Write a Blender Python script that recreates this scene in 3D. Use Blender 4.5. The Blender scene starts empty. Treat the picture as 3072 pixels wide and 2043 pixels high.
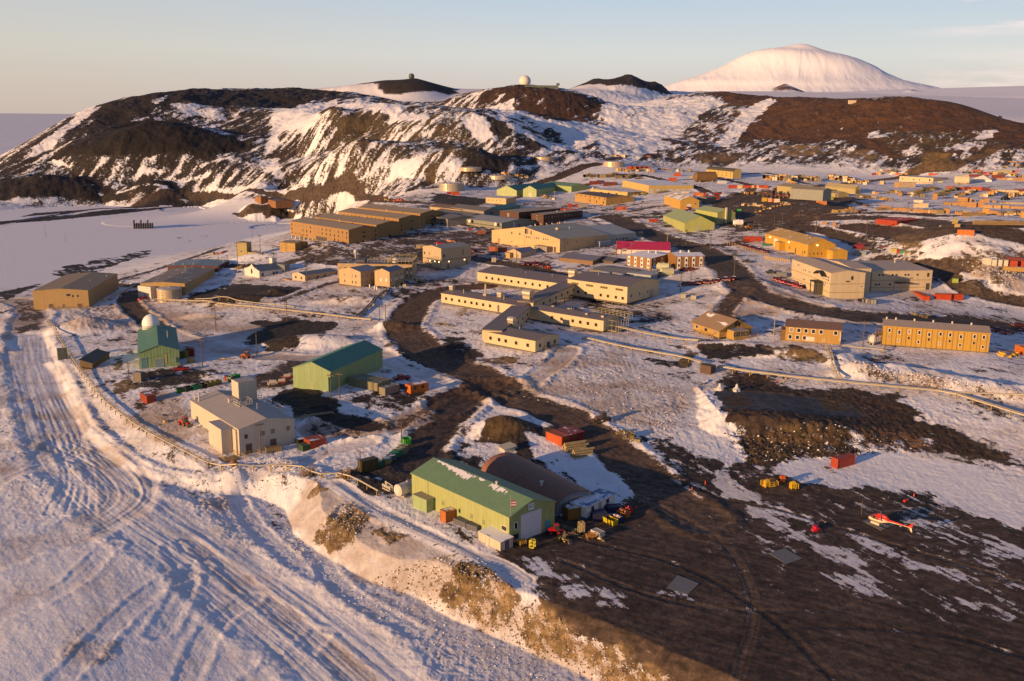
import bpy, bmesh, math, random
import numpy as np
from mathutils import Vector, Matrix, Euler
random.seed(7)
SC = bpy.context.scene
COL = SC.collection
F, PITCH, ROLL, CZ = 2950.0, math.radians(12.75), math.radians(0.6), 82.0
IW, IH = 3072, 2043
SEA = -10.0

# ---------------------------------------------------------------- camera
cam = bpy.data.cameras.new('camera'); camo = bpy.data.objects.new('camera', cam); COL.objects.link(camo)
cam.sensor_width = 36; cam.lens = 36*F/IW; cam.clip_start = 1; cam.clip_end = 300000
camo.matrix_world = Matrix.Translation((0, 0, CZ)) @ Matrix.Rotation(math.pi/2-PITCH, 4, 'X') @ Matrix.Rotation(ROLL, 4, 'Z')
SC.camera = camo

def ray(px, py):
    x = (px-IW/2)/F; y = -(py-IH/2)/F
    c, s = math.cos(ROLL), math.sin(ROLL)
    x, y = c*x-s*y, s*x+c*y
    d = (x, math.cos(PITCH)+y*math.sin(PITCH), -math.sin(PITCH)+y*math.cos(PITCH))
    h = math.hypot(d[0], d[1])
    return math.atan2(d[0], d[1]), d[2]/h        # azimuth, slope (dz per metre of ground distance)
def atz(px, py, z):                              # ground point where the sight line reaches height z
    a, m = ray(px, py); d = (z-CZ)/m
    return d*math.sin(a), d*math.cos(a)
def project(x, y, z):
    v = camo.matrix_world.inverted() @ Vector((x, y, z))
    return IW/2+F*v.x/-v.z, IH/2-F*v.y/-v.z

# ---------------------------------------------------------------- noise
_rng = np.random.RandomState(11)
_perm = _rng.permutation(512)
_ga = _rng.rand(512)*2*math.pi
_gx, _gy = np.cos(_ga), np.sin(_ga)
def perlin(x, y, seed=0):
    xi = np.floor(x).astype(np.int64); yi = np.floor(y).astype(np.int64)
    xf = x-xi; yf = y-yi
    u = xf*xf*xf*(xf*(xf*6-15)+10); v = yf*yf*yf*(yf*(yf*6-15)+10)
    def g(ix, iy, dx, dy):
        h = _perm[(_perm[(ix+seed*37) & 511]+iy) & 511]
        return _gx[h]*dx+_gy[h]*dy
    a = g(xi, yi, xf, yf); b = g(xi+1, yi, xf-1, yf)
    c = g(xi, yi+1, xf, yf-1); d = g(xi+1, yi+1, xf-1, yf-1)
    return (a+(b-a)*u+((c+(d-c)*u)-(a+(b-a)*u))*v)*1.5
def fbm(x, y, s, o=4, seed=0, ridged=False, gain=.5):
    t = np.zeros_like(x); a = 1.0; n = 0
    for k in range(o):
        p = perlin(x/s, y/s, seed+k)
        if ridged: p = 1-2*np.abs(p)
        t += a*p; n += a; a *= gain; s /= 2.03
    return t/n
def sst(a, b, x):
    t = np.clip((x-a)/(b-a), 0, 1); return t*t*(3-2*t)
# ---------------------------------------------------------------- terrain heights from surveyed points
CP = []
def z_(px, py, z):
    a, m = ray(px, py); CP.append((a, math.log((z-CZ)/m), z))
def d_(px, py, d, back=None):
    a, m = ray(px, py); z = CZ+m*d; CP.append((a, math.log(d), z))
    if back: CP.append((a, math.log(d+back[0]), z-back[1]))
def free(px, d, z):
    a, m = ray(px, 600); CP.append((a, math.log(d), z))
for t in [(1700,2000,0),(2400,2040,0),(3060,2030,0),(2100,1700,0),(3000,1700,0),(1900,1500,0),(2700,1500,0),(3050,1450,1),
          (1600,1640,0),(1240,1500,0),(1650,1584,0),(1000,1450,0),(1500,1340,1.5),(2400,1420,1),(2050,1440,.8),(600,1350,0),(900,1330,0),
          (1480,1170,4),(1300,1260,2.5),(900,1190,4),(1140,1150,4.5),(440,1110,1),(540,1100,1),(1660,1240,4),(1780,1310,2.5),(1900,1400,1),
          (100,1010,-2.8),(60,1250,-3.2),(200,1700,-4.8),(0,1950,-6),(700,1950,-6),(1200,2040,-6),(500,1600,-4.4),(900,1800,-5.8),(330,1480,-3.4),(0,1500,-3.8),(1400,1640,.1),(1560,1760,.1),(1720,1850,.1),(1900,1970,.1),(1150,1500,.1),
          (103,923,-2),(350,900,-1),(430,890,0),(650,860,3),(510,905,0),(0,870,-8.5),(300,830,-9),(700,735,-8),(0,640,-10),(300,650,-10),(600,680,-10),(150,760,-10),
          (1220,870,8),(1030,860,8),(790,835,5),(640,900,3),(760,980,2),(900,950,4),(1150,960,5),
          (1340,800,11),(883,716,11),(1045,745,13),(1250,690,16),(1100,640,17),(1480,745,15),(1680,775,15),(1830,745,17),(1200,760,13),
          (2000,700,20),(2290,745,20),(2422,790,20),(2540,770,20),(2300,850,16),(2488,887,14),(2369,860,14),(2797,872,14),(2150,830,16),
          (3050,700,34),(2700,660,33),(2870,707,33),(2550,665,31),(2720,790,20),(3050,860,15),(2300,670,26),
          (2640,1030,10),(2969,1062,10),(2150,1000,9),(2400,1030,10),(1620,1060,7),(1463,1010,7),(1840,950,9),(1440,900,9),(1980,860,12),
          (2130,1120,7),(2500,1180,6.5),(3050,1260,5.5),(3060,1150,8.5),(1850,1150,6),(1900,1290,3),(1700,1130,6),(2300,1390,1),(3050,1380,2),
          (1230,960,6),(1350,1090,4.5),(2700,1330,2.5),
          (1500,560,25),(1800,560,28),(2100,560,33),(2500,600,35),(3000,620,37),(1200,600,18),(1000,595,8),(700,600,-2),(860,600,0),(600,610,-8),(200,615,-9.6),(200,640,-9.6),(50,650,-9.7),(300,625,-9.2),(300,640,-9.7),(400,625,-9.3),(450,645,-9.8),(560,640,-9.6),(100,620,-9.6),(400,610,-9),
          (1380,555,27),(1620,490,42),(1850,500,40),(2350,500,42),(2700,520,40),(3050,540,42),(1700,620,22),(1560,640,20)]:
    z_(*t)
# hills: pixel and distance
for t in [(0,595,1128),(250,598,1120),(500,590,1090),(800,572,1000),(870,575,960),(1000,560,930),(1200,560,850),
          (0,495,1240,(250,40)),(120,415,1290,(250,50)),(240,347,1350,(250,50)),(345,303,1400,(250,40)),(480,280,1470,(250,30)),(560,270,1500,(300,25)),(700,278,1500,(300,20)),(830,278,1520,(300,20)),(960,272,1560,(300,20)),
          (100,540,1170),(300,520,1160),(430,375,1300),(500,372,1300),(650,400,1270),(730,430,1200),(300,430,1240),(500,500,1150),(650,520,1100),(150,480,1210),
          (830,330,1380),(830,400,1220),(820,480,1120),(820,540,1030),(950,330,1300),(1060,330,1250),(940,500,1030),(1000,420,1120),
          (1000,322,1180,(120,12)),(1150,318,1150,(120,12)),(1250,328,1120,(140,16)),(1380,338,1080,(160,22)),(1465,345,1040,(150,26)),(1530,380,990),(1600,430,950),
          (1150,440,1000),(1300,440,950),(1450,460,930),(1560,490,900),(1200,500,900),(1320,520,860),(1450,520,880),
          (1575,262,1400,(250,40)),(1480,285,1380,(250,35)),(1420,310,1360),(1700,285,1420,(250,35)),(1800,315,1420),(1520,345,1150),(1620,352,1150),(1760,370,1150),(1600,400,1050),(1680,440,1000),(1800,330,1450),
          (1760,430,1000),(1850,400,1200),(1800,470,960),(1950,450,1020),(1950,380,1250),(1900,330,1600),
          (2050,340,1350),(2000,300,1750),(2150,276,1650,(300,35)),(2080,290,1600),(2300,297,1520,(300,35)),(2500,306,1430,(300,35)),(2700,312,1370,(300,35)),(2900,322,1280,(250,45)),(3000,355,1200,(250,55)),(3072,388,1130,(250,55)),
          (2150,360,1300),(2300,370,1250),(2500,380,1180),(2700,390,1130),(2900,410,1050),(3060,440,1000),
          (2150,440,1080),(2300,460,1020),(2500,460,1000),(2700,470,960),(2900,480,930),(3060,450,960),(2100,480,1000),(2000,500,960),
          (1050,262,1900),(1250,268,1900),(1400,275,1900),(1650,268,2000),(1850,275,2100),(2100,282,2500),(900,268,2000),(1000,270,2050),(1100,270,2080),(1250,270,2150),(1400,274,2150),(1000,274,2500),(1200,274,2550),(1400,277,2500),
          (-300,600,1150),(-600,600,1200)]:
    d_(*t)
for t in [(-300,1300,-12),(-600,1300,-14),(0,1600,-14),(300,1800,10),(-300,2400,-25),(0,2600,-25),(300,2800,20),(600,2400,85),(1000,3000,100),(1400,3000,110),(1800,3200,150),(2300,2600,130),(2600,2400,110),(3000,2200,90),
          (3072,4200,170),(2600,4500,190),(2100,4500,200),(1600,5000,150),(1000,5000,80),(400,5000,-20),(-200,5000,-40),
          (-700,1000,-10),(-700,600,-9),(-900,300,-7),(-1200,150,-6),(4000,200,0),(4000,400,9),(4000,700,36),(4000,1100,40),(4000,1600,60),(4200,3000,60),
          (-200,60,-6),(1536,60,-4),(3200,60,0),(0,100,-6),(3800,110,0),(2200,100,0)]:
    free(*t)
CP = np.array(CP)
def _phi(r2): return np.where(r2 > 1e-12, .5*r2*np.log(np.maximum(r2, 1e-12)), 0)
_P = CP[:, :2]; _n = len(CP)
_K = _phi(((_P[:, None]-_P[None])**2).sum(-1))+np.eye(_n)*2e-5
_A = np.zeros((_n+3, _n+3)); _A[:_n, :_n] = _K; _A[:_n, _n] = 1; _A[:_n, _n+1:] = _P; _A[_n:, :_n] = _A[:_n, _n:].T
_w = np.linalg.solve(_A, np.concatenate([CP[:, 2], [0, 0, 0]]))
def tps(a, v):
    out = np.empty(a.size); a = a.ravel(); v = v.ravel()
    for i in range(0, a.size, 20000):
        q = np.stack([a[i:i+20000], v[i:i+20000]], 1)
        r2 = (q**2).sum(1)[:, None]+(_P**2).sum(1)[None]-2*q@_P.T
        out[i:i+20000] = _phi(np.maximum(r2, 0))@_w[:_n]+_w[_n]+q@_w[_n+1:]
    return out

# grid
DET = 1.0
def spans(pts):
    o = [pts[0][0]]
    for (a, b, s) in pts:
        k = max(1, int(round((b-a)/(s/DET)))); o += list(a+(b-a)*(np.arange(k)+1)/k)
    return np.array(o)
AZ = np.radians(spans([(-75,-36,.5),(-36,-29.5,.12),(-29.5,29.5,.05),(29.5,36,.12),(36,75,.5)]))
LV = spans([(math.log(22),math.log(95),.02),(math.log(95),math.log(128),.004),(math.log(128),math.log(300),.0019),(math.log(300),math.log(1650),.0021),(math.log(1650),math.log(6500),.008)])
NA, NV = len(AZ), len(LV)
# heights on a coarse grid, then bilinear
ca = np.linspace(AZ[0], AZ[-1], 500); cv = np.linspace(LV[0], LV[-1], 700)
_Z = tps(*[m.ravel() for m in np.meshgrid(ca, cv)]).reshape(700, 500)
def hb0(a, v):
    fa = np.clip((a-ca[0])/(ca[1]-ca[0]), 0, 498.999); fv = np.clip((v-cv[0])/(cv[1]-cv[0]), 0, 698.999)
    i = fa.astype(int); j = fv.astype(int); fa = fa-i; fv = fv-j
    return (_Z[j, i]*(1-fa)+_Z[j, i+1]*fa)*(1-fv)+(_Z[j+1, i]*(1-fa)+_Z[j+1, i+1]*fa)*fv
MODS = []                                        # relief added in plan: functions z = f(x, y, z)
def hbase(x, y):
    x = np.asarray(x, float); y = np.asarray(y, float)
    z = hb0(np.arctan2(x, y), .5*np.log(np.maximum(x*x+y*y, 1)))
    for m in MODS: z = m(x, y, z)
    return z
def H(x, y): return float(hbase(np.array([x]), np.array([y]))[0])
_lv = np.exp(np.arange(math.log(60), math.log(6000), .0015))
def G(px, py, dz=0.0):                           # where a photo point touches the ground: x, y, z
    a, m = ray(px, py)
    xs = _lv*math.sin(a); ys = _lv*math.cos(a)
    g = CZ+m*_lv-hbase(xs, ys)-dz
    i = int(np.argmax(g < 0))
    if g[i] >= 0:                                # the sight line clears the ridge: take the nearest crest
        i = int(np.argmin(np.where((_lv > 500) & (_lv < 1800), g/_lv, 9)))
        d = _lv[i]; x, y = d*math.sin(a), d*math.cos(a); return x, y, H(x, y)
    t = g[i-1]/(g[i-1]-g[i]) if i > 0 and g[i-1] != g[i] else 0
    d = _lv[i-1]+(_lv[i]-_lv[i-1])*t if i > 0 else _lv[0]
    x, y = d*math.sin(a), d*math.cos(a)
    return x, y, H(x, y)
def polyw(pts): return np.array([G(*p)[:2] for p in pts])
def sdf_poly(x, y, P):                           # positive inside
    d = np.full(x.shape, 1e18); ins = np.zeros(x.shape, bool); n = len(P)
    for i in range(n):
        ax, ay = P[i]; bx, by = P[(i+1) % n]
        ex, ey = bx-ax, by-ay; wx, wy = x-ax, y-ay
        t = np.clip((wx*ex+wy*ey)/(ex*ex+ey*ey+1e-9), 0, 1)
        d = np.minimum(d, (wx-ex*t)**2+(wy-ey*t)**2)
        c = (ay > y) != (by > y)
        with np.errstate(divide='ignore', invalid='ignore'):
            ins ^= c & (x < (bx-ax)*(y-ay)/((by-ay) if by != ay else 1e-9)+ax)
    d = np.sqrt(d); return np.where(ins, d, -d)
def d_line(x, y, P):                             # distance, signed side, arclength along
    D = np.full(x.shape, 1e18); S = np.zeros(x.shape); T = np.zeros(x.shape); s0 = 0
    for i in range(len(P)-1):
        ax, ay = P[i]; bx, by = P[i+1]; ex, ey = bx-ax, by-ay; L = math.hypot(ex, ey)
        wx, wy = x-ax, y-ay; t = np.clip((wx*ex+wy*ey)/(L*L), 0, 1)
        dd = (wx-ex*t)**2+(wy-ey*t)**2; k = dd < D
        D = np.where(k, dd, D); S = np.where(k, s0+t*L, S); T = np.where(k, np.sign(wx*ey-wy*ex), T); s0 += L
    return np.sqrt(D), T, S
def curve(P, n=6):                               # Catmull-Rom through plan points
    P = [np.array(p, float) for p in P]; P = [2*P[0]-P[1]]+P+[2*P[-1]-P[-2]]; o = []
    for i in range(1, len(P)-2):
        for k in range(n):
            t = k/n; a, b, c, d = P[i-1:i+3]
            o.append(.5*((2*b)+(c-a)*t+(2*a-5*b+4*c-d)*t*t+(3*b-a-3*c+d)*t**3))
    o.append(P[-2]); return np.array(o)
def boxed(x, y, P, pad):                         # indices of points near a plan shape
    P = np.asarray(P); return np.nonzero((x > P[:, 0].min()-pad) & (x < P[:, 0].max()+pad) & (y > P[:, 1].min()-pad) & (y < P[:, 1].max()+pad))[0]
def mod(P, pad, f, line=False):
    P = np.asarray(P)
    def m(x, y, z):
        if x.size < 5000:
            k = np.arange(x.size)
            if not ((x > P[:, 0].min()-pad) & (x < P[:, 0].max()+pad) & (y > P[:, 1].min()-pad) & (y < P[:, 1].max()+pad)).any(): return z
        else: k = boxed(x.ravel(), y.ravel(), P, pad)
        if not len(k): return z
        z = np.array(z, float); zr = z.ravel(); X = x.ravel()[k]; Y = y.ravel()[k]
        s = d_line(X, Y, P) if line else sdf_poly(X, Y, P)
        zr[k] = f(X, Y, zr[k], s); return zr.reshape(z.shape)
    MODS.append(m)
# ---------------------------------------------------------------- relief: embankments, mounds, berms
def AZL(pts, z): return np.array([atz(px, py, z) for px, py in pts])
LOW = AZL([(130,1020),(160,1100),(200,1190),(260,1290),(340,1370),(450,1440),(600,1490),(750,1495),(860,1530),(880,1603),(972,1670),(1043,1712),(1130,1752),(1234,1786),(1319,1837),(1425,1886),(1600,1965),(1780,2043),(2100,2190),(2300,2500),(1500,2600),(-1500,2600),(-1500,1300),(-300,1000)], -5.6)
def _low(x, y, z, s):
    w = fbm(x, y, 12, 3, 3)*.7+fbm(x, y, 2.5, 2, 5)*.2
    k = np.maximum(0, -(s+w)); lv = -3.3-2.3*sst(-90, -48, x); z = z+(lv-.2-z)*.8*sst(0, 10, s)*(z > -8)*sst(-100, -60, x)
    return np.minimum(z, lv+k*(.42+.32*sst(-90, -48, x)))
mod(LOW, 45, _low)
PADR = AZL([(2095,1160),(2165,1240),(2400,1256),(2600,1272),(2760,1278),(2840,1296),(2960,1290),(3150,1285),(3400,1290),(3400,1180),(2600,1090),(2200,1105)], 6.6)
def _pad(x, y, z, s):
    w = 1-sst(70, 104, x); q = np.where(s > 0, np.maximum(z, np.minimum(6.6, 6.3+s*.1)), np.maximum(z, 6.6+(s+fbm(x, y, 4, 3, 9)*1.5)*.6))
    return z+(q-z)*w
mod(PADR, 40, _pad)
def bump(px, py, rx, ry, h, ang=0, rough=.15, flat=0, z0=None):
    X0, Y0 = G(px, py)[:2]; c, s = math.cos(ang), math.sin(ang); R = max(rx, ry)*1.35
    P = [(X0-R, Y0-R), (X0+R, Y0+R)]
    def f(x, y, z, _):
        u = ((x-X0)*c+(y-Y0)*s)/rx; v = (-(x-X0)*s+(y-Y0)*c)/ry
        r = np.sqrt(u*u+v*v)*(1+rough*fbm(x, y, max(rx, ry)*.5, 3, int(px) % 50))
        return z+h*(1-sst(flat, 1.0, r))
    PP = np.array(P)
    def m(x, y, z):
        k = (x > PP[0, 0]) & (x < PP[1, 0]) & (y > PP[0, 1]) & (y < PP[1, 1])
        if not k.any(): return z
        z = np.array(z, float); z[k] = f(x[k], y[k], z[k], 0); return z
    MODS.append(m)
def berm(pts, w, h, rough=.5, z=None):
    P = curve([G(*p)[:2] for p in pts], 4)
    def f(x, y, z, s):
        d, t, l = s; hh = h*(1+rough*fbm(x, y, 7, 3, int(w*7)))
        return z+hh*(1-sst(.15*w, w, d))
    mod(P, w+2, f, line=True)
def cone(px, py, d, rx, ry, pw=1.1, top=0):
    a, m = ray(px, py); X0, Y0 = d*math.sin(a), d*math.cos(a); T = CZ+m*d; c, s_ = math.cos(a), math.sin(a); R = max(rx, ry)
    def f(x, y, z):
        k = (abs(x-X0) < R) & (abs(y-Y0) < R)
        if not k.any(): return z
        z = np.array(z, float); U = (x[k]-X0)*c-(y[k]-Y0)*s_; W = (x[k]-X0)*s_+(y[k]-Y0)*c
        q = np.clip(1-np.sqrt((U/rx)**2+(W/ry)**2), 0, 1-top)/(1-top)
        z[k] = z[k]+np.maximum(0, T-z[k])*q**pw; return z
    MODS.append(f)
cone(1160,243,2000, 66,170, 1.15, .1); cone(1242,235,1950, 82,190, 1.15, .06)
cone(1788,238,2300, 66,200, 1.1, .1); cone(1884,228,2300, 92,230, 1.15, .08); cone(1962,248,2300, 38,120, 1.1)
cone(1575,262,1400, 112,150, .9, .12)
cone(500,373,1225, 125,100, 1.0, .12); cone(330,415,1260, 70,80, 1.0, .1); cone(130,533,1150, 80,50, 1.0, .1); cone(455,549,1110, 50,40, 1.0, .1); cone(680,322,1400, 120,70, .9, .1)
cone(1385,337,1030, 85,80, .95, .1); cone(1190,317,1130, 90,60, .9, .15); cone(1150,434,930, 95,50, .9, .2); cone(1400,452,880, 60,45, .9, .2); cone(1010,325,1120, 45,60, 1, .1)
bump(1505,1290, 12,9, 3.6)
bump(790,640, 24,22, 7.5, 0, .25, .45)
bump(260,985, 18,14, 4.2, .3)
bump(930,1035, 26,10, 3.6, 0, .3, .1)
bump(720,905, 22,8, 3, 0, .3)
bump(820,880, 10,6, 2, 0, .3)
bump(1060,905, 20,7, 2.5, 0, .3)
bump(1180,985, 13,7, 3, 0, .3)
bump(2985,835, 26,15, 2.4, 0, .4, .2)
bump(2800,515, 34,22, 9, 0, .3)
bump(2500,880, 1,1, .01)
bump(2920,870, 8,6, 4)
bump(980,740, 16,12, 3)
bump(760,775, 26,10, 2.5, 0, .3)
bump(2170,1040, 20,5, 1.8, 0, .3)
bump(2390,1065, 24,4, 2.0, 0, .3)
bump(2560,1120, 12,5, 1.5, 0, .4)
bump(2150,590, 26,16, 3, 0, .3); bump(2310,570, 30,16, 3.5, 0, .3)
bump(1350,1040, 14,5, 1.0, .5)
bump(600,950, 14,5, 1.6, 0, .3)
bump(620,1130, 8,4, 1.4)
berm([(2530,1085),(2600,1110),(2700,1120),(2850,1150),(3072,1185),(3200,1210)], 9, 1.9)
berm([(3000,860),(3072,880),(3200,900)], 12, 3)
berm([(700,1440),(800,1400),(880,1400)], 4, 1.2)
berm([(160,1090),(190,1115),(240,1215),(290,1300),(420,1400),(560,1440),(700,1455)], 3.5, .9)
berm([(1000,1460),(1100,1535),(1200,1580),(1330,1640),(1440,1700),(1520,1760)], 2.5, .4)
berm([(2760,760),(2860,770),(3000,770)], 12, 2)
# ---------------------------------------------------------------- the surface
A2, V2 = np.meshgrid(AZ, LV); D2 = np.exp(V2)
GX = D2*np.sin(A2); GY = D2*np.cos(A2)
GZ = hbase(GX, GY)
x, y = GX.ravel(), GY.ravel(); z = GZ.ravel().copy(); dist = D2.ravel(); az = A2.ravel()
NP_ = x.size
S = np.full(NP_, .66); DI = np.full(NP_, .15); RG = np.full(NP_, .25)    # snow cover, dirt in the snow, roughness (m)
RC = np.tile(np.array([[.070,.050,.036]]), (NP_, 1))
Z_ = lambda a, b: (2072+a/2.354, 700+b/2.354)
DARK = (.038,.031,.027); BROWN = (.085,.048,.026); OCH = (.20,.135,.065); GREY = (.045,.04,.038); ROADC = (.088,.062,.046)
def paint(pts, s=None, di=None, col=None, rg=None, f=6, amt=1, plan=False, n=1.0, seed=1):
    P = np.asarray(pts, float) if plan else polyw(pts)
    k = boxed(x, y, P, f*2+1)
    if not len(k): return
    sd = sdf_poly(x[k], y[k], P)+fbm(x[k], y[k], f*2.2, 3, seed)*f*n
    m = sst(-f*.5, f*.5, sd)*amt
    if s is not None: S[k] = S[k]*(1-m)+s*m
    if di is not None: DI[k] = DI[k]*(1-m)+di*m
    if rg is not None: RG[k] = RG[k]*(1-m)+rg*m
    if col is not None: RC[k] = RC[k]*(1-m[:, None])+np.array(col)*m[:, None]
# -- far hills
DF = polyw([(0,480),(240,340),(345,300),(560,268),(1000,270),(1500,262),(2100,275),(2500,300),(3072,380),(3300,420),(3300,520),(3072,500),(2700,505),(2300,490),(2050,490),(1750,480),(1640,490),(1560,520),(1400,545),(1250,575),(900,575),(500,585),(250,600),(0,600),(-200,600),(-300,500)])
far = (dist > 820)
hillm = sst(-40, 20, sdf_poly(x, y, DF))*far
S = S*(1-hillm)+.5*hillm; DI *= (1-hillm*.7)
RC = RC*(1-hillm[:, None])+np.array([.052,.038,.029])*hillm[:, None]
S[dist > 1750] = .9
for _p, _d, _r in [(1165,1960,75),(1245,1900,95),(1790,2250,75),(1884,2240,105),(1962,2270,45)]:
    _a = ray(_p, 250)[0]; _q = np.hypot(x-_d*math.sin(_a), y-_d*math.cos(_a)); _m = 1-sst(.75*_r, 1.1*_r, _q+40*fbm(x, y, 60, 3, 77)); S = S*(1-_m)+.22*_m; RC = RC*(1-_m[:, None])+np.array([.04,.03,.026])*_m[:, None]
hp = lambda pts, s, col=None, f=12, amt=1, n=1.0: paint(pts, s=s, col=col, f=f, amt=amt, n=n)
hp([(-50,600),(-50,500),(130,420),(240,345),(345,300),(560,268),(830,275),(1000,270),(1060,300),(830,330),(800,360),(815,400),(790,470),(830,545),(600,580),(250,600)], .42, DARK, 10)
hp([(300,330),(380,300),(480,275),(560,268),(830,275),(980,270),(1050,285),(880,325),(780,330),(700,322),(520,320),(480,330),(400,345)], .18, DARK, 8)
hp([(150,480),(250,420),(370,370),(470,372),(590,385),(700,415),(760,450),(640,470),(480,470),(300,470)], .07, (.022,.018,.016), 8)
hp([(270,400),(300,330),(350,308),(480,330),(400,360)], .10, DARK, 8)
hp([(-30,560),(0,545),(100,535),(230,532),(320,560),(390,595),(250,600),(0,603)], .15, DARK, 6)
hp([(370,560),(430,548),(520,555),(540,568),(440,580)], .15, DARK, 6)
hp([(95,460),(200,380),(285,325),(290,335),(230,385),(150,440),(80,475)], .80, None, 6)
hp([(130,485),(160,478),(215,495),(200,500)], .9, None, 5)
hp([(500,320),(620,318),(700,335),(740,360),(660,362),(560,345)], .62, BROWN, 8)
hp([(450,310),(500,290),(505,300),(470,320)], .8, None, 6)
hp([(820,335),(900,315),(1010,308),(1010,320),(880,340),(845,360),(838,400),(830,440),(810,470),(795,465),(815,400),(818,350)], .95, None, 6)
hp([(775,490),(800,480),(830,480),(845,545),(825,550)], .85, None, 6)
hp([(850,350),(900,330),(990,340),(960,360),(900,395),(840,400),(838,370)], .88, OCH, 8)
hp([(560,590),(620,560),(760,555),(900,570),(900,590)], .8, None, 8)
for q in [(300,590,500,562),(420,520,520,512),(520,545,640,520),(600,500,700,480)]: hp([(q[0],q[1]),(q[2],q[3]),(q[2],q[3]+9),(q[0],q[1]+7)], .8, None, 5)
hp([(1000,325),(1130,335),(1220,375),(1380,340),(1460,345),(1500,400),(1400,440),(1250,445),(1100,430),(1000,400)], .40, (.085,.062,.036), 8)
hp([(1000,320),(1076,304),(1170,316),(1297,345),(1272,374),(1212,370),(1161,347),(1042,327)], .93, None, 6)
hp([(1391,360),(1440,355),(1470,380),(1476,420),(1440,437),(1400,390)], .95, None, 5)
hp([(1000,430),(1400,440),(1500,460),(1400,520),(1250,560),(1050,570),(1000,540)], .52, (.085,.062,.036), 8)
hp([(1400,452),(1560,452),(1570,500),(1500,520),(1400,505)], .30, DARK, 6)
hp([(1160,500),(1235,478),(1260,500),(1230,530),(1190,540)], .85, None, 6)
hp([(1470,340),(1560,380),(1680,440),(1740,470),(1600,455),(1500,440),(1480,400)], .30, DARK, 6)
hp([(1360,330),(1440,300),(1500,268),(1575,258),(1680,280),(1800,315),(1830,330),(1780,345),(1700,372),(1640,365),(1560,345),(1480,335)], .24, (.060,.034,.024), 8)
hp([(1440,335),(1500,290),(1520,285),(1480,320),(1540,300),(1545,340),(1590,345),(1500,356)], .78, None, 5)
hp([(1446,344),(1500,350),(1595,361),(1700,375),(1807,365),(1799,412),(1748,455),(1663,455),(1552,404),(1488,361)], .84, None, 8)
hp([(1530,370),(1580,370),(1660,400),(1720,440),(1660,430),(1580,400)], .5, None, 8)
hp([(1810,330),(1900,300),(2000,300),(2120,290),(2160,310),(2060,380),(2000,450),(1900,480),(1790,470),(1800,400)], .88, None, 10)
hp([(1980,425),(2080,370),(2180,345),(2250,330),(2200,390),(2140,430),(2020,445)], .50, (.078,.045,.026), 8)
hp([(2130,278),(2160,272),(2320,296),(2600,306),(2900,318),(3000,346),(3072,383),(3200,420),(3200,470),(2990,452),(2940,470),(2700,470),(2600,450),(2500,420),(2400,440),(2300,410),(2210,435),(2240,390),(2310,320),(2200,318)], .13, (.098,.050,.026), 10)
hp([(2600,400),(2750,395),(2900,410),(3020,430),(2980,455),(2850,465),(2700,465)], .34, (.085,.055,.026), 14)
hp([(2600,405),(2670,403),(2665,420),(2610,425)], .72, None, 6)
hp([(2920,400),(3010,398),(2990,412),(2930,425)], .66, None, 6)
hp([(2820,450),(2900,430),(2960,450),(2930,470),(2830,470)], .66, None, 6)
hp([(2700,465),(2740,435),(2780,470)], .6, None, 6)
hp([(2330,440),(2460,445),(2470,465),(2390,475),(2340,465)], .3, OCH, 6)
hp([(2080,475),(2180,462),(2250,470),(2200,488),(2100,490)], .35, (.12,.08,.045), 6)
hp([(2480,450),(2600,450),(2660,470),(2600,500),(2530,495)], .45, OCH, 8)
hp([(2130,440),(2160,420),(2230,330),(2310,305),(2320,308),(2270,345),(2180,430),(2150,450)], .86, None, 5)
hp([(2160,445),(2245,355),(2325,308),(2330,312),(2255,365),(2180,450)], .86, None, 4)
hp([(2770,470),(2800,465),(2850,475),(2840,490),(2770,495)], .05, (.19,.12,.045), 4)
# -- around the bay
bay = [(-400,640),(0,640),(250,625),(450,612),(640,605),(820,640),(900,650),(870,700),(700,720),(600,740),(500,780),(300,830),(0,875),(-400,900)]
paint(bay, s=1.0, di=.0, rg=.06, f=8)
paint([(-100,668),(60,660),(300,632),(540,612),(640,603),(660,607),(560,622),(380,640),(150,662),(0,672)], s=.1, col=GREY, f=4, n=1.2)
paint([(100,640),(400,612),(620,594),(660,596),(500,612),(300,628),(60,650)], s=.2, col=GREY, f=3, n=1.2)
paint([(230,840),(330,800),(440,770),(470,750),(360,770),(200,800),(150,820)], s=.4, col=DARK, f=5, n=1.5)
paint([(-20,880),(100,855),(130,850),(60,880),(20,900)], s=.2, col=DARK, f=3)
paint([(520,720),(620,705),(640,715),(560,740)], s=.6, col=GREY, f=4, n=1.5)
paint([(690,640),(740,620),(900,625),(900,640),(800,655),(720,652)], s=.25, col=(.09,.065,.045), f=4, n=1)
paint([(940,590),(1100,585),(1180,600),(1100,612),(960,608)], s=.9, di=.3, rg=.5, f=4)
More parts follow.
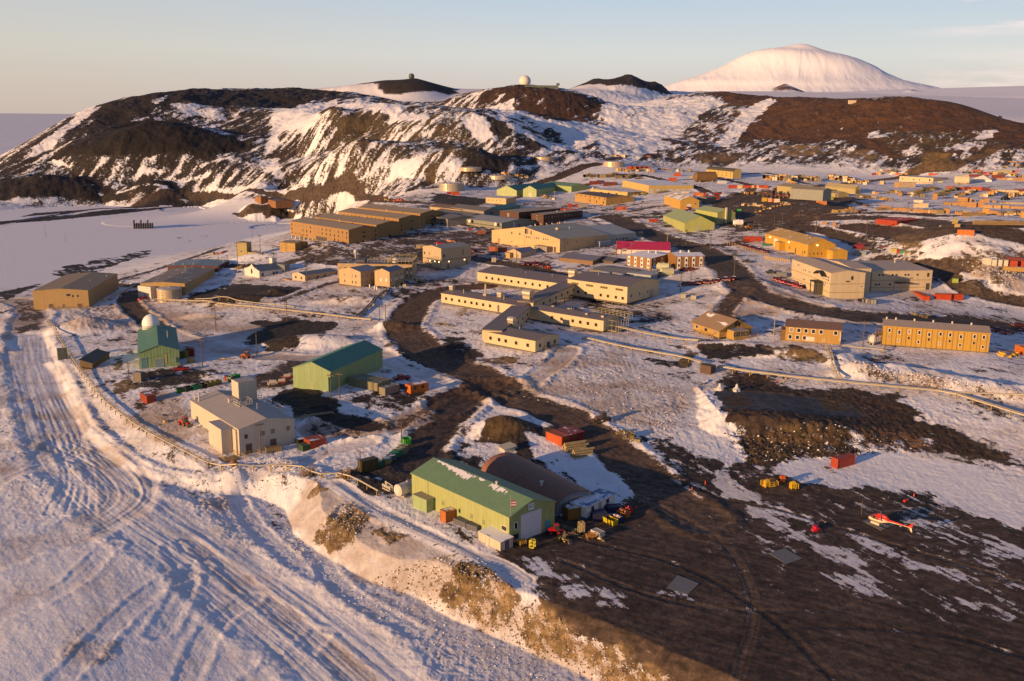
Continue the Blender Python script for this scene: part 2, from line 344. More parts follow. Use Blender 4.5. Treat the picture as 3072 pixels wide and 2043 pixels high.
# -- town
paint([(900,640),(1000,620),(1400,600),(1800,600),(2400,640),(2400,740),(2000,760),(1500,800),(1200,830),(1000,800),(880,750)], s=.55, di=.25, col=(.06,.047,.04), f=14)
paint([(880,735),(1060,760),(1200,700),(1480,690),(1480,745),(1300,800),(1100,810),(900,780)], s=.40, di=.4, col=ROADC, f=8)
paint([(1300,580),(1500,600),(1400,625),(1300,610)], s=.2, col=GREY, f=6)
paint([(2350,560),(2600,600),(2500,650),(2400,680),(2200,690),(2100,640),(2150,600)], s=.25, di=.5, col=ROADC, f=12)
paint([(2250,640),(2450,650),(2440,700),(2300,700)], s=.3, col=(.075,.05,.035), f=10)
paint([(2600,680),(2720,700),(2700,760),(2600,790),(2500,750)], s=.5, col=GREY, f=10)
paint([(2690,710),(2780,700),(2760,740),(2700,750)], s=.35, col=OCH, f=5)
paint([(2870,770),(2900,720),(2960,730),(3072,760),(3072,800),(2950,790)], s=.45, col=OCH, f=8)
paint([(2280,880),(2400,900),(2300,960),(2150,950),(2100,920)], s=.7, di=.75, f=10)
paint([(1650,850),(1800,840),(2000,950),(1900,980),(1750,990)], s=.45, di=.4, col=DARK, f=8)
paint([(1420,880),(1700,880),(1900,960),(1800,1000),(1500,960)], s=.5, di=.2, col=GREY, f=8)
paint([(1000,820),(1280,820),(1420,850),(1350,890),(1200,900)], s=.35, di=.3, col=GREY, f=7)
paint([(1180,850),(1300,840),(1230,900),(1170,910)], s=.15, col=DARK, f=5)
paint([(380,960),(700,840),(1300,790),(1500,760),(2300,700),(2900,780),(3072,960),(2500,1000),(1900,900),(1200,960),(500,1100)], s=.66, di=.4, f=20, amt=.6)
# -- middle ground
paint([(745,1030),(770,965),(850,960),(1000,965),(1010,985),(960,1000),(900,1035),(820,1050)], s=.10, col=DARK, f=4)
paint([(560,895),(700,850),(860,860),(920,865),(850,890),(760,905),(700,915),(600,910)], s=.18, col=DARK, f=4)
paint([(1040,880),(1060,860),(1130,880),(1100,930),(1020,915)], s=.55, col=OCH, f=4)
paint([(1090,930),(1160,910),(1240,930),(1160,960)], s=.85, di=.3, f=4)
paint([(1180,1000),(1200,970),(1225,1000),(1215,1030),(1170,1040)], s=.4, col=OCH, f=3)
paint([(1185,1050),(1230,1010),(1290,1060),(1330,1110),(1240,1110)], s=.08, col=DARK, f=4)
paint([(1340,1000),(1420,1030),(1450,1090),(1400,1090),(1330,1050)], s=.25, col=DARK, f=4, n=1.5)
paint([(1440,1080),(1520,1070),(1560,1085),(1500,1095)], s=.3, col=OCH, f=3, n=1.5)
paint([(1060,1230),(1100,1190),(1200,1160),(1280,1180),(1190,1230),(1080,1240)], s=.3, col=DARK, f=5, n=1.5)
paint([(830,1200),(880,1160),(960,1170),(1000,1200),(980,1240),(900,1250)], s=.08, col=DARK, f=4, n=1)
paint([(750,1140),(880,1080),(930,1080),(900,1130),(830,1170),(720,1170)], s=.35, di=.7, col=(.07,.05,.038), f=6)
paint([(1460,1270),(1480,1250),(1560,1250),(1590,1290),(1570,1340),(1480,1330),(1440,1320)], s=.04, col=(.10,.065,.03), f=3)
paint([(1530,1320),(1600,1290),(1720,1290),(1780,1310),(1700,1400),(1640,1400),(1560,1360)], s=.22, col=DARK, f=5, n=1)
paint([(1590,1310),(1640,1310),(1700,1340),(1720,1390),(1780,1380),(1860,1460),(1880,1490),(1820,1480),(1640,1400)], s=.82, f=5)
paint([(1030,1480),(1060,1410),(1200,1380),(1280,1340),(1400,1340),(1420,1400),(1250,1450),(1150,1480)], s=.25, di=.3, col=DARK, f=5, n=1.2)
paint([(1080,1400),(1160,1370),(1200,1330),(1150,1300),(1000,1380)], s=.85, f=5)
paint([(620,1290),(700,1240),(780,1220),(760,1290)], s=.8, di=.7, f=6)
paint([(400,1250),(480,1180),(560,1200),(580,1290),(520,1330)], s=.7, di=.7, f=6)
paint([(420,1120),(540,1100),(700,1120),(600,1150),(450,1160),(390,1170)], s=.35, di=.2, col=DARK, f=4, n=1.3)
paint([(330,1170),(390,1130),(400,1160),(370,1200),(330,1185)], s=.3, col=OCH, f=2.5, n=1.5)
paint([(350,1075),(372,1065),(365,1110),(340,1115)], s=.3, col=OCH, f=2, n=1)
paint([(183,950),(240,920),(370,920),(405,970),(380,990),(250,1000),(200,985)], s=.8, di=.5, rg=.7, f=4)
paint([(420,900),(520,930),(640,960),(760,980),(800,990),(700,1000),(560,1000),(440,960)], s=.72, di=.65, f=6)
# -- helipad ground
HP_ = [(1520,1660),(1600,1600),(1690,1565),(1790,1570),(1880,1530),(1910,1500),(1960,1450),(2080,1430),(2250,1470),(2450,1470),(2600,1490),(2750,1500),(2900,1560),(3072,1640),(3400,1750),(3400,2300),(2500,2300),(2000,2060),(1900,2000),(1700,1880),(1600,1800)]
paint(HP_, s=.06, di=.6, col=(.074,.051,.037), rg=.07, f=6)
paint([(2150,1400),(2700,1450),(3200,1600),(3200,1950),(2700,1900),(2350,1750),(2150,1600)], s=.24, di=.4, f=14, n=1.2)
paint([(1930,1460),(2060,1400),(2200,1420),(2300,1480),(2200,1520),(2000,1500)], s=.32, di=.4, col=(.052,.036,.027), f=6)
paint([(2130,1440),(2180,1420),(2260,1480),(2300,1540),(2260,1560),(2190,1500)], s=.66, f=3, n=1.5)
paint([(1630,1720),(1740,1700),(1800,1740),(1870,1790),(1860,1810),(1720,1790),(1640,1760)], s=.56, di=.2, f=4, n=1.5)
paint([(1480,1690),(1560,1660),(1640,1660),(1660,1700),(1560,1740),(1520,1730)], s=.5, di=.2, f=4, n=1.5)
for q in [[(2270,1510),(2360,1530),(2400,1600),(2500,1640),(2610,1690),(2590,1710),(2480,1680),(2360,1610),(2280,1560)],[(2390,1520),(2460,1550),(2570,1600),(2680,1640),(2780,1700),(2740,1700),(2600,1650),(2480,1580)],
          [(2250,1600),(2310,1620),(2330,1650),(2370,1690),(2360,1700),(2290,1660)],[(2415,1690),(2480,1700),(2550,1730),(2520,1740),(2450,1725)],[(2560,1740),(2650,1770),(2620,1790)],[(2670,1700),(2740,1740),(2700,1740)],
          [(2830,1720),(2900,1740),(2880,1760)],[(2930,1640),(3020,1670),(2960,1680)],[(2700,1560),(2850,1560),(3000,1620),(3072,1660),(3072,1690),(2900,1640),(2750,1600)],[(2530,1860),(2570,1880),(2540,1890)],[(1985,1780),(2080,1790),(2110,1805),(2060,1815)],[(2880,1800),(2960,1840),(3010,1850),(2940,1860)],[(2660,1790),(2690,1800),(2680,1815)]]:
    paint(q, s=.56, di=.3, f=4, n=1.5)
paint([(2100,1300),(2130,1240),(2180,1160),(2090,1140),(2060,1200)], s=.45, col=OCH, f=4)
paint([(2110,1150),(2200,1140),(2450,1170),(2620,1190),(2800,1230),(2900,1300),(3010,1390),(2900,1360),(2780,1350),(2700,1340),(2620,1330),(2560,1300),(2540,1370),(2400,1370),(2260,1390),(2220,1340),(2190,1300),(2160,1240)], s=.16, col=(.055,.037,.026), rg=.5, f=9, n=1.5)
paint([Z_(130,1112),Z_(500,1125),(2440,1193),Z_(1130,1215),Z_(1245,1300),Z_(870,1285),Z_(550,1250),Z_(222,1246)], s=.02, col=(.048,.054,.066), rg=.02, f=1.5, n=.3)
paint([Z_(225,1145),Z_(380,1140),Z_(440,1215),Z_(270,1225)], s=.02, col=(.075,.05,.03), f=1.5, n=.4)
paint([Z_(900,1180),Z_(1050,1190),Z_(1130,1255),Z_(950,1250)], s=.02, col=(.075,.05,.03), f=1.5, n=.4)
paint([(2190,1310),(2300,1290),(2500,1270),(2560,1290),(2540,1370),(2400,1370),(2270,1390),(2220,1350)], s=.27, col=(.10,.065,.032), rg=.8, f=4)
paint([(2560,1285),(2700,1290),(2800,1320),(2760,1355),(2650,1350),(2600,1330)], s=.33, col=(.13,.075,.04), rg=.6, f=4)
paint([(2072,1180),(2140,1160),(2170,1230),(2200,1310),(2250,1370),(2180,1400),(2090,1330),(2060,1250)], s=.9, di=.1, f=3)
paint([(2280,1270),(2300,1280),(2320,1300),(2300,1300)], s=.7, f=1.5)
paint([(1960,1270),(2000,1290),(2060,1340),(2090,1390),(2010,1370),(1930,1340)], s=.45, col=DARK, f=5, n=1.6)
paint([(2060,1350),(2120,1370),(2150,1400),(2080,1430),(2030,1390)], s=.3, col=DARK, f=4, n=1.2)
paint([(2660,1500),(2720,1490),(2830,1480),(2900,1510),(2880,1530),(2780,1520)], s=.2, col=DARK, f=3)
paint([(2300,1400),(2450,1380),(2560,1370),(2700,1350),(2900,1400),(3072,1450),(3072,1600),(2900,1540),(2800,1480),(2600,1460),(2400,1450)], s=.95, di=.05, rg=.12, f=4)
paint([(2100,1035),(2200,1030),(2300,1040),(2330,1075),(2250,1065),(2120,1080)], s=.22, col=DARK, f=3, n=1)
paint([(2300,1045),(2400,1040),(2480,1080),(2400,1100),(2340,1080)], s=.40, col=OCH, f=3, n=1.2)
paint([(1950,1080),(2050,1080),(2100,1120),(2050,1150),(1950,1110)], s=.35, col=DARK, f=4, n=1.3)
paint([(2530,1090),(2620,1100),(2750,1125),(2900,1150),(3072,1180),(3072,1200),(2900,1180),(2700,1150),(2560,1130)], s=.62, di=.45, col=OCH, rg=.6, f=4)
paint([(2880,800),(2960,780),(3072,800),(3072,880),(2950,840)], s=.64, di=.6, col=OCH, rg=.6, f=4)
paint([(2680,1190),(2800,1210),(2950,1270),(3072,1340),(3072,1360),(2900,1300),(2760,1260)], s=.8, f=4)
paint([(1490,1180),(1800,1050),(2000,1130),(2060,1200),(2040,1300),(1900,1300),(1700,1220)], s=.84, di=.40, rg=.35, f=6)
paint([(2060,1060),(2090,1060),(2060,1100),(2020,1110)], s=.1, col=OCH, f=2)
# -- embankment
EMB = [(1060,1480),(1157,1540),(1272,1608),(1370,1659),(1467,1705),(1548,1782),(1612,1820),(1700,1870),(1900,1985),(2020,2060),(1900,2120),(1780,2043),(1600,1965),(1425,1880),(1319,1837),(1234,1786),(1085,1745),(972,1670),(880,1603),(870,1530),(930,1450)]
paint(EMB, s=.74, di=.62, col=OCH, rg=.14, f=3)
paint([(940,1600),(990,1540),(1050,1500),(1110,1530),(1100,1580),(1060,1620),(990,1640),(945,1640)], s=.44, col=OCH, rg=.6, f=3, n=1.8)
paint([(900,1500),(960,1450),(1040,1430),(1010,1460),(920,1510)], s=.3, col=OCH, f=2, n=1.2)
paint([(1080,1600),(1150,1570),(1220,1600),(1160,1625)], s=.46, col=OCH, rg=.5, f=3, n=1.8)
paint([(1300,1800),(1330,1760),(1370,1720),(1380,1665),(1420,1680),(1490,1720),(1560,1800),(1700,1880),(1850,1960),(2000,2060),(1850,2100),(1640,1980),(1500,1910),(1380,1850)], s=.40, di=.7, col=(.24,.16,.075), rg=.35, f=3, n=1.5)
paint([(1380,1665),(1470,1710),(1450,1760),(1400,1800),(1330,1800),(1370,1730)], s=.36, col=(.15,.10,.045), rg=.8, f=3, n=1.6)
paint([(1250,1800),(1400,1880),(1600,1970),(1760,2043),(1700,2200),(1500,2043),(1300,1920),(1100,1790),(1000,1740)], s=.80, di=.35, rg=.16, f=4)
# -- lower snow road pad
paint([(-500,1700),(0,1500),(600,1600),(1000,1900),(1200,2100),(0,2300)], s=.98, di=.04, rg=.04, f=20)
paint([(230,1900),(350,1930),(300,1990),(180,1960)], s=.85, di=.6, rg=.3, f=4)
paint([(250,1780),(330,1700),(420,1750),(380,1850),(260,1880)], s=.95, di=.4, f=10)
paint([(0,1780),(60,1720),(140,1700),(110,1790),(0,1850)], s=.95, di=.4, f=10)
paint([(580,1500),(700,1480),(720,1530),(640,1550)], s=.85, di=.6, rg=.6, f=4)
paint([(0,960),(60,960),(70,1060),(0,1090)], s=.8, di=.4, f=3)
# -- roads
RM = np.zeros(NP_)
def road(pts, w, col=ROADC, s=.05, di=.7, bank=.35, amt=1.0, ruts=.10, seed=0):
    P = curve([G(*p)[:2] for p in pts], 6)
    k = boxed(x, y, P, w*1.6)
    if not len(k): return
    d, t, l = d_line(x[k], y[k], P)
    e = d+fbm(x[k], y[k], w*.9, 3, seed)*w*.16
    st = fbm(l/22, d*t/.75, 1, 4, seed+4, False, .7)
    m = (1-sst(w*.38, w*.60, e))*amt
    if s < .3: RM[k] = np.maximum(RM[k], m)
    # compacted snow strips along the edges
    edge = np.exp(-((e-w*.46)/(w*.13))**2)*.35
    sv = s+edge+.30*np.maximum(st, 0)*(s < .9)+.12*(s < .9)*sst(.25*w, .45*w, d)
    S[k] = S[k]*(1-m)+sv*m; DI[k] = DI[k]*(1-m)+(di+.35*st)*m
    RC[k] = RC[k]*(1-m[:, None])+(np.array(col)[None]*(1+.35*st[:, None]))*m[:, None]; RG[k] = RG[k]*(1-m)+.05*m
    z[k] += -.12*m+ruts*(.55*fbm(l/60, d*t/.8, 1, 3, seed+9)+.5*fbm(l/50, d*t/2.2, 1, 2, seed+12))*m+bank*np.exp(-((e-w*.62)/(w*.10+.4))**2)*(1+.6*fbm(x[k], y[k], 2, 2, 3))
SN = dict(s=.95, bank=.25, ruts=.35)
road([(1640,690),(1560,640),(1500,625)], 9, amt=.7)
road([(860,600),(960,588),(1080,592),(1200,605),(1330,612),(1500,600),(1620,580),(1740,560),(1800,545)], 9, amt=.85)
road([(-100,690),(200,640),(420,612),(640,597),(860,594)], 9, amt=.8)
road([(1590,560),(1680,530),(1740,505),(1790,495)], 12, col=(.075,.05,.034), amt=.9)
road([(1440,730),(1500,700),(1240,640)], 6, amt=.2)
road([(1830,650),(1920,690),(2000,722),(2060,737),(2130,765),(2190,810),(2240,860),(2290,890),(2380,915),(2500,940),(2650,955),(2850,965),(3072,985),(3300,1000)], 15, amt=.85, col=(.07,.056,.047))
road([(2060,737),(2150,738),(2240,725)], 8, amt=.8)
road([(1790,655),(1850,655),(2000,650),(2100,640),(2200,600),(2260,560),(2140,530)], 8, amt=.7)
road([(2100,648),(2300,655),(2500,655),(2700,660),(2900,672),(3200,676)], 14, amt=.85)
road([(2350,655),(2500,645),(2700,640),(2900,648),(3200,650)], 9, amt=.7)
road([(2560,680),(2650,690),(2800,700),(3072,712),(3200,716)], 15, amt=.75)
road([(2400,680),(2500,700),(2600,740)], 10, amt=.5)
road([(2780,820),(2850,830),(2900,860),(3072,910)], 7, amt=.7)
road([(2900,800),(2820,800),(2700,800),(2640,780)], 8, amt=.6)
road([(3200,425),(3072,442),(2960,470),(2850,497),(2740,520),(2600,545),(2450,560)], 13, col=(.14,.09,.05), amt=.8)
road([(1830,525),(1950,530),(2080,560),(2150,580)], 8, amt=.6)
road([(2060,540),(2300,520),(2440,555)], 7, amt=.4)
road([(1000,790),(1150,800),(1300,760),(1500,790),(1700,830),(1780,870)], 9, amt=.55)
road([(1460,640),(1300,620)], 8, amt=.3)
road([(840,905),(1000,850),(1180,800)], 5, amt=.3)
road([(900,780),(800,800),(640,800),(560,810)], 9, amt=.6)
road([(420,860),(330,850),(500,800),(620,760),(660,745)], 8, amt=.7, col=(.09,.06,.04))
road([(2230,870),(2180,920),(2160,950),(2200,965)], 8, amt=.5, col=(.10,.065,.045))
road([(2250,860),(2350,900),(2420,920)], 18, amt=.55, di=.8, s=.55, col=(.12,.08,.055))
road([(-100,930),(0,905),(60,905),(95,930),(80,980),(90,1040)], 14, amt=.8, s=.35, col=(.10,.08,.07))
road([(390,880),(385,905),(420,945),(480,990)], 9, amt=.85, s=.15)
road([(480,990),(560,1020),(680,1050),(800,1070),(930,1075),(1000,1070)], 9, di=.55, amt=.8, s=.80, bank=.2)
road([(1130,1060),(1230,1110),(1330,1140),(1430,1160)], 10, di=.45, amt=.8, s=.75, bank=.2)
road([(1450,860),(1360,868),(1290,890),(1235,925),(1215,965),(1225,1005),(1265,1045),(1330,1085),(1420,1125),(1500,1165)], 13.5, col=(.085,.056,.04), ruts=.14)
road([(1480,1160),(1560,1200),(1650,1230),(1740,1275),(1830,1340),(1900,1400),(1980,1470),(2100,1560)], 12, col=(.095,.064,.046))
road([(1520,1165),(1420,1190),(1330,1225),(1230,1260),(1120,1285),(960,1290)], 11, amt=.85, s=.45, di=.9, col=(.10,.065,.045))
road([(1450,1160),(1400,1190),(1360,1215)], 15, amt=.8, s=.05, col=(.075,.045,.03))
road([(1400,1215),(1330,1270),(1290,1320),(1260,1400)], 11, amt=.85, s=.2, col=(.055,.04,.035))
road([(1120,1280),(1050,1265),(960,1240)], 7, amt=.75, s=.15, col=DARK)
road([(1540,1180),(1600,1140),(1680,1080),(1700,1050)], 8, amt=.5, s=.85, di=.8, ruts=.3)
road([(1560,1210),(1800,1180),(2040,1140)], 26, amt=.45, s=.9, di=.5, ruts=.3, bank=0)
road([(1100,1330),(1000,1350),(880,1385),(760,1400)], 6, amt=.7, s=.9, di=.5, ruts=.2)
road([(95,1010),(100,1080),(140,1200),(190,1330),(290,1450),(420,1550),(560,1640),(740,1770),(900,1890),(1080,2043),(1200,2160)], 17, s=.97, di=.18, bank=.18, ruts=.17, seed=5)
road([(560,1625),(720,1745),(880,1870),(1060,2020),(1180,2130)], 5, s=.88, di=.4, bank=.08, ruts=.14, seed=8)
road([(-100,1700),(80,1640),(220,1600),(330,1545),(390,1480),(330,1400),(200,1330)], 12, s=.95, di=.32, bank=.15, ruts=.22, seed=6)
road([(-100,1460),(60,1400),(200,1330),(150,1200)], 12, s=.95, di=.3, bank=.1, ruts=.2, seed=7)
road([(1000,1450),(1080,1500),(1250,1590),(1400,1660),(1500,1700),(1560,1740)], 5, s=.85, di=.3, bank=0, ruts=.2, seed=3)
for q in range(5):
    road([(150+q*22,1300),(200+q*17,1430),(150+q*31,1540)], 2.6, s=.98, di=.12, bank=.06, ruts=.14, seed=q, amt=.45)
for q, (a, b_, c) in enumerate([((180,2043),(420,1800),(600,1700)),((560,2043),(640,1880),(760,1790)),((0,1850),(200,1760),(330,1640)),((760,2043),(900,1960),(960,1900)),((480,1900),(560,1740),(520,1640)),((700,1480),(780,1600),(900,1700)),((940,1660),(1040,1780),(1250,1900))]):
    road([a, b_, c], 4.5, s=.96, di=.22, bank=.10, ruts=.16, seed=20+q, amt=.5)
for q, a in enumerate([[(1680,1680),(2000,1800),(2400,1830),(2800,1770),(3100,1720)],[(1750,1620),(2050,1700),(2300,1850),(2500,2040)],[(1950,1500),(2150,1620),(2250,1800),(2200,2040)],[(2000,1960),(2400,1880),(2800,1900),(3100,1980)],[(1960,1470),(2300,1520),(2700,1640),(3100,1760)],[(1660,1750),(1900,1720),(2200,1640),(2450,1560)]]):
    for w_ in (0, 5): road([(px+w_*3, py+w_) for px, py in a], 1.6, col=((.11,.078,.057),(.045,.032,.025))[q % 2], s=.2, di=.5, bank=.02, ruts=.05, amt=.36, seed=40+q)
# streaks across the lower pad
u = x*.8+y*.6; v_ = -x*.6+y*.8
lowm = sst(0, 12, sdf_poly(x, y, LOW))*(dist < 420)
z += lowm*(.10*fbm(u/3, v_/14, 1, 5, 21, False, .6)+.06*fbm(x, y, 2.2, 3, 22, True)*sst(-.1, .4, fbm(x, y, 14, 2, 23)))
DI += lowm*.18*sst(-.1, .5, fbm(u/5, v_/26, 1, 4, 24))
# crawler-dozed streaks on the snow field below the laboratory
# ---- noise relief
hz = hillm
gul = fbm(x/26, (y+x*.3)/95, 1, 5, 31, True)
z += hz*2.6*fbm(x, y, 42, 5, 34, True, .6)
z += hz*(6.5*(fbm(x, y, 130, 5, 30))+1.6*gul*sst(-.3, .3, fbm(x, y, 220, 2, 36)+.1)+.5*fbm(x, y, 9, 3, 33, True))
nearm = 1-sst(700, 1000, dist)
RG *= 1
z += nearm*RG*(.75*fbm(x, y, 3.2, 4, 40, True, .6)+.6*fbm(x, y, 11, 3, 41))
rub = fbm(x, y, 1.3, 2, 44, True)
z += (1-sst(250, 500, dist))*RG*.28*rub
# ---- wind-streaked snow on the hills, patchy snow in the town
S += hz*(-.10+.70*fbm((x*.85-y*.5)/9, (x*.5+y*.85)/52, 1, 6, 50, False, .68)+.22*fbm(x, y, 60, 4, 51, False, .6)+.42*fbm((x*.9-y*.4)/4.5, (x*.4+y*.9)/15, 1, 4, 57, False, .7)+.16*(gul-.2))
S += .08*sst(0, 8, sdf_poly(x, y, LOW))*(dist < 500)
S += (1-hz)*nearm*(.38*fbm(x/14, y/14, 1, 5, 52, False, .6)+.30*fbm((x*.8+y*.6)/3, (-x*.6+y*.8)/11, 1, 4, 53))
S = S*(1-.75*RM)+.75*RM*(.16+.30*fbm(x, y, 5, 4, 58, False, .6))
hpad = np.zeros(NP_); _k = boxed(x, y, polyw(HP_[:-5]+[(2400,2040),(2000,2043),(1900,2000)]), 10)
hpad[_k] = 1
S += hpad*.50*fbm((x*.91+y*.41)/1.5, (x*.41-y*.91)/13, 1, 5, 54, False, .65)*(dist < 330)
DI += .30*fbm(x, y, 6, 5, 55, False, .6)+.10+.30*nearm*(1-hz)*sst(-.25, .35, fbm(x/22, y/14, 1, 4, 56))*(dist > 250)
sea_m = (z < SEA+.4) & (dist > 500)
z = np.where(sea_m & (z > SEA-3), SEA+.05, z)
S[sea_m & (S > .55)] = 1.2; DI[sea_m] = 0
RC *= (1+hpad*.8*fbm((x*.5+y*.86)/1.1, (-x*.86+y*.5)/16, 1, 4, 64))[:, None]
RC *= (1+.45*fbm(x, y, 16, 4, 60)+.3*fbm(x, y, 3, 3, 61))[:, None]
RC = np.clip(RC, .008, .6); DI = np.clip(DI, 0, 1)

def grid_mesh(name, nv, na, X, Y, Z):
    me = bpy.data.meshes.new(name)
    n = nv*na; me.vertices.add(n)
    co = np.empty((n, 3), np.float32); co[:, 0] = X; co[:, 1] = Y; co[:, 2] = Z
    me.vertices.foreach_set('co', co.ravel())
    idx = np.arange(n, dtype=np.int32).reshape(nv, na)
    q = np.stack([idx[:-1, :-1], idx[:-1, 1:], idx[1:, 1:], idx[1:, :-1]], -1).reshape(-1, 4)
    q = q[:, ::-1] if True else q
    m = len(q); me.loops.add(m*4); me.polygons.add(m)
    me.loops.foreach_set('vertex_index', np.ascontiguousarray(q).ravel())
    me.polygons.foreach_set('loop_start', np.arange(0, m*4, 4, dtype=np.int32))
    me.polygons.foreach_set('use_smooth', np.ones(m, bool))
    me.update(calc_edges=True)
    return me
tme = grid_mesh('ground', NV, NA, x, y, z)
def attr(me, name, arr):
    a = me.attributes.new(name, 'FLOAT', 'POINT'); a.data.foreach_set('value', arr.astype(np.float32))
attr(tme, 'snow', S); attr(tme, 'dirt', DI)
_c = tme.attributes.new('rock', 'FLOAT_COLOR', 'POINT'); _c.data.foreach_set('color', np.concatenate([RC, np.ones((NP_, 1))], 1).astype(np.float32).ravel())
ground = bpy.data.objects.new('ground', tme); COL.objects.link(ground); ground['kind'] = 'structure'; ground['label'] = 'volcanic ground and hills patched with trampled snow'
ZSURF = z.reshape(NV, NA)
def Hs(px, py):                                  # height of the finished surface
    a = math.atan2(px, py); v = .5*math.log(max(px*px+py*py, 1))
    i = int(np.clip(np.searchsorted(AZ, a)-1, 0, NA-2)); j = int(np.clip(np.searchsorted(LV, v)-1, 0, NV-2))
    fa = min(max((a-AZ[i])/(AZ[i+1]-AZ[i]), 0), 1); fv = min(max((v-LV[j])/(LV[j+1]-LV[j]), 0), 1)
    return float((ZSURF[j, i]*(1-fa)+ZSURF[j, i+1]*fa)*(1-fv)+(ZSURF[j+1, i]*(1-fa)+ZSURF[j+1, i+1]*fa)*fv)
# ---------------------------------------------------------------- materials
class NT:
    def __init__(s, mat): s.t = mat.node_tree; s.n = s.t.nodes; s.l = s.t.links
    def new(s, ty, **k):
        o = s.n.new(ty)
        for a, b in k.items():
            if a == 'ins':
                for i, v in b.items():
                    if isinstance(v, bpy.types.NodeSocket): s.l.new(v, o.inputs[i])
                    else: o.inputs[i].default_value = v
            else: setattr(o, a, b)
        return o
    def math(s, op, a, b=0., c=0., clamp=False):
        return s.new('ShaderNodeMath', operation=op, use_clamp=clamp, ins={0: a, 1: b, 2: c}).outputs[0]
    def mix(s, f, a, b, bt='MIX'):
        o = s.n.new('ShaderNodeMix'); o.data_type = 'RGBA'; o.blend_type = bt
        for i, v in ((0, f), (6, a), (7, b)):
            if isinstance(v, bpy.types.NodeSocket): s.l.new(v, o.inputs[i])
            else: o.inputs[i].default_value = (tuple(v)+(1,)) if (not isinstance(v, float) and len(v) == 3) else v
        return o.outputs[2]
    def noise(s, vec, sc, det=3, rough=.55):
        return s.new('ShaderNodeTexNoise', ins={'Vector': vec, 'Scale': sc, 'Detail': det, 'Roughness': rough}).outputs[0]
    def ramp(s, f, a, b, ea=0., eb=1.):
        return s.new('ShaderNodeMapRange', interpolation_type='SMOOTHSTEP', ins={0: f, 1: a, 2: b, 3: ea, 4: eb}).outputs[0]
def newmat(name):
    m = bpy.data.materials.new(name); m.use_nodes = True
    return m, NT(m), m.node_tree.nodes['Principled BSDF']
gm, N, bs = newmat('snow_and_scoria')
geo = N.new('ShaderNodeNewGeometry').outputs['Position']
sn = N.new('ShaderNodeAttribute', attribute_name='snow').outputs['Fac']
di = N.new('ShaderNodeAttribute', attribute_name='dirt').outputs['Fac']
rk = N.new('ShaderNodeAttribute', attribute_name='rock').outputs['Color']
n1 = N.noise(geo, .55, 4, .65); n2 = N.noise(geo, 3.2, 3, .7); n3 = N.noise(geo, .12, 3, .6)
t = N.math('ADD', sn, N.math('MULTIPLY', N.math('SUBTRACT', n1, .5), .80))
t = N.math('ADD', t, N.math('MULTIPLY', N.math('SUBTRACT', n2, .5), .62))
t = N.math('ADD', t, N.math('MULTIPLY', N.math('SUBTRACT', n3, .5), .25))
mask = N.ramp(t, .45, .55)
dirt = N.ramp(N.math('ADD', di, N.math('MULTIPLY', N.math('SUBTRACT', n2, .5), .5)), .12, 1.05)
snowc = N.mix(dirt, (.80,.785,.80), (.42,.33,.265))
rockc = N.mix(N.ramp(n2, .3, .75), rk, N.mix(1.0, rk, (1.6,1.55,1.5), 'MULTIPLY'))
rockc = N.mix(N.ramp(n1, .35, .6), N.mix(1.0, rk, (.6,.6,.62), 'MULTIPLY'), rockc)
colr = N.mix(mask, rockc, snowc)
N.l.new(colr, bs.inputs['Base Color'])
bs.inputs['Roughness'].default_value = .85; bs.inputs['Specular IOR Level'].default_value = .25
b1 = N.new('ShaderNodeBump', ins={'Strength': .32, 'Distance': .3, 'Height': N.math('ADD', N.math('MULTIPLY', n2, .5), N.math('MULTIPLY', mask, .5))})
b2 = N.new('ShaderNodeBump', ins={'Strength': .24, 'Distance': .6, 'Height': n1, 'Normal': b1.outputs[0]})
N.l.new(b2.outputs[0], bs.inputs['Normal'])
tme.materials.append(gm)

# ---------------------------------------------------------------- sea ice, mountain
im, N, bs = newmat('sea_ice_snow')
geo = N.new('ShaderNodeNewGeometry').outputs['Position']
n1 = N.noise(geo, .012, 5, .65); n2 = N.noise(geo, .0012, 4, .6)
N.l.new(N.mix(N.ramp(n1, .3, .7), (.70,.71,.77), (.80,.79,.80)), bs.inputs['Base Color'])
bs.inputs['Roughness'].default_value = .9; bs.inputs['Specular IOR Level'].default_value = .1
b = N.new('ShaderNodeBump', ins={'Strength': .35, 'Distance': 6.0, 'Height': N.math('ADD', n1, N.math('MULTIPLY', n2, 3.))}); N.l.new(b.outputs[0], bs.inputs['Normal'])
me = bpy.data.meshes.new('sea_ice'); R = 160000
me.from_pydata([(-R,-R,SEA-.5),(R,-R,SEA-.5),(R,R,SEA-.5),(-R,R,SEA-.5)], [], [(0,1,2,3)])
sea = bpy.data.objects.new('sea_ice', me); COL.objects.link(sea); sea['kind'] = 'structure'; sea['label'] = 'flat frozen sea covered in pale snow'; me.materials.append(im)

def far_grid(name, az0, az1, d0, d1, na, nv, fz, mat, label):
    a = np.radians(np.linspace(az0, az1, na)); d = np.exp(np.linspace(math.log(d0), math.log(d1), nv))
    A, D = np.meshgrid(a, d); X = (D*np.sin(A)).ravel(); Y = (D*np.cos(A)).ravel()
    me = grid_mesh(name, nv, na, X, Y, fz(X, Y, D.ravel(), A.ravel())); me.materials.append(mat)
    o = bpy.data.objects.new(name, me); COL.objects.link(o); o['kind'] = 'structure'; o['label'] = label; return me
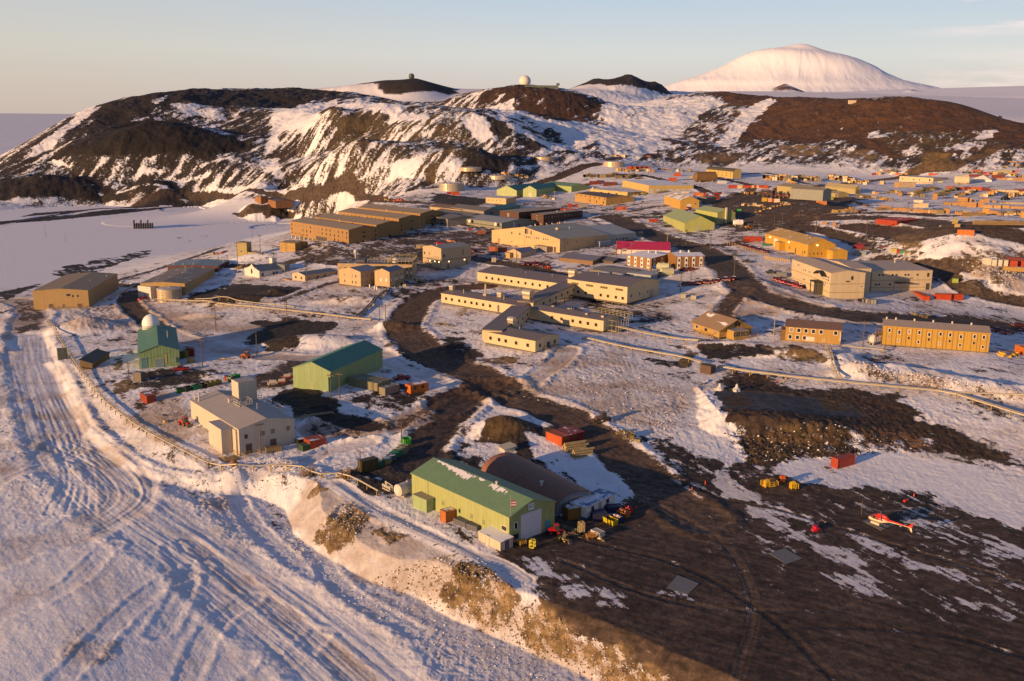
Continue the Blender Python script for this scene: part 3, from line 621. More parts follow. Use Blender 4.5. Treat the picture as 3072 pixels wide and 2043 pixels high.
# volcano: summit 38 km off
vm, N, bs = newmat('hazy_glacier_snow')
geo = N.new('ShaderNodeNewGeometry').outputs['Position']
n1 = N.noise(geo, .0012, 6, .6)
sl = N.new('ShaderNodeAttribute', attribute_name='bare').outputs['Fac']
nb = N.ramp(N.math('ADD', sl, N.math('MULTIPLY', N.math('SUBTRACT', N.noise(geo, .004, 6, .7), .5), .8)), .5, .62)
N.l.new(N.mix(nb, (.79,.80,.86), (.13,.085,.075)), bs.inputs['Base Color']); bs.inputs['Roughness'].default_value = .9; bs.inputs['Specular IOR Level'].default_value = .1  # snow tinted slightly blue, distance haze put into its colour
b = N.new('ShaderNodeBump', ins={'Strength': .3, 'Distance': 40.0, 'Height': n1}); N.l.new(b.outputs[0], bs.inputs['Normal'])
def pt(px, py, d):
    a, m = ray(px, py); return d*math.sin(a), d*math.cos(a), CZ+m*d
VD = 36000.
SIL = [(1900,290),(1990,262),(2020,248),(2080,232),(2130,215),(2180,195),(2210,178),(2240,163),(2260,155),(2300,148),(2335,145),(2375,134),(2405,130),(2425,132),(2455,145),(2490,156),(2535,165),(2580,178),(2620,196),(2660,220),(2710,240),(2760,252),(2805,262),(2850,272),(2950,283)]
sa = np.array([ray(*p)[0] for p in SIL]); sh = np.array([CZ+ray(*p)[1]*VD for p in SIL])
_a = np.linspace(sa[0], sa[-1], 400); _h = np.interp(_a, sa, sh); _h = np.convolve(np.pad(_h, 14, 'edge'), np.hanning(31)[1:-1]/np.hanning(31).sum(), 'valid'); sa, sh = _a, _h
pa = float(ray(2405, 130)[0]); ph = sh.max()
def volc(X, Y, D, A):
    Xc, Yc = VD*math.sin(pa), VD*math.cos(pa); U = (X-Xc)*math.cos(pa)-(Y-Yc)*math.sin(pa); V = (X-Xc)*math.sin(pa)+(Y-Yc)*math.cos(pa)
    r = np.hypot(U, V*np.where(V < 0, 1.7, 1.0))+1e-6; w = sst(-1, 1, U/r); o = r/VD
    def pf(sg):
        h = np.interp(pa+sg*o, sa, sh); e = (pa-sa[0]) if sg < 0 else (sa[-1]-pa); return np.where(o > e, h-(o-e)*VD*.10, h)
    z = pf(-1)*(1-w)+pf(1)*w; an = np.arctan2(U, V)
    k = np.clip(r/2500, 0, 1)*np.clip(1-r/16000, 0, 1)
    z += k*(22*fbm(an*5+fbm(X, Y, 5000, 3, 75)*1.5, r/5200, 1, 5, 70)+70*fbm(X, Y, 3200, 6, 71)+34*fbm(U*1.6+V*.35, V*.45-U*.1, 1500, 6, 76, True, .55))
    return z
far_grid('volcano', 4, 36, 17000, 46000, 900, 500, volc, vm, 'distant snow covered volcano with a rounded summit')
# wide snow slope between the town's hills and the volcano
P_ = [(1500,290),(1900,292),(2200,285),(2450,278),(2700,268),(2900,262),(3072,257),(3400,250)]
ra = np.array([ray(*p)[0] for p in P_]); rh = np.array([CZ+ray(*p)[1]*9000 for p in P_])
def slope(X, Y, D, A):
    pr = np.interp(A, ra, rh); t = np.clip((D-3800)/(9000-3800), 0, 1)
    z = 90+(pr-90)*t**1.2; z = np.where(D > 9000, pr-(D-9000)*.12, z)
    z = z-(1-np.clip((D-3600)/500, 0, 1))*60
    z = z+12*fbm(X, Y, 900, 4, 80)*np.clip(1-abs(t-.5)*2, 0, 1)
    for (px, py, d, rx, ry, bare) in CON: 
        a, m = ray(px, py); hx, hy = d*math.sin(a), d*math.cos(a); top = CZ+m*d
        c, s = math.cos(a), math.sin(a); U = (X-hx)*c-(Y-hy)*s; W = (X-hx)*s+(Y-hy)*c
        r = np.sqrt((U/rx)**2+(W/ry)**2); q = np.clip(1-r, 0, 1)
        z = np.maximum(z, z*(1-sst(0, .5, q))+(top-60+60*0)*0+z*0) if False else z+np.maximum(0, (top-z))*(q**1.15)
    return z
CON = [(2355,250,7200,290,500,1),(2738,269,8300,75,200,1)]
sme = far_grid('snow_slope', 0, 38, 3600, 13000, 800, 300, slope, vm, 'broad pink lit snow slope rising behind the brown hill')
co = np.empty(len(sme.vertices)*3, np.float32); sme.vertices.foreach_get('co', co); co = co.reshape(-1, 3)
br = np.zeros(len(co))
for (px, py, d, rx, ry, bare) in CON:
    a, m = ray(px, py); hx, hy = d*math.sin(a), d*math.cos(a); c, s = math.cos(a), math.sin(a)
    U = (co[:, 0]-hx)*c-(co[:, 1]-hy)*s; W = (co[:, 0]-hx)*s+(co[:, 1]-hy)*c
    br = np.maximum(br, .6*(1-sst(.35, .95, np.hypot(U/rx-.12, W/ry))))
attr(sme, 'bare', br)

# ---------------------------------------------------------------- light
SUN_AZ, SUN_EL = math.radians(54), math.radians(8.8)         # light travels 57 deg right of the view direction
ld = bpy.data.lights.new('sun', 'SUN'); ld.energy = 5.0; ld.angle = math.radians(.5); ld.color = (1.0, .60, .285)
lo = bpy.data.objects.new('sun', ld); COL.objects.link(lo)
dv = Vector((math.sin(SUN_AZ)*math.cos(SUN_EL), math.cos(SUN_AZ)*math.cos(SUN_EL), -math.sin(SUN_EL)))
lo.rotation_euler = dv.to_track_quat('-Z', 'Y').to_euler()
W = bpy.data.worlds.new('World'); SC.world = W; W.use_nodes = True; N = NT(W); bg = N.n['Background']
sky = N.new('ShaderNodeTexSky', sky_type='NISHITA', sun_disc=False); sky.sun_elevation = SUN_EL; sky.sun_rotation = SUN_AZ+math.pi
sky.altitude = 100; sky.air_density = 1.0; sky.dust_density = .5; sky.ozone_density = 2.5
tc = N.new('ShaderNodeTexCoord').outputs['Generated']
sx = N.new('ShaderNodeSeparateXYZ', ins={0: tc})
cr = N.new('ShaderNodeValToRGB', ins={0: N.math('ADD', N.math('MULTIPLY', sx.outputs['Z'], 1.0), .0)})
E_ = cr.color_ramp.elements
stops = [(0.0,(.46,.375,.38)),(.02,(.51,.43,.41)),(.06,(.55,.54,.52)),(.12,(.40,.48,.58)),(.22,(.14,.19,.30)),(.5,(.075,.11,.22)),(1.,(.05,.08,.19))]
E_[0].position, E_[0].color = stops[0][0], stops[0][1]+(1,); E_[1].position, E_[1].color = stops[-1][0], stops[-1][1]+(1,)
for p, c in stops[1:-1]: e = E_.new(p); e.color = c+(1,)
# thin cirrus bands on the right, low in the sky
mp = N.new('ShaderNodeMapping', ins={'Vector': tc, 'Scale': (3., 3., 26.)})
cn = N.noise(mp.outputs[0], 1.6, 6, .6)
lowb = N.math('MULTIPLY', N.ramp(sx.outputs['X'], .34, .44), N.ramp(sx.outputs['Z'], .075, .03))
hib = N.math('MULTIPLY', N.ramp(sx.outputs['X'], .33, .42), N.math('MULTIPLY', N.ramp(sx.outputs['Z'], .07, .09), N.ramp(sx.outputs['Z'], .16, .12)))
cl = N.math('MULTIPLY', N.math('ADD', N.math('MULTIPLY', lowb, N.ramp(cn, .38, .62)), N.math('MULTIPLY', hib, N.ramp(cn, .42, .62))), 1.0, clamp=True)
warm = N.math('MULTIPLY', N.ramp(sx.outputs['X'], .1, -.6), N.math('MULTIPLY', N.ramp(sx.outputs['Z'], .3, .02), .55))
grad = N.mix(cl, N.mix(warm, cr.outputs[0], (.50,.42,.33)), (.84,.66,.62))
skyc = N.mix(.86, N.mix(1.0, sky.outputs[0], (.10,.10,.10), 'MULTIPLY'), grad)
N.l.new(skyc, bg.inputs[0]); bg.inputs[1].default_value = 1.0
SC.view_settings.view_transform = 'Standard'; SC.view_settings.look = 'None'; SC.view_settings.exposure = 0.42; SC.view_settings.gamma = 1.0
SC.cycles.max_bounces = 4
# ---------------------------------------------------------------- building kit
MATS = {}
def panel(name, col, per=1.0, line=.25, rough=.55, stain=.18, metal=0., snow=0., horiz=False, spec=.3):
    key = (name,)+tuple(col)+(per, line, snow, horiz); stain = min(.6, stain*1.7)
    if key in MATS: return MATS[key]
    m, N, bs = newmat(name); uv = N.new('ShaderNodeTexCoord').outputs['UV']
    geo = N.new('ShaderNodeNewGeometry').outputs['Position']
    sp = N.new('ShaderNodeSeparateXYZ', ins={0: uv}); ax = sp.outputs[1 if horiz else 0]
    fr = N.math('FRACT', N.math('DIVIDE', ax, per))
    ln = N.math('MULTIPLY', N.math('LESS_THAN', fr, max(.07, .09/per)), line)
    cell = N.new('ShaderNodeTexWhiteNoise', noise_dimensions='1D', ins={'W': N.math('FLOOR', N.math('DIVIDE', ax, per))}).outputs[0]
    st = N.noise(geo, .7, 4, .65); st2 = N.noise(N.new('ShaderNodeMapping', ins={'Vector': geo, 'Scale': (2.5,2.5,.25)}).outputs[0], 1.0, 3)
    v = N.math('SUBTRACT', 1.0, ln); v = N.math('MULTIPLY', v, N.math('ADD', 1-stain*.9, N.math('MULTIPLY', N.math('ADD', st, st2), stain*.9)))
    v = N.math('MULTIPLY', v, N.math('ADD', .97, N.math('MULTIPLY', cell, .06)))
    c = N.new('ShaderNodeCombineXYZ', ins={0: v, 1: v, 2: v}).outputs[0]
    c = N.mix(1.0, tuple(q*w for q, w in zip(col, (.88,.84,.78))), c, 'MULTIPLY')
    if snow > 0:
        sm = N.ramp(N.math('ADD', N.noise(geo, .22, 5, .7), N.math('MULTIPLY', N.math('SUBTRACT', N.noise(geo, 1.6, 3, .7), .5), .35)), .62-snow*.34, .70-snow*.34)
        c = N.mix(sm, c, (.80,.79,.80))
    N.l.new(c, bs.inputs['Base Color'])
    bs.inputs['Roughness'].default_value = rough; bs.inputs['Metallic'].default_value = metal; bs.inputs['Specular IOR Level'].default_value = spec
    w = N.math('PINGPONG', N.math('DIVIDE', ax, per*.5), .5)
    b = N.new('ShaderNodeBump', ins={'Strength': .22, 'Distance': .10, 'Height': N.math('ADD', N.ramp(w, .1, .3), N.math('MULTIPLY', st, .4))}); N.l.new(b.outputs[0], bs.inputs['Normal'])
    MATS[key] = m; return m
def plain(name, col, rough=.6, metal=0., emit=None, var=.15, spec=.4):
    key = (name,)+tuple(col)+(rough,)
    if key in MATS: return MATS[key]
    m, N, bs = newmat(name); geo = N.new('ShaderNodeNewGeometry').outputs['Position']
    st = N.noise(geo, 1.3, 4, .65); f = N.math('ADD', 1-var, N.math('MULTIPLY', st, var*2))
    c = N.mix(1.0, tuple(col), N.new('ShaderNodeCombineXYZ', ins={0: f, 1: f, 2: f}).outputs[0], 'MULTIPLY')
    N.l.new(c, bs.inputs['Base Color']); bs.inputs['Roughness'].default_value = rough; bs.inputs['Metallic'].default_value = metal; bs.inputs['Specular IOR Level'].default_value = spec
    if emit: bs.inputs['Emission Color'].default_value = emit+(1,); bs.inputs['Emission Strength'].default_value = 6
    MATS[key] = m; return m
def glass():
    return plain('window_glass', (.018,.022,.03), .15, 0, None, .1, .8)
TAN = (.50,.40,.25); TRIM = (.30,.26,.2); DWIN = (.02,.02,.025)
def mset(**k): return k

class MB:
    def __init__(s): s.v = []; s.f = []; s.m = []
    def quad(s, pts, mi=0):
        b = len(s.v); s.v += [tuple(p) for p in pts]; s.f.append(tuple(range(b, b+len(pts)))); s.m.append(mi)
    def box(s, x0, x1, y0, y1, z0, z1, mi=0, top=None):
        b = len(s.v); s.v += [(x0,y0,z0),(x1,y0,z0),(x1,y1,z0),(x0,y1,z0),(x0,y0,z1),(x1,y0,z1),(x1,y1,z1),(x0,y1,z1)]
        F_ = [(0,3,2,1),(4,5,6,7),(0,1,5,4),(1,2,6,5),(2,3,7,6),(3,0,4,7)]
        for i, q in enumerate(F_): s.f.append(tuple(b+k for k in q)); s.m.append(top if (i == 1 and top is not None) else mi)
    def prism(s, prof, x0, x1, mi=0, axis='x', caps=True):     # prof: list of (a,z) across, extruded along axis
        b = len(s.v); n = len(prof)
        for X in (x0, x1):
            for (a, zz) in prof: s.v.append((X, a, zz) if axis == 'x' else (a, X, zz))
        for i in range(n):
            j = (i+1) % n; q = (b+i, b+j, b+n+j, b+n+i); s.f.append(q); s.m.append(mi[i] if isinstance(mi, (list, tuple)) else mi)
        c = mi[0] if isinstance(mi, (list, tuple)) else mi
        if caps: s.f.append(tuple(range(b+n-1, b-1, -1))); s.m.append(c); s.f.append(tuple(range(b+n, b+2*n))); s.m.append(c)
    def cyl(s, c, r, h, axis='z', n=12, mi=0, r2=None, cap=None):
        b = len(s.v); r2 = r if r2 is None else r2
        for k, (t, rr) in enumerate(((0, r), (h, r2))):
            for i in range(n):
                a = 2*math.pi*i/n; u, w = rr*math.cos(a), rr*math.sin(a)
                p = {'z': (u, w, t), 'x': (t, u, w), 'y': (u, t, w)}[axis]; s.v.append((c[0]+p[0], c[1]+p[1], c[2]+p[2]))
        for i in range(n): j = (i+1) % n; s.f.append((b+i, b+j, b+n+j, b+n+i)); s.m.append(mi)
        s.f.append(tuple(range(b+n-1, b-1, -1))); s.f.append(tuple(range(b+n, b+2*n))); s.m += [mi if cap is None else cap]*2
    def tube(s, pts, r, n=6, mi=0):
        pts = [Vector(p) for p in pts]; b = len(s.v)
        for i, p in enumerate(pts):
            d = (pts[min(i+1, len(pts)-1)]-pts[max(i-1, 0)]).normalized(); up = Vector((0,0,1)) if abs(d.z) < .95 else Vector((1,0,0))
            a = d.cross(up).normalized(); c = a.cross(d)
            for k in range(n): t = 2*math.pi*k/n; s.v.append(tuple(p+(a*math.cos(t)+c*math.sin(t))*r))
        for i in range(len(pts)-1):
            for k in range(n): j = (k+1) % n; s.f.append((b+i*n+k, b+i*n+j, b+(i+1)*n+j, b+(i+1)*n+k)); s.m.append(mi)
        s.f.append(tuple(b+k for k in range(n-1, -1, -1))); s.f.append(tuple(b+(len(pts)-1)*n+k for k in range(n))); s.m += [mi, mi]
    def lathe(s, c, prof, n=16, mi=0):               # prof: (r,z) bottom to top
        b = len(s.v)
        for (r, zz) in prof:
            for i in range(n): a = 2*math.pi*i/n; s.v.append((c[0]+r*math.cos(a), c[1]+r*math.sin(a), c[2]+zz))
        for k in range(len(prof)-1):
            for i in range(n): j = (i+1) % n; s.f.append((b+k*n+i, b+k*n+j, b+(k+1)*n+j, b+(k+1)*n+i)); s.m.append(mi)
        s.f.append(tuple(range(b+n-1, b-1, -1))); s.f.append(tuple(range(b+(len(prof)-1)*n, b+len(prof)*n))); s.m += [mi, mi]
    def mesh(s, name, mats, smooth=False):
        me = bpy.data.meshes.new(name); me.from_pydata(s.v, [], s.f); me.validate()
        bm = bmesh.new(); bm.from_mesh(me); bmesh.ops.recalc_face_normals(bm, faces=bm.faces); 
        uv = bm.loops.layers.uv.new('UVMap')
        for f in bm.faces:
            n = f.normal; t = Vector((-n.y, n.x, 0)) if abs(n.z) < .999 else Vector((1, 0, 0))
            if t.length < 1e-4: t = Vector((1,0,0))
            t.normalize(); w = n.cross(t)
            for l in f.loops: l[uv].uv = (l.vert.co.dot(t), l.vert.co.dot(w))
            f.smooth = smooth
        bm.to_mesh(me); bm.free()
        if len(me.polygons) == len(s.m): me.polygons.foreach_set('material_index', s.m)
        for m in (mats if isinstance(mats, (list, tuple)) else [mats]): me.materials.append(m)
        return me
    def obj(s, name, mats, parent=None, M=None, smooth=False):
        o = bpy.data.objects.new(name, s.mesh(name, mats, smooth)); COL.objects.link(o)
        if parent is not None: o.parent = parent
        if M is not None: o.matrix_basis = M
        return o
def inst(name, me, parent, M):
    o = bpy.data.objects.new(name, me); COL.objects.link(o); o.parent = parent; o.matrix_basis = M; return o
def T(x, y, z=0, r=0): return Matrix.Translation((x, y, z)) @ Matrix.Rotation(r, 4, 'Z')
def root(name, label, cat, M, group=None):
    o = bpy.data.objects.new(name, None); COL.objects.link(o); o.matrix_basis = M; o.empty_display_size = .5
    o['label'] = label; o['category'] = cat
    if group: o['group'] = group
    return o
def tag(o, label, cat, group=None, kind=None):
    o['label'] = label; o['category'] = cat
    if group: o['group'] = group
    if kind: o['kind'] = kind
    return o
def zat(X, Y, py):                                   # height above (X,Y) that shows at row py
    lo, hi = -40., 400.
    for _ in range(40):
        m = (lo+hi)/2
        if project(X, Y, m)[1] > py: lo = m
        else: hi = m
    return (lo+hi)/2
ZA = lambda a, b: (640+a/3.92, 560+b/3.92)
ZB = lambda a, b: (1240+a/3.92, 500+b/3.92)
ZC = lambda a, b: (1840+a/3.92, 500+b/3.92)
ZD = lambda a, b: (2440+a/3.731, 440+b/3.731)
Z1 = lambda a, b: (a/2.354, 700+b/2.354)
Z2 = lambda a, b: (1000+a/2.354, 700+b/2.354)
Z3 = lambda a, b: (2072+a/2.354, 700+b/2.354)
Z4 = lambda a, b: (1000+a/2.354, 1200+b/2.354)
Z5 = lambda a, b: (2072+a/2.354, 1200+b/2.354)
Z6 = lambda a, b: (1000+a/2.354, 200+b/2.354)
Z7 = lambda a, b: (2072+a/2.354, 200+b/2.354)

WR = random.Random(4); FRAMES = {}; VERB = False
class Bld:
    """A rectangular building set out from the photo: A, B are the feet of its visible front wall (left, right),
    eave row at A gives the height, C is the eave corner next to B (or A) and gives the depth."""
    def __init__(s, key, A, B, ey=None, h=None, C=None, D=None, side='B', z0=None, lift=0, eave=None):
        if eave is not None:                         # A, B are eave corners at height eave + h
            a = atz(A[0], A[1], eave+h)+(eave,); b = atz(B[0], B[1], eave+h)+(eave,)
        else: a = G(*A); b = G(*B)
        zb = (a[2]+b[2])/2 if z0 is None else z0
        if eave is None and z0 is None: z0 = zb
        if z0 is not None: a = atz(A[0], A[1], z0)+(z0,); b = atz(B[0], B[1], z0)+(z0,)
        s.ang = math.atan2(b[1]-a[1], b[0]-a[0]); s.L = math.hypot(b[0]-a[0], b[1]-a[1]); s.z = zb
        s.h = h if h else zat(a[0], a[1], ey)-zb
        e = (math.cos(s.ang), math.sin(s.ang)); n = (-e[1], e[0])
        if C:
            c = atz(C[0], C[1], zb+s.h); ref = b if side == 'B' else a
            w = (c[0]-ref[0], c[1]-ref[1]); s.D = w[0]*n[0]+w[1]*n[1]; off = w[0]*e[0]+w[1]*e[1]
            sk = math.atan2(off, s.D); wgt = s.D**2/(s.L**2+s.D**2)
            if abs(sk) < .7 and s.D > 2:
                s.ang -= sk*wgt; e = (math.cos(s.ang), math.sin(s.ang)); n = (-e[1], e[0]); s.D = w[0]*n[0]+w[1]*n[1]
                if side == 'B': a = (b[0]-e[0]*s.L, b[1]-e[1]*s.L, a[2])
            if VERB: print('BLD %-22s L%.1f D%.1f h%.1f z%.1f skew %.0f' % (key, s.L, s.D, s.h, zb, math.degrees(math.atan2(off, s.D))))
        if D: s.D = D
        s.D = max(2.0, s.D); s.x, s.y = a[0], a[1]; s.lift = lift; s.parts = {}
        s.M = T(a[0], a[1], zb, s.ang); s.key = key; FRAMES[key] = s
    def pt(s, u, v): 
        p = s.M @ Vector((u, v, 0)); return p.x, p.y
    def root(s, name, label, cat='building', group=None):
        s.r = root(name, label, cat, s.M, group); return s
    def ridge_from(s, py, where='R'):                # rise of the ridge from its row in the photo
        u, v = {'R': (s.L, s.D/2), 'F': (s.L/2, 0), 'L': (0, s.D/2)}[where]; X, Y = s.pt(u, v)
        return max(.2, zat(X, Y, py)-s.z-s.h)
    def mass(s, wall, roof, ridge='u', rise=1.0, box=None, over=.35, lift=None, h=None, arch=False, wname='wall', rname='roof', thick=.18, z0=0):
        u0, u1, v0, v1 = box if box else (0, s.L, 0, s.D); h = s.h if h is None else h; lift = s.lift if lift is None else lift
        b = MB(); zb = z0+lift if lift else z0-1.2
        def P(u, v, z): return (u, v, z)
        if arch:
            n = 14; prof = []
            for i in range(n+1):
                t = math.pi*i/n; prof.append((-math.cos(t), math.sin(t)))
            if ridge == 'u':
                pr = [(v0+(v1-v0)*(1+a)/2, h+rise*w if arch != 'full' else z0+(h+rise)*w) for a, w in prof]
                body = [(v1, zb), (v0, zb)]+pr if arch != 'full' else pr
                b.prism(body, u0, u1, 0, 'x')
                outer = [(p[0], p[1]+.03) for p in pr]; q = MB()
                k = thick; cy = (v0+v1)/2
                shell = outer+[((p[0]-cy)*1.0+cy, p[1]+.16) for p in reversed(outer)]
                shell = [((p[0]-cy)*1.012+cy, p[1]) for p in shell]
                q.prism(shell, u0-over, u1+over, 0, 'x')
            else:
                pr = [(u0+(u1-u0)*(1+a)/2, h+rise*w) for a, w in prof]
                b.prism([(u1, zb), (u0, zb)]+pr, v0, v1, 0, 'y'); q = MB()
                outer = [(p[0], p[1]+.03) for p in pr]; q.prism(outer+[(p[0], p[1]+.16) for p in reversed(outer)], v0-over, v1+over, 0, 'y')
            w = b.obj(wname, wall, s.r); r = q.obj(rname, roof, s.r, smooth=False)
            return w, r
        if ridge in ('u', 'v'):
            if ridge == 'u':
                m = (v0+v1)/2; b.prism([(v0, zb), (v1, zb), (v1, h), (m, h+rise), (v0, h)], u0, u1, 0, 'x')
            else:
                m = (u0+u1)/2; b.prism([(u0, zb), (u1, zb), (u1, h), (m, h+rise), (u0, h)], v0, v1, 0, 'y')
            q = MB(); a0, a1 = (v0, v1) if ridge == 'u' else (u0, u1); l0, l1 = (u0, u1) if ridge == 'u' else (v0, v1)
            half = (a1-a0)/2; sl = rise/half; o = over; t = .02
            prof = [(a0-o, h-o*sl+t), (m, h+rise+t), (a1+o, h-o*sl+t), (a1+o, h-o*sl+t+thick), (m, h+rise+t+thick), (a0-o, h-o*sl+t+thick)]
            q.prism(prof, l0-over, l1+over, [1,1,2,0,0,2], 'x' if ridge == 'u' else 'y')
        else:
            r0 = r1 = h
            if ridge == 'shed': r1 = h+rise
            b.prism([(v0, zb), (v1, zb), (v1, r1), (v0, r0)], u0, u1, 0, 'x'); q = MB(); sl = (r1-r0)/(v1-v0); o = over; t = .02
            q.prism([(v0-o, r0-o*sl+t), (v1+o, r1+o*sl+t), (v1+o, r1+o*sl+t+thick), (v0-o, r0-o*sl+t+thick)], u0-over, u1+over, [1,2,0,2], 'x')
        w = b.obj(wname, wall, s.r)
        r = q.obj(rname, [roof, wall, wall] if not isinstance(roof, (list, tuple)) else list(roof), s.r)
        s.last = (u0, u1, v0, v1, h, zb); return w, r
    def _F(s, face, u, z, off=0, box=None):
        u0, u1, v0, v1 = box if box else (0, s.L, 0, s.D)
        if face == 'F': return T(u0+u, v0-off, z, 0)
        if face == 'R': return T(u1+off, v0+u, z, math.pi/2)
        if face == 'L': return T(u0-off, v1-u, z, -math.pi/2)
        if face == 'K': return T(u1-u, v1+off, z, math.pi)
    def win(s, face, us, z, w=.9, h=1.2, frame=(.55,.5,.42), kind='window', mat=None, box=None, fw=.1):
        def mk(blind):
            return s._win(w, h, frame, kind, plain('blind', (.24,.19,.13), .5) if blind else mat, fw)
        for u in (us if isinstance(us, (list, tuple)) else [us]): inst(kind, mk(kind == 'window' and mat is None and WR.random() < .22), s.r, s._F(face, u, z, 0, box))
    def _win(s, w, h, frame, kind, mat, fw):
        key = ('w', w, h, tuple(frame), kind, fw, mat.name if mat else 0); me = s.parts.get(key)
        if me is None:
            b = MB(); b.box(-w/2, w/2, -.04, .05, 0, h, 0)
            for q in ((-w/2-fw, -w/2, -fw, h+fw), (w/2, w/2+fw, -fw, h+fw), (-w/2, w/2, h, h+fw), (-w/2, w/2, -fw, 0)): b.box(q[0], q[1], -.08, .05, q[2], q[3], 1)
            if w > 1.6 and kind == 'window':
                for i in range(1, int(w/1.2)+1): b.box(-w/2+i*w/(int(w/1.2)+1)-.03, -w/2+i*w/(int(w/1.2)+1)+.03, -.07, .04, 0, h, 1)
            me = b.mesh(kind, [mat or glass(), plain('frame_paint', frame)]); s.parts[key] = me
        return me
    def wins(s, face, n, u0, u1, z, w=.9, h=1.2, **k):
        s.win(face, [u0+(u1-u0)*i/max(1, n-1) for i in range(n)], z, w, h, **k)
    def door(s, face, u, z=0, w=1., h=2.1, col=(.25,.2,.15), frame=(.4,.36,.3), name='door', box=None):
        b = MB(); b.box(-w/2, w/2, -.06, .05, 0, h, 0)
        for i in range(1, int(h/1.0)+1) if w > 2 else []: b.box(-w/2, w/2, -.07, -.055, i*1.0-.03, i*1.0+.02, 1)
        for q in ((-w/2-.1, -w/2, 0, h+.1), (w/2, w/2+.1, 0, h+.1), (-w/2, w/2, h, h+.1)): b.box(q[0], q[1], -.09, .05, q[2], q[3], 1)
        return b.obj(name, [plain('door_paint', col), plain('frame_paint', frame)], s.r, s._F(face, u, z, 0, box))
    def posts(s, box=None, nx=8, ny=3, r=.15, zt=None, drop=1.0, mat=None):
        u0, u1, v0, v1 = box if box else (0, s.L, 0, s.D); zt = s.lift if zt is None else zt
        b = MB(); b.box(-r, r, -r, r, -drop, zt, 0); me = b.mesh('post', mat or plain('steel_post', (.10,.085,.07)))
        for i in range(nx):
            for j in range(ny): inst('post', me, s.r, T(u0+.4+(u1-u0-.8)*i/max(1, nx-1), v0+.5+(v1-v0-1.0)*j/max(1, ny-1)))
        for j in range(ny):
            b = MB(); vv = v0+.5+(v1-v0-1.0)*j/max(1, ny-1); b.box(u0+.2, u1-.2, vv-.12, vv+.12, zt-.45, zt-.02, 0)
            b.obj('floor_beam', mat or plain('steel_post', (.10,.085,.07)), s.r)
    def pipe(s, u, v, h=1.2, r=.15, zb=None, col=(.55,.5,.42), name='vent'):
        b = MB(); b.cyl((0,0,0), r, h, n=8); b.cyl((0,0,h), r*1.7, .12, n=8, r2=r*.6); b.obj(name, plain('vent_paint', col), s.r, T(u, v, zb if zb is not None else s.h))
    def boxp(s, name, u0, u1, v0, v1, z0, z1, mat, top=None):
        b = MB(); b.box(0, u1-u0, 0, v1-v0, 0, z1-z0, 0, 1 if top else None); return b.obj(name, [mat, top] if top else mat, s.r, T(u0, v0, z0))
    def rail(s, box, z, h=1.0, name='railing', col=(.42,.36,.2), legs=0):
        u0, u1, v0, v1 = box; b = MB(); nx = max(2, int((u1-u0)/1.6)); ny = max(2, int((v1-v0)/1.6))
        for i in range(nx+1):
            for v in (v0, v1): b.box(u0+(u1-u0)*i/nx-.04, u0+(u1-u0)*i/nx+.04, v-.04, v+.04, z-legs, z+h)
        for j in range(1, ny):
            for u in (u0, u1): b.box(u-.04, u+.04, v0+(v1-v0)*j/ny-.04, v0+(v1-v0)*j/ny+.04, z-legs, z+h)
        for zz in (z+h, z+h*.5):
            b.box(u0, u1, v0-.03, v0+.03, zz-.04, zz+.04); b.box(u0, u1, v1-.03, v1+.03, zz-.04, zz+.04)
            b.box(u0-.03, u0+.03, v0, v1, zz-.035, zz+.035); b.box(u1-.03, u1+.03, v0, v1, zz-.035, zz+.035)
        b.obj(name, plain('railing_paint', col), s.r)
# ================================================================ BUILDINGS
C_TAN = (.46,.34,.20); C_BROWN = (.30,.19,.085); C_CREAM = (.58,.50,.36); C_YEL = (.52,.33,.09); C_GREEN = (.36,.44,.19); C_TEAL = (.07,.20,.16)
R_TAN = (.33,.27,.19); R_GREY = (.17,.17,.18); R_BLUE = (.20,.24,.30)
# ---- green hangar by the helicopter pad
b = Bld('hangar', (1242,1493), (1527,1635), 1419, C=(1650,1499.5)).root('hangar', 'long green metal hangar with roller door beside the helicopter pad', 'hangar')
rise = b.ridge_from(1499.5)
wg = panel('green_siding', (.35,.40,.17), 1.2, .22, snow=0); rg = panel('green_roof', (.17,.30,.18), .8, .3, snow=0)
b.mass(wg, rg, 'u', rise, over=.25)
for i, (u0, u1, w0, w1) in enumerate([(.06,.17,.3,1.0),(.17,.30,.3,1.5),(.30,.37,.3,1.9),(.37,.44,.5,2.0),(.45,.47,.3,.9),(.50,.56,.3,.8),(.63,.70,.4,1.6),(.71,.77,.4,2.1),(.78,.80,.9,1.5)]):
    n = 7; sl = rise/(b.D/2)
    top = [(b.L*(u0+(u1-u0)*k/n), w0*(.7+.6*random.random())) for k in range(n+1)]; bot = [(b.L*(u0+(u1-u0)*k/n), w1*(.6+.7*random.random())) for k in range(n+1)]
    pts = [(u, b.D/2-w, b.h+rise-w*sl+.26) for u, w in top]+[(u, b.D/2-w, b.h+rise-w*sl+.26) for u, w in reversed(bot)]
    sn_ = MB(); sn_.quad(pts); sn_.obj('roof_snow', plain('roof_snow', (.78,.76,.76), .9), b.r)
b.win('F', [b.L*.235, b.L*.345, b.L*.52, b.L*.64, b.L*.76], 1.9, .55, .85, (.25,.32,.14)); b.win('F', b.L*.955, 2.6, 1.5, .9, (.7,.62,.4))
dw = b.D; b.door('R', dw*.47, 0, dw*.44, b.h*.93, (.62,.58,.62), (.5,.5,.5), 'roller_door')
b.win('R', dw*.14, 2.9, .8, 1.3, (.75,.75,.75)); b.win('R', dw*.13, .8, 1.6, 1.0, (.12,.18,.15)); b.door('R', dw*.84, 0, 1.1, 2.3, (.05,.28,.42), (.2,.3,.28))
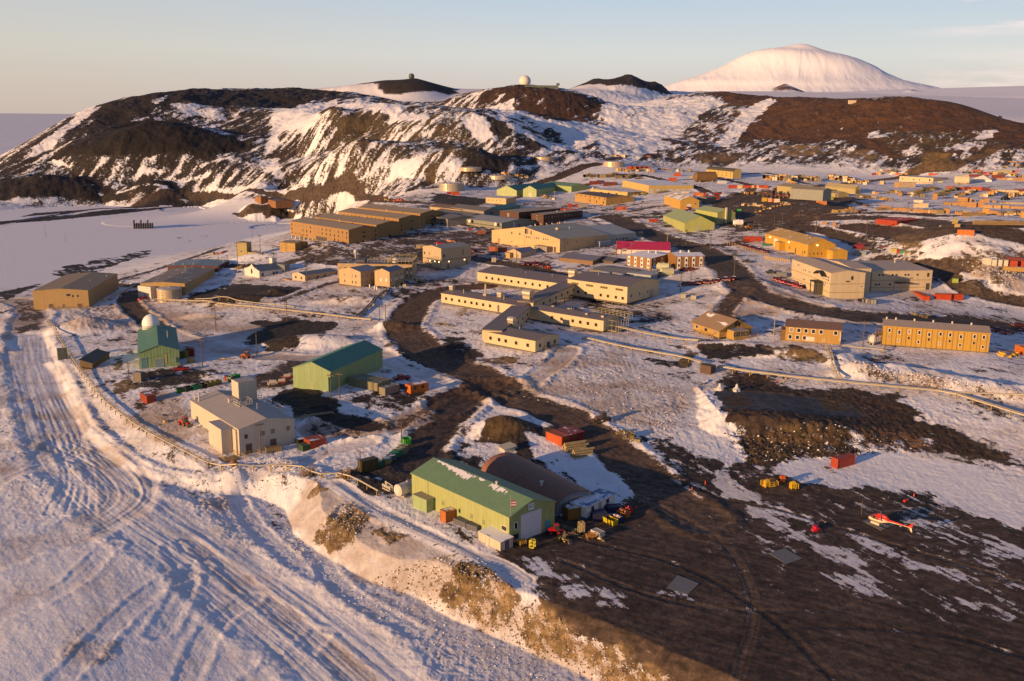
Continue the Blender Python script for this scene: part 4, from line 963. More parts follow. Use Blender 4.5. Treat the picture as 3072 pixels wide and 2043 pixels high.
pl = MB(); pl.box(-.75,.75,-.06,0,0,1.3,0); pl.box(-.55,-.42,-.09,-.06,.2,1.1,1); pl.box(.42,.55,-.09,-.06,.2,1.1,1); pl.box(-.42,.42,-.09,-.06,.98,1.1,1); pl.box(-.3,-.05,-.09,-.06,.45,.8,1); pl.box(-.05,.25,-.09,-.06,.45,.62,1)
pl.obj('sign_panel', [plain('sign_white', (.78,.76,.76)), plain('sign_green', (.12,.2,.16))], b.r, b._F('R', dw*.47, b.h*.98+.25))
fl = MB(); fl.cyl((0,0,0), .05, 5.5, n=6); fl.obj('flag_pole', plain('pole_grey', (.25,.25,.25)), b.r, T(b.L-.2, .5, b.h-1.0))
fg = MB(); 
for i in range(5): fg.box(-.02, .02, -.05, 1.1-.5*0, 3.0+i*.26, 3.26+i*.26, i % 2)
fg.obj('flag', [plain('flag_red', (.5,.05,.06)), plain('flag_white', (.7,.7,.72))], b.r, T(b.L-.2, .5, b.h-1.0, -.4))
b.pipe(b.L*.66, b.D/2, .8, .22, b.h+rise-.1); b.pipe(b.L*.30, b.D*.8, .6, .1, b.h+.8); b.pipe(b.L*.75, b.D*.8, .6, .1, b.h+.8)
gb = panel('green_siding', (.30,.40,.20), 2.4, .2)
b = Bld('annex', (1247,1518.6), (1280,1539), 1482.5, C=(1306.7,1485.5)).root('shed', 'small square green shed against the long wall of the green hangar', 'shed')
b.mass(gb, panel('tin_roof', (.36,.33,.26), .6, .2), None, over=.12, lift=0); b.pipe(b.L*.5, b.D*.6, 3, .06)
# ---- arched rusty hall behind it
h_ = FRAMES['hangar']
p1 = G(1692,1556); q1 = G(1778,1512)
b = Bld('quonset', (1446,1425), (1664,1546), h=.6, D=11.5).root('arched_hall', 'long arched metal hall with rusty brown roof behind the green hangar', 'hall')
b.mass(panel('blue_grey_end', (.22,.26,.33), 1.2, .2), panel('rusty_arch', (.27,.13,.085), 1.1, .35, stain=.6), 'u', 3.5, arch=True, thick=.2, over=.3)
b.pipe(b.L*.72, b.D*.2, 1.4, .3, 3.2); b.door('R', b.D*.5, 0, 3.0, 3.0, (.22,.18,.15), name='double_door')
b = Bld('gw', (1497,1352), (1514,1362), h=1.1, D=3).root('shed', 'small pale flat roofed shed behind the rusty arched hall', 'shed')
b.mass(panel('pale_tin', (.5,.5,.46), .8, .2), panel('tin_roof', (.45,.46,.4), .6, .2), 'shed', .4); 
# ---- white trailer with blue trim
b = Bld('trailer', (1722,1542), (1759,1561), 1506, C=(1841,1480)).root('office_trailer', 'white site office trailer with blue striped roof and skirting beside the arched hall', 'trailer')
b.mass(panel('white_panel', (.66,.66,.68), 1.2, .1), panel('blue_striped_roof', (.10,.18,.36), 1.25, .2, snow=.62, horiz=True), None, over=.15, lift=.5)
tx = bpy.data.curves.new('roof_lettering', 'FONT'); tx.body = 'HELO OPS'; tx.size = 1.5; tx.extrude = .01; to = bpy.data.objects.new('t', tx); tm = bpy.data.meshes.new_from_object(to); bpy.data.objects.remove(to); tm.materials.clear(); tm.materials.append(plain('blue_letters', (.02,.08,.32)))
inst('roof_lettering', tm, b.r, T(b.L*.98, b.D*.14, b.h+.23, math.pi/2))
b.boxp('skirt', .05, b.L-.05, .05, b.D-.05, -.6, .5, plain('blue_skirt', (.04,.08,.2))); b.win('F', b.L*.45, 1.4, 1.0, 1.1, (.3,.35,.45)); b.win('R', [b.D*.2, b.D*.72], 1.4, 1.1, 1.1, (.5,.5,.6)); b.door('R', b.D*.45, .5, .9, 2.0, (.3,.25,.2)); b.pipe(b.L*.6, b.D*.3, 2.2, .08)
st = MB()
for i in range(4): st.box(0, 1.4, i*.3, i*.3+.3, 0, .55-.14*i)
st.obj('steps', plain('plank', (.25,.17,.09)), b.r, b._F('R', b.D*.42, -.1) @ T(0,-1.2,0,0))
b = Bld('tins', (1442,1618), (1501,1654.5), 1594, C=(1525,1610)).root('storage_shed', 'low cream corrugated storage shed with snow on its roof at the hangar corner', 'shed')
b.mass(panel('cream_tin', (.60,.52,.40), .7, .3), panel('snowy_tin', (.5,.45,.38), .6, .2, snow=.9), 'shed', .3, over=.12, lift=0); b.door('R', b.D*.5, 0, 1.2, 2.0, (.16,.07,.14), (.5,.48,.42)); b.door('F', b.L*.42, .1, .9, 1.8, (.52,.44,.32))
# ---- cream two-storey hall with roof tower
b = Bld('cream', (720,1367), (877,1328), 1290, C=(578.6,1200.4), side='A').root('hall', 'tall cream metal hall with a roof tower and railed roof platform above the snow road', 'building')
rise = b.ridge_from(1256.5, 'F'); wc = panel('cream_siding', (.58,.53,.45), 1.0, .12, stain=.1); rc = panel('grey_cream_roof', (.42,.40,.40), 1.3, .10, stain=.1)
b.mass(wc, rc, 'v', rise, over=.15)
b.boxp('side_bay', -3.2, -.02, b.D*.10, b.D*.36, -1.2, b.h-.15, wc, rc); b.boxp('corner_pilaster', -.45, 0, b.D*.03, b.D*.09, -1, b.h-.3, wc)
tw = b.boxp('roof_tower', b.L*.62, b.L*.62+5.2, b.D*.66, b.D*.66+4.5, b.h, b.h+rise+4.4, wc, rc)
b.rail((b.L*.42, b.L*.42+3.6, b.D*.43, b.D*.43+3.6), b.h+rise+.2, 1.2, 'platform_railing', (.55,.5,.4), 1.4); b.boxp('roof_platform', b.L*.42, b.L*.42+3.6, b.D*.43, b.D*.43+3.6, b.h+rise-.1, b.h+rise+.15, plain('platform', (.35,.32,.28)))
b.win('F', [b.L*.12, b.L*.42, b.L*.60, b.L*.88], b.h*.62, .8, 1.0, (.3,.25,.2)); b.door('F', b.L*.16, 0, 1.7, 2.6, (.12,.07,.05)); b.door('F', b.L*.60, .3, 1.6, 2.3, (.14,.08,.06))
b.pipe(1.2, b.D*.90, 2.6, .22, b.h, (.5,.45,.36), 'flue'); b.pipe(.9, b.D*.97, 1.6, .22, b.h); b.pipe(b.L*.40, b.D*.62, 1.3, .3, b.h+rise*.7); b.pipe(b.L*.62, b.D*.3, 2.0, .07, b.h+rise*.6)
b.rail((-4.6, -.6, -1.4, b.D*.45), -.1, 1.0, 'walkway_railing', (.50,.33,.12), .6); b.rail((b.L*.02, b.L*.3, -2.4, -.4), -.1, 1.0, 'porch_railing', (.50,.33,.12), .6); b.rail((b.L+.3, b.L+2.0, b.D*.3, b.D*.75), b.h-.6, 1.1, 'fire_stair_railing', (.4,.38,.34), .3)
b.boxp('walkway', -4.5, -.6, -1.4, b.D*.45, -.35, -.15, plain('plank', (.30,.20,.10)))
# ---- green hut with the observatory dome
b = Bld('observ', (420.5,1103.5), (539.5,1099), 1054.7, C=(520,984.6)).root('observatory', 'green gabled laboratory with a white observatory dome on its far end', 'building')
rise = b.ridge_from(1035.6, 'F'); wg2 = panel('green_siding', (.22,.34,.18), 2.0, .3); rg2 = panel('teal_roof', (.10,.25,.19), .8, .25)
b.mass(wg2, rg2, 'v', rise, over=.3)
dm = MB(); prof = [(3.0, -2.0), (3.0, 0)]+[(3.0*math.cos(t), 3.0*math.sin(t)*1.1) for t in [i*math.pi/2/8 for i in range(1, 9)]]; prof[-1] = (.05, 3.3)
dm.lathe((0,0,0), prof, 22); dm.obj('dome', plain('dome_white', (.78,.76,.72), .5), b.r, T(b.L*.34, b.D-2.2, b.h+rise*.5+1.6), True)
sl_ = MB(); sl_.prism([(.06, .1)]+[(3.06*math.cos(t), 3.36*math.sin(t)) for t in [i*math.pi/2/8 for i in range(0, 8)]]+[(.06, 3.4)], -.4, .4); sl_.obj('dome_shutter', plain('dome_white', (.7,.68,.64), .5), b.r, T(b.L*.34, b.D-2.2, b.h+rise*.5+1.6, -1.1))
b.rail((b.L*.02, b.L*.72, b.D-5.4, b.D-.2), b.h+rise*.35+.5, 1.0, 'roof_railing', (.2,.26,.2), 1.0)
b.door('F', b.L*.5, 0, 2.4, 3.0, (.13,.22,.26), name='loading_door'); b.door('F', b.L*.12, 0, 1.6, 3.8, (.08,.20,.24)); b.win('F', b.L*.66, 1.4, .5, 3.0, (.3,.3,.15), kind='panel', mat=plain('mustard', (.45,.40,.12)))
b.pipe(b.L*.75, b.D*.35, 4, .08); b.boxp('meter_box', b.L*.80, b.L*.92, -.5, 0, 1.6, 3.2, plain('box_green', (.2,.3,.18)))
# ---- middle green shed
b = Bld('green_mid', (894,1158), (994,1177), 1099, C=(1140,1048)).root('warehouse', 'green windowless metal warehouse with teal roof above the row of grey containers', 'warehouse')
rise = b.ridge_from(1087, 'F'); b.mass(panel('green_siding', (.26,.37,.18), 2.0, .25), panel('teal_roof', (.09,.27,.20), .8, .2), 'v', rise, over=.2)
b.door('F', b.L*.5, 0, 1.0, 2.1, (.25,.33,.12))
# ---- brown flat gabled hall, far left
b = Bld('brownL', (106,925), (268,925), 872, C=(347.5,822)).root('hall', 'wide low gabled tan hall on posts at the far left by the bay', 'building')
b.mass(panel('tan_siding', (.40,.28,.13), 1.0, .12), panel('tan_roof', (.33,.25,.15), .8, .15), 'v', .9, over=.15, lift=.0)
b.posts(nx=9, ny=2, zt=.1); b.rail((b.L*.28, b.L*.96, -2.0, -.2), .0, 1.0, 'deck_railing', (.3,.24,.14), .8); b.boxp('deck', b.L*.28, b.L*.96, -2.0, -.1, -.25, -.02, plain('plank', (.28,.2,.11)))
b.door('F', b.L*.31, 0, 1.9, 2.2, (.13,.06,.03)); b.door('F', b.L*.54, 0, .9, 2.0, (.15,.07,.04)); b.door('F', b.L*.83, 0, 1.9, 2.2, (.13,.06,.03)); b.win('F', b.L*.64, b.h*.72, 1.4, .8, (.15,.14,.12)); b.win('F', [b.L*.72, b.L*.81], b.h*.66, .5, .8, (.15,.14,.12))
for u, v in ((.02,.02),(.62,.05),(.75,.5),(.9,.8)): b.pipe(b.L*u, b.D*v, .9, .18)
# ---- tan hall with tank
b = Bld('tan2', (430,886), (556.5,890), 848, C=(637,806)).root('hall', 'flat roofed tan hall behind the round cream tank by the bay road', 'building')
b.mass(panel('tan_siding', (.44,.31,.13), 1.0, .12), panel('grey_brown_roof', (.26,.22,.17), .8, .15, snow=.1), 'v', .7, over=.15)
b.win('F', b.L*.66, b.h*.1, 3.2, b.h*.5, (.4,.3,.15), kind='panel', mat=plain('dark_panel', (.25,.2,.09)))
for u, v in ((.0,.02),(.55,.55),(.3,.98),(.75,.96)): b.pipe(b.L*u, b.D*v, 1.2, .18)
b = Bld('wbox', (417.6,893), (453.7,897.5), 858, C=(472.4,857)).root('plant_room', 'white boxy plant room joined to the front of the flat tan hall', 'building'); b.mass(panel('white_panel', (.68,.64,.60), 1.2, .08), panel('white_roof', (.6,.58,.56), 1, .1), None, over=.05); b.door('F', b.L*.55, 0, 1.0, 2.2, (.3,.28,.26))
b = Bld('blueroof', (508,796), (652,799.5), h=5.0, eave=1.5, C=(671,781)).root('hall', 'long low hall with pale blue roof and dark red walls behind the flat tan hall', 'building')
b.mass(panel('maroon_siding', (.13,.06,.055), 1, .1), panel('blue_grey_roof', (.24,.32,.38), .8, .1), 'v', .5, over=.2)
for u, v in ((.1,.1),(.3,.05),(.5,.08),(.3,.9),(.55,.9),(.7,.9),(.85,.9),(.95,.7)): b.pipe(b.L*u, b.D*v, 1.3, .16)
def vtank(px, py, rpx, ty, label, col=(.55,.50,.42), name='storage_tank', cone=.5, sink=0.):
    X, Y, Z = G(px, py); d = math.hypot(X, Y); zc = d*math.cos(PITCH)+(CZ-Z)*math.sin(PITCH); r = rpx/F*zc
    Y += r*math.cos(math.atan2(X, Y))*1.0; X += r*math.sin(math.atan2(X, Y)); Z = H(X, Y)-sink
    f = (X-r*math.sin(math.atan2(X, Y)), Y-r*math.cos(math.atan2(X, Y))); h = max(1.5, zat(f[0], f[1], ty)-Z)
    R_ = root(name, label, 'storage tank', T(X, Y, Z)); b = MB(); b.cyl((0,0,-1.5), r, h+1.5, n=36); sh = b.obj('tank_shell', panel('tank_shell', col, 2.4, .10, rough=.4, metal=.25, horiz=True), R_)
    b = MB(); b.lathe((0,0,h), [(r+.12, 0), (r+.12, .12), (r*.55, .12+cone*.6), (.2, .12+cone)], 36); b.obj('tank_roof', panel('tank_top', (.52,.48,.44), 3, .08, snow=.25), R_)
    b = MB(); 
    for i in range(int(h/.35)): b.box(-.25, .25, -.05, .02, i*.35, i*.35+.05)
    b.box(-.3, -.22, -.08, .02, 0, h+.6); b.box(.22, .3, -.08, .02, 0, h+.6); b.obj('ladder', plain('ladder_steel', (.35,.3,.22)), R_, T(-r*.25, -r*.97-.02, 0)); b = MB(); b.cyl((0,0,h), .15, 1.2, n=8); b.obj('vent', plain('vent_paint', (.5,.46,.4)), R_)
    return R_
vtank(510, 906, 34, 871, 'round cream water tank beside the white boxy plant room', (.58,.48,.34))
vtank(1355, 575, 37, 552, 'wide grey fuel tank lowest on the hillside above the barracks', (.48,.43,.35))
vtank(1411.5, 539, 34, 520, 'wide fuel tank just up the slope from the lowest hillside tank', (.52,.44,.34))
vtank(1497, 556, 36, 547, 'low shadowed fuel tank between the twin green sheds and the slope', (.5,.45,.4), sink=2.5)
vtank(1633, 489, 30, 472, 'fuel tank perched highest on the dark knoll', (.58,.46,.34))
vtank(1841.7, 502, 31, 486, 'cream fuel tank on the snow beside the long red container row', (.62,.50,.38))
# ---- chapel, tan hut
b = Bld('chapel', (734.4,825), (780.3,835), 806, C=(867,806)).root('chapel', 'small white chapel with arched window and blue grey roof', 'chapel')
rise = b.ridge_from(797, 'F'); wh = panel('white_boards', (.74,.70,.66), .6, .08, horiz=True); b.mass(wh, panel('slate_roof', (.13,.17,.22), .7, .12), 'v', rise, over=.2)
g_ = MB(); g_.prism([(0,0),(0,b.h+.5),(b.L*.28,b.h+.6),(b.L*.5,b.h+rise+.9),(b.L*.72,b.h+.6),(b.L,b.h+.5),(b.L,0)], -.3, -.02, 0, 'y'); g_.obj('front_gable', wh, b.r)
aw = MB(); aw.prism([(-.6,0),(.6,0),(.6,1.6),(.35,2.2),(0,2.5),(-.35,2.2),(-.6,1.6)], -.12, 0, 0, 'y'); aw.obj('arched_window', glass(), b.r, T(b.L*.5, -.31, b.h*.5))
b.win('F', [b.L*.14, b.L*.86], b.h*.35, .7, 1.2, (.6,.5,.4)); b.win('R', [b.D*.09, b.D*.47, b.D*.92], b.h*.3, 1.1, 1.5, (.4,.4,.42)); b.door('R', b.D*.58, 0, 1.2, 2.4, (.08,.10,.14), (.6,.6,.6))
b.boxp('bell_tower', b.L*.3, b.L*.3+2.6, b.D*.70, b.D*.70+2.6, b.h, b.h+rise+2.6, wh); b.boxp('side_block', b.L*.2, b.L+1.5, b.D*.80, b.D*.98, 0, b.h+2.2, panel('slate_wall', (.18,.20,.22), 1, .1))
b = Bld('hut', (882,838), (915.5,845.5), 820, C=(1007,813.8)).root('hut', 'long narrow tan hut with blue roof below the chapel terrace', 'hut')
b.mass(panel('tan_boards', (.55,.45,.33), .8, .1), panel('slate_roof', (.15,.19,.24), .7, .12), 'v', 1.0, over=.25, lift=.0)
b.win('F', [b.L*.28, b.L*.72], .9, 1.0, 1.1, (.5,.32,.14)); b.win('R', [b.D*.13, b.D*.4, b.D*.62], 1.0, 1.1, 1.0, (.3,.28,.24)); b.door('R', b.D*.8, 0, .9, 2.0); b.boxp('deck', -5.5, -.3, -1.5, 1.8, -.5, -.1, plain('plank_orange', (.45,.25,.12)))
# ---- joined cream blocks with radome platform
b = Bld('mec', (1013.7,838), (1237,842), 791, D=14, lift=.6).root('laboratory', 'cream laboratory block with slit windows and a white radome on its roof deck', 'building')
wm = panel('cream_mec', (.50,.38,.23), 1.6, .12); rm = panel('dark_flat_roof', (.12,.12,.14), 1.6, .1, snow=.15)
b.mass(wm, rm, None, over=.15)
def wing(b, A, B, ey, Cc, key, apex, wall, roofm, lift=.6):
    w = Bld(key, A, B, ey, C=Cc); w.r = b.r; rise = w.ridge_from(apex, 'F'); w.lift = lift
    Mi = b.M.inverted() @ w.M
    o1 = w.mass(wall, roofm, 'v', rise, over=.2)
    w.Mi = Mi
    for o in o1: o.matrix_basis = Mi
    return w
def rebase(w, n0):                                   # parts just added in the wing's frame
    for o in list(w.r.children)[n0:]: o.matrix_basis = w.Mi @ o.matrix_basis
w1 = wing(b, (1027.8,853.4), (1082.6,863.6), 807.4, (1122,806), 'mec1', 803.4, wm, panel('blue_grey_roof2', (.22,.25,.32), .8, .1))
n0 = len(b.r.children); hh = w1.h
def slits(w, face, us, hh):
    for u in us:
        w.win(face, u, hh*.22, .5, hh*.18, (.6,.52,.4), fw=.05); w.win(face, u, hh*.62, .5, hh*.18, (.6,.52,.4), fw=.05)
        q = MB(); q.box(-.3,.3,-.05,.02,0,hh*.20); q.obj('window_panel', plain('slit_white', (.75,.72,.68)), w.r, w._F(face, u, hh*.41))
slits(w1, 'F', [w1.L*.26, w1.L*.62, w1.L*.78], hh); slits(w1, 'R', [w1.D*.12, w1.D*.35, w1.D*.62, w1.D*.85], hh); rebase(w1, n0)
w2 = wing(b, (1128.5,859.7), (1169.3,864.8), 812.5, (1207.6,806), 'mec2', 806.5, wm, panel('blue_grey_roof2', (.22,.25,.32), .8, .1))
n0 = len(b.r.children); slits(w2, 'F', [w2.L*.42, w2.L*.78], hh); slits(w2, 'R', [w2.D*.1, w2.D*.4, w2.D*.52, w2.D*.8, w2.D*.92], hh); rebase(w2, n0)
slits(b, 'F', [b.L*.03, b.L*.11, b.L*.93, b.L*.985], b.h)
b.rail((b.L*.38, b.L*.66, b.D*.3, b.D*.9), b.h+.2, 1.3, 'roof_railing', (.45,.36,.22), .2); b.rail((b.L*.66, b.L*1.0, b.D*.1, b.D*1.1), b.h+1.4, 1.2, 'deck_railing', (.5,.4,.2), 1.6)
b.boxp('radome_deck', b.L*.68, b.L*.99, b.D*.12, b.D*1.05, b.h+1.2, b.h+1.4, plain('platform', (.35,.3,.22))); b.boxp('roof_box', b.L*.22, b.L*.34, b.D*.3, b.D*.8, b.h, b.h+1.3, rm); b.pipe(b.L*.14, b.D*.6, 1.0, .5, None, (.1,.1,.1)); b.pipe(b.L*.12, b.D*.3, .7, .15)
def radome(px, py, rpx, label, d=None, col=(.78,.76,.72), ped=0., zc=None, name='radome', base=None):
    a, m = ray(px, py)
    if d is None: X, Y, Z = base; d = math.hypot(X, Y)
    X, Y, Zc = d*math.sin(a), d*math.cos(a), CZ+m*d
    r = rpx/F*math.hypot(d, 0)*1.0
    R_ = root(name, label, 'radome', T(X, Y, Zc-r*.93-ped)); b = MB(); n = 10; b.lathe((0,0,0), [(max(.01, r*math.sin(math.pi*(.12+.88*i/n))), -r*math.cos(math.pi*(.12+.88*i/n))) for i in range(n)]+[(.02, r)], 22)
    b.obj('radome_shell', panel('radome_panels', col, max(.8, r*.5), .08, horiz=True), R_, T(0,0,r*.93+ped), True)
    b = MB(); b.cyl((0,0,-.3-r*.0), r*.42, ped+.35+r*.06, n=14); b.obj('pedestal', plain('pedestal', (.5,.47,.42)), R_); return R_
dm_ = FRAMES['mec']; p = dm_.M @ Vector((dm_.L*.80, dm_.D*.45, 0)); radome(1186.5, 783, 10.5, 'white radome on the railed roof deck of the cream laboratory', d=math.hypot(p.x, p.y), ped=.3)
p = G(1068, 782); radome(1066.5, 754.5, 5.6, 'little white dome on a post behind the cream laboratory', d=math.hypot(p[0], p[1]), ped=2.2)
radome(1575, 244, 17, 'huge white radome on the brown hilltop', d=1400, ped=.5)
radome(1234.5, 229, 8.5, 'dark green ball shaped radome on the farthest left hilltop', d=1950, col=(.10,.14,.12), ped=.5)
# ---- cream three storey block
b = Bld('block3', (1272,801), (1324,811), 738.5, C=(1411.4,737), lift=.5).root('office_block', 'square cream three storey block with a dark band around its middle', 'building')
rise = b.ridge_from(737, 'F'); b.mass(panel('cream_block', (.50,.40,.27), 1.2, .1), panel('grey_green_roof', (.30,.32,.30), .8, .12), 'v', max(rise, .9), over=.15)
bd = MB(); bd.box(-.06, b.L+.06, -.06, b.D+.06, b.h*.46, b.h*.48); bd.obj('wall_band', plain('dark_trim', (.06,.05,.05)), b.r)
b.win('F', [b.L*.10, b.L*.36], b.h*.64, .7, 1.2, (.3,.25,.18)); b.win('F', [b.L*.16, b.L*.24, b.L*.32], b.h*.18, .4, .9, (.2,.17,.12)); b.win('R', b.D*.09, b.h*.6, .8, 1.3, (.25,.22,.16)); b.win('R', b.D*.72, b.h*.62, .5, 2.4, (.4,.32,.22)); b.win('R', b.D*.85, b.h*.12, .5, 2.4, (.4,.32,.22)); b.door('F', b.L*.42, .5, .9, 2.0, (.08,.06,.05)); b.door('R', b.D*.22, .5, .9, 2.0, (.08,.05,.04)); b.posts(nx=4, ny=4, zt=.5); b.pipe(b.L*.6, b.D*.1, 2.2, .15); b.rail((0, b.L, -1.6, -.2), .3, 1.0, 'porch_railing', (.3,.25,.18), .6)
lm = MB(); lm.box(-.2,.2,-.25,0,0,.3); lme = lm.mesh('wall_lamp', plain('lamp_lit', (.9,.6,.3), .5, 0, (1.0,.55,.22)))
for f_, u_ in (('F', b.L*.40), ('F', b.L*.66), ('F', b.L*.88), ('R', b.D*.25), ('R', b.D*.77)): inst('wall_lamp', lme, b.r, b._F(f_, u_, b.h*.36))
# ---- great tan hall
b = Bld('galley', (1477,727), (1678.8,758), 691, C=(1824,704)).root('main_hall', 'very large tan gabled hall in the middle of town', 'building')
rise = b.ridge_from(681.6, 'F'); wt = panel('pale_tan', (.62,.44,.24), 1.2, .08); b.mass(wt, panel('green_grey_roof', (.34,.35,.31), 2.4, .12), 'v', rise, over=.1)
b.mass(panel('pale_blue_siding', (.45,.46,.44), 1.2, .08), panel('pale_blue_roof', (.40,.44,.46), 2.4, .12), 'v', rise*.8, box=(b.L*.30, b.L*.985, b.D, b.D*1.62), over=.1, h=b.h*.92, wname='extension_wall', rname='extension_roof')
eb = (b.L*.30, b.L*.985, b.D, b.D*1.62); b.wins('R', 5, b.D*.12, b.D*.42, b.h*.45, 1.8, 1.2, frame=(.6,.6,.62), box=eb)
b.wins('F', 3, b.L*.53, b.L*.58, b.h*.78, .6, 1.0); b.wins('F', 3, b.L*.645, b.L*.70, b.h*.80, .6, 1.0); b.wins('F', 3, b.L*.775, b.L*.835, b.h*.82, .6, 1.0); b.win('F', [b.L*.31, b.L*.43], b.h*.92, .9, 1.3); b.win('F', [b.L*.52, b.L*.54], b.h*1.12, 1.4, 2.6, (.3,.26,.2)); b.win('F', b.L*.595, b.h*1.1, .8, 2.0)
b.door('F', b.L*.11, 0, 1.6, 2.8, (.35,.17,.08)); b.door('F', b.L*.935, 0, 1.6, 2.6, (.1,.07,.05)); b.win('F', [b.L*.55, b.L*.31], b.h*.25, .6, .8)
g_ = MB(); g_.box(-.25, .25, -.12, 0, -1, b.h+rise*.98); g_.obj('corner_strip', plain('ochre_strip', (.5,.33,.14)), b.r, T(b.L*.5, 0, 0))
b.wins('R', 5, b.D*.15, b.D*.9, b.h*.62, .6, .9); b.boxp('porch_box', b.L+.05, b.L+3.2, b.D*.72, b.D*.95, -.6, b.h*.6, panel('glass_porch', (.42,.47,.55), 1.0, .4)); b.boxp('lean_to', b.L*.72, b.L*.90, -4, -.05, -.8, 2.6, panel('grey_tin', (.30,.27,.24), 1, .1))
for i in range(7): b.pipe(b.L*(.47+.01*i % .05), b.D*(.25+.1*i), 1.2, .35, b.h+rise-.2, (.6,.42,.24))
for i in range(8): b.pipe(b.L*(.35+.05*i), b.D*(1.05+.05*i), 1.8, .25, b.h+.4, (.62,.5,.34))
b.pipe(b.L*.68, b.D*.4, 1.3, .8, b.h+rise*.6, (.62,.5,.3), 'roof_vent'); b.pipe(b.L*.7, b.D*.62, 1.8, .15, b.h+rise*.5)
b = Bld('bluehut', (1513,773), (1562.7,776.5), 756, C=(1621,754)).root('hut', 'small tan hut with shiny blue roof in front of the very large tan hall', 'hut')
b.mass(panel('tan_boards', (.50,.41,.28), .8, .1), panel('blue_roof', (.16,.20,.32), .8, .12), 'v', 1.6, over=.3); b.boxp('porch', b.L*.05, b.L*.4, -2.2, 0, -.5, 2.6, panel('yellow_boards', (.48,.35,.14), .8, .1)); b.door('F', b.L*.75, 0, 1.2, 2.1)
b = Bld('redlow', (1467,752), (1510,757), 739.5, C=(1537,744.5)).root('shed', 'low rust red shed by the corner of the very large tan hall', 'shed'); b.mass(panel('rust_red', (.30,.08,.05), 1.2, .3), panel('rust_roof', (.30,.14,.11), 1.2, .1), None, over=.1)
b = Bld('darkhall', (1692.8,781), (1778,794), 771, C=(1807.6,769)).root('garage', 'low dark brown garage with blue grey roof and one sunlit orange corner', 'garage')
b.mass(panel('brown_boards', (.22,.13,.07), 1.0, .15), panel('blue_brown_roof', (.20,.20,.26), 1.2, .12), 'u', 1.4, over=.4); b.win('R', b.D*.4, 1.0, 1.6, .9)
b.mass(panel('brown_boards', (.10,.075,.06), 1.0, .15), panel('grey_shed_roof', (.16,.15,.15), 1.2, .12), 'u', 1.0, box=(b.L+.1, b.L*1.4, b.D*.35, b.D*.95), h=b.h*.85, over=.3, wname='annex_wall', rname='annex_roof')
b = Bld('greybox', (1788,821), (1885.7,839), 806, C=(1900.6,806)).root('workshop', 'grey flat workshop with two shiny ducts behind the long cream laboratory', 'building')
b.mass(panel('grey_siding', (.19,.17,.15), 1.6, .15), panel('grey_roof', (.24,.24,.22), 1.2, .12), 'u', .7, over=.15)
for u_ in (.36, .72):
    q = MB(); q.cyl((0,0,0), .9, 4.2, 'x', 12); q.box(-.3, .5, -.6, .6, -3.2, 0); q.obj('duct', plain('galvanised', (.62,.60,.56), .25, .7), b.r, T(b.L*u_, -1.0, b.h*.75), True)
b = Bld('bluebox', (1896,836), (1951.6,847), 817, C=(1963.5,814)).root('plant_room', 'pale blue grey box building beside the grey ducted workshop', 'building'); b.mass(panel('pale_blue_siding', (.36,.40,.40), 1.4, .06), panel('blue_white_roof', (.42,.46,.50), 1.2, .1), None, over=.1); b.door('R', b.D*.6, .2, 3.4, 3.4, (.04,.04,.05)); b.pipe(b.L*.3, b.D*1.1, 1.2, .9, b.h-.6, (.6,.35,.1), 'orange_vent')
# ---- the stilted laboratory with three wings and a spine corridor
Z3_, Z2_, Z1_ = 11.0, 12.6, 15.0                     # eave heights of the three wings, stepping up the slope
o_ = atz(1323.7,880.5,Z2_); e1 = atz(1820,961,Z2_); cang = math.atan2(e1[1]-o_[1], e1[0]-o_[0])
CM = T(o_[0], o_[1], Z2_-3.6, cang); CMi = CM.inverted()
def cf(px, py, z):
    X, Y = atz(px, py, z); v = CMi @ Vector((X, Y, 0)); return v.x, v.y
b = Bld.__new__(Bld); b.M = CM; b.h = 3.6; b.z = Z2_-3.6; b.parts = {}; b.lift = .01; b.x, b.y = o_; b.L = 77; b.D = 12; b.key = 'crary'; FRAMES['crary'] = b
b.root('laboratory', 'sprawling cream laboratory on stilts with three long wings joined by a corridor', 'building')
wl = panel('cream_lab', (.62,.52,.33), 1.25, .22, stain=.08); rl = panel('lab_roof', (.19,.165,.17), .8, .18, stain=.1)
def wingc(A, Bp, ze, depth, h, name, rise=.9, und=True):
    u0, v0 = cf(A[0], A[1], ze); u1, _ = cf(Bp[0], Bp[1], ze); dz = ze-h-b.z
    if VERB: print('CR', name, round(u0, 1), round(u1, 1), round(v0, 1), round(_, 1), 'ground', round(H(*[*(CM @ Vector((u0, v0, 0)))][:2]), 1), 'floor', round(ze-h, 1))
    b.h = dz+h; bx = (u0, u1, v0, v0+depth); b.mass(wl, rl, 'u', rise, box=bx, over=.25, lift=.01, h=b.h, z0=dz, wname=name+'_wall', rname=name+'_roof')
    q = MB(); q.box(u0+.4, u1-.4, v0+.5, v0+depth-.5, dz-.7, dz-.02); q.obj('floor_beam', plain('steel_post', (.10,.085,.07)), b.r)
    gz = min(H(*[*(CM @ Vector((u, v0, 0)))][:2]) for u in (u0, (u0+u1)/2, u1))-b.z
    q = MB(); q.box(-.16, .16, -.16, .16, gz-1, dz-.5); me = q.mesh('post', plain('steel_post', (.10,.085,.07)))
    n = max(3, int((u1-u0)/6))
    for i in range(n+1):
        for v in (v0+.8, v0+depth*.5, v0+depth-.8): inst('post', me, b.r, T(u0+.5+(u1-u0-1)*i/n, v))
    return bx, dz
w2a, d2 = wingc((1323.7,880.5), (1562,921), Z2_, 11, 3.6, 'middle_wing')
w2b, _ = wingc((1588,927), (1820,961), Z2_, 10, 3.6, 'east_wing')
w1, d1 = wingc((1432.5,816.8), (1684,856), Z1_, 20, 3.7, 'upper_wing', 1.6)
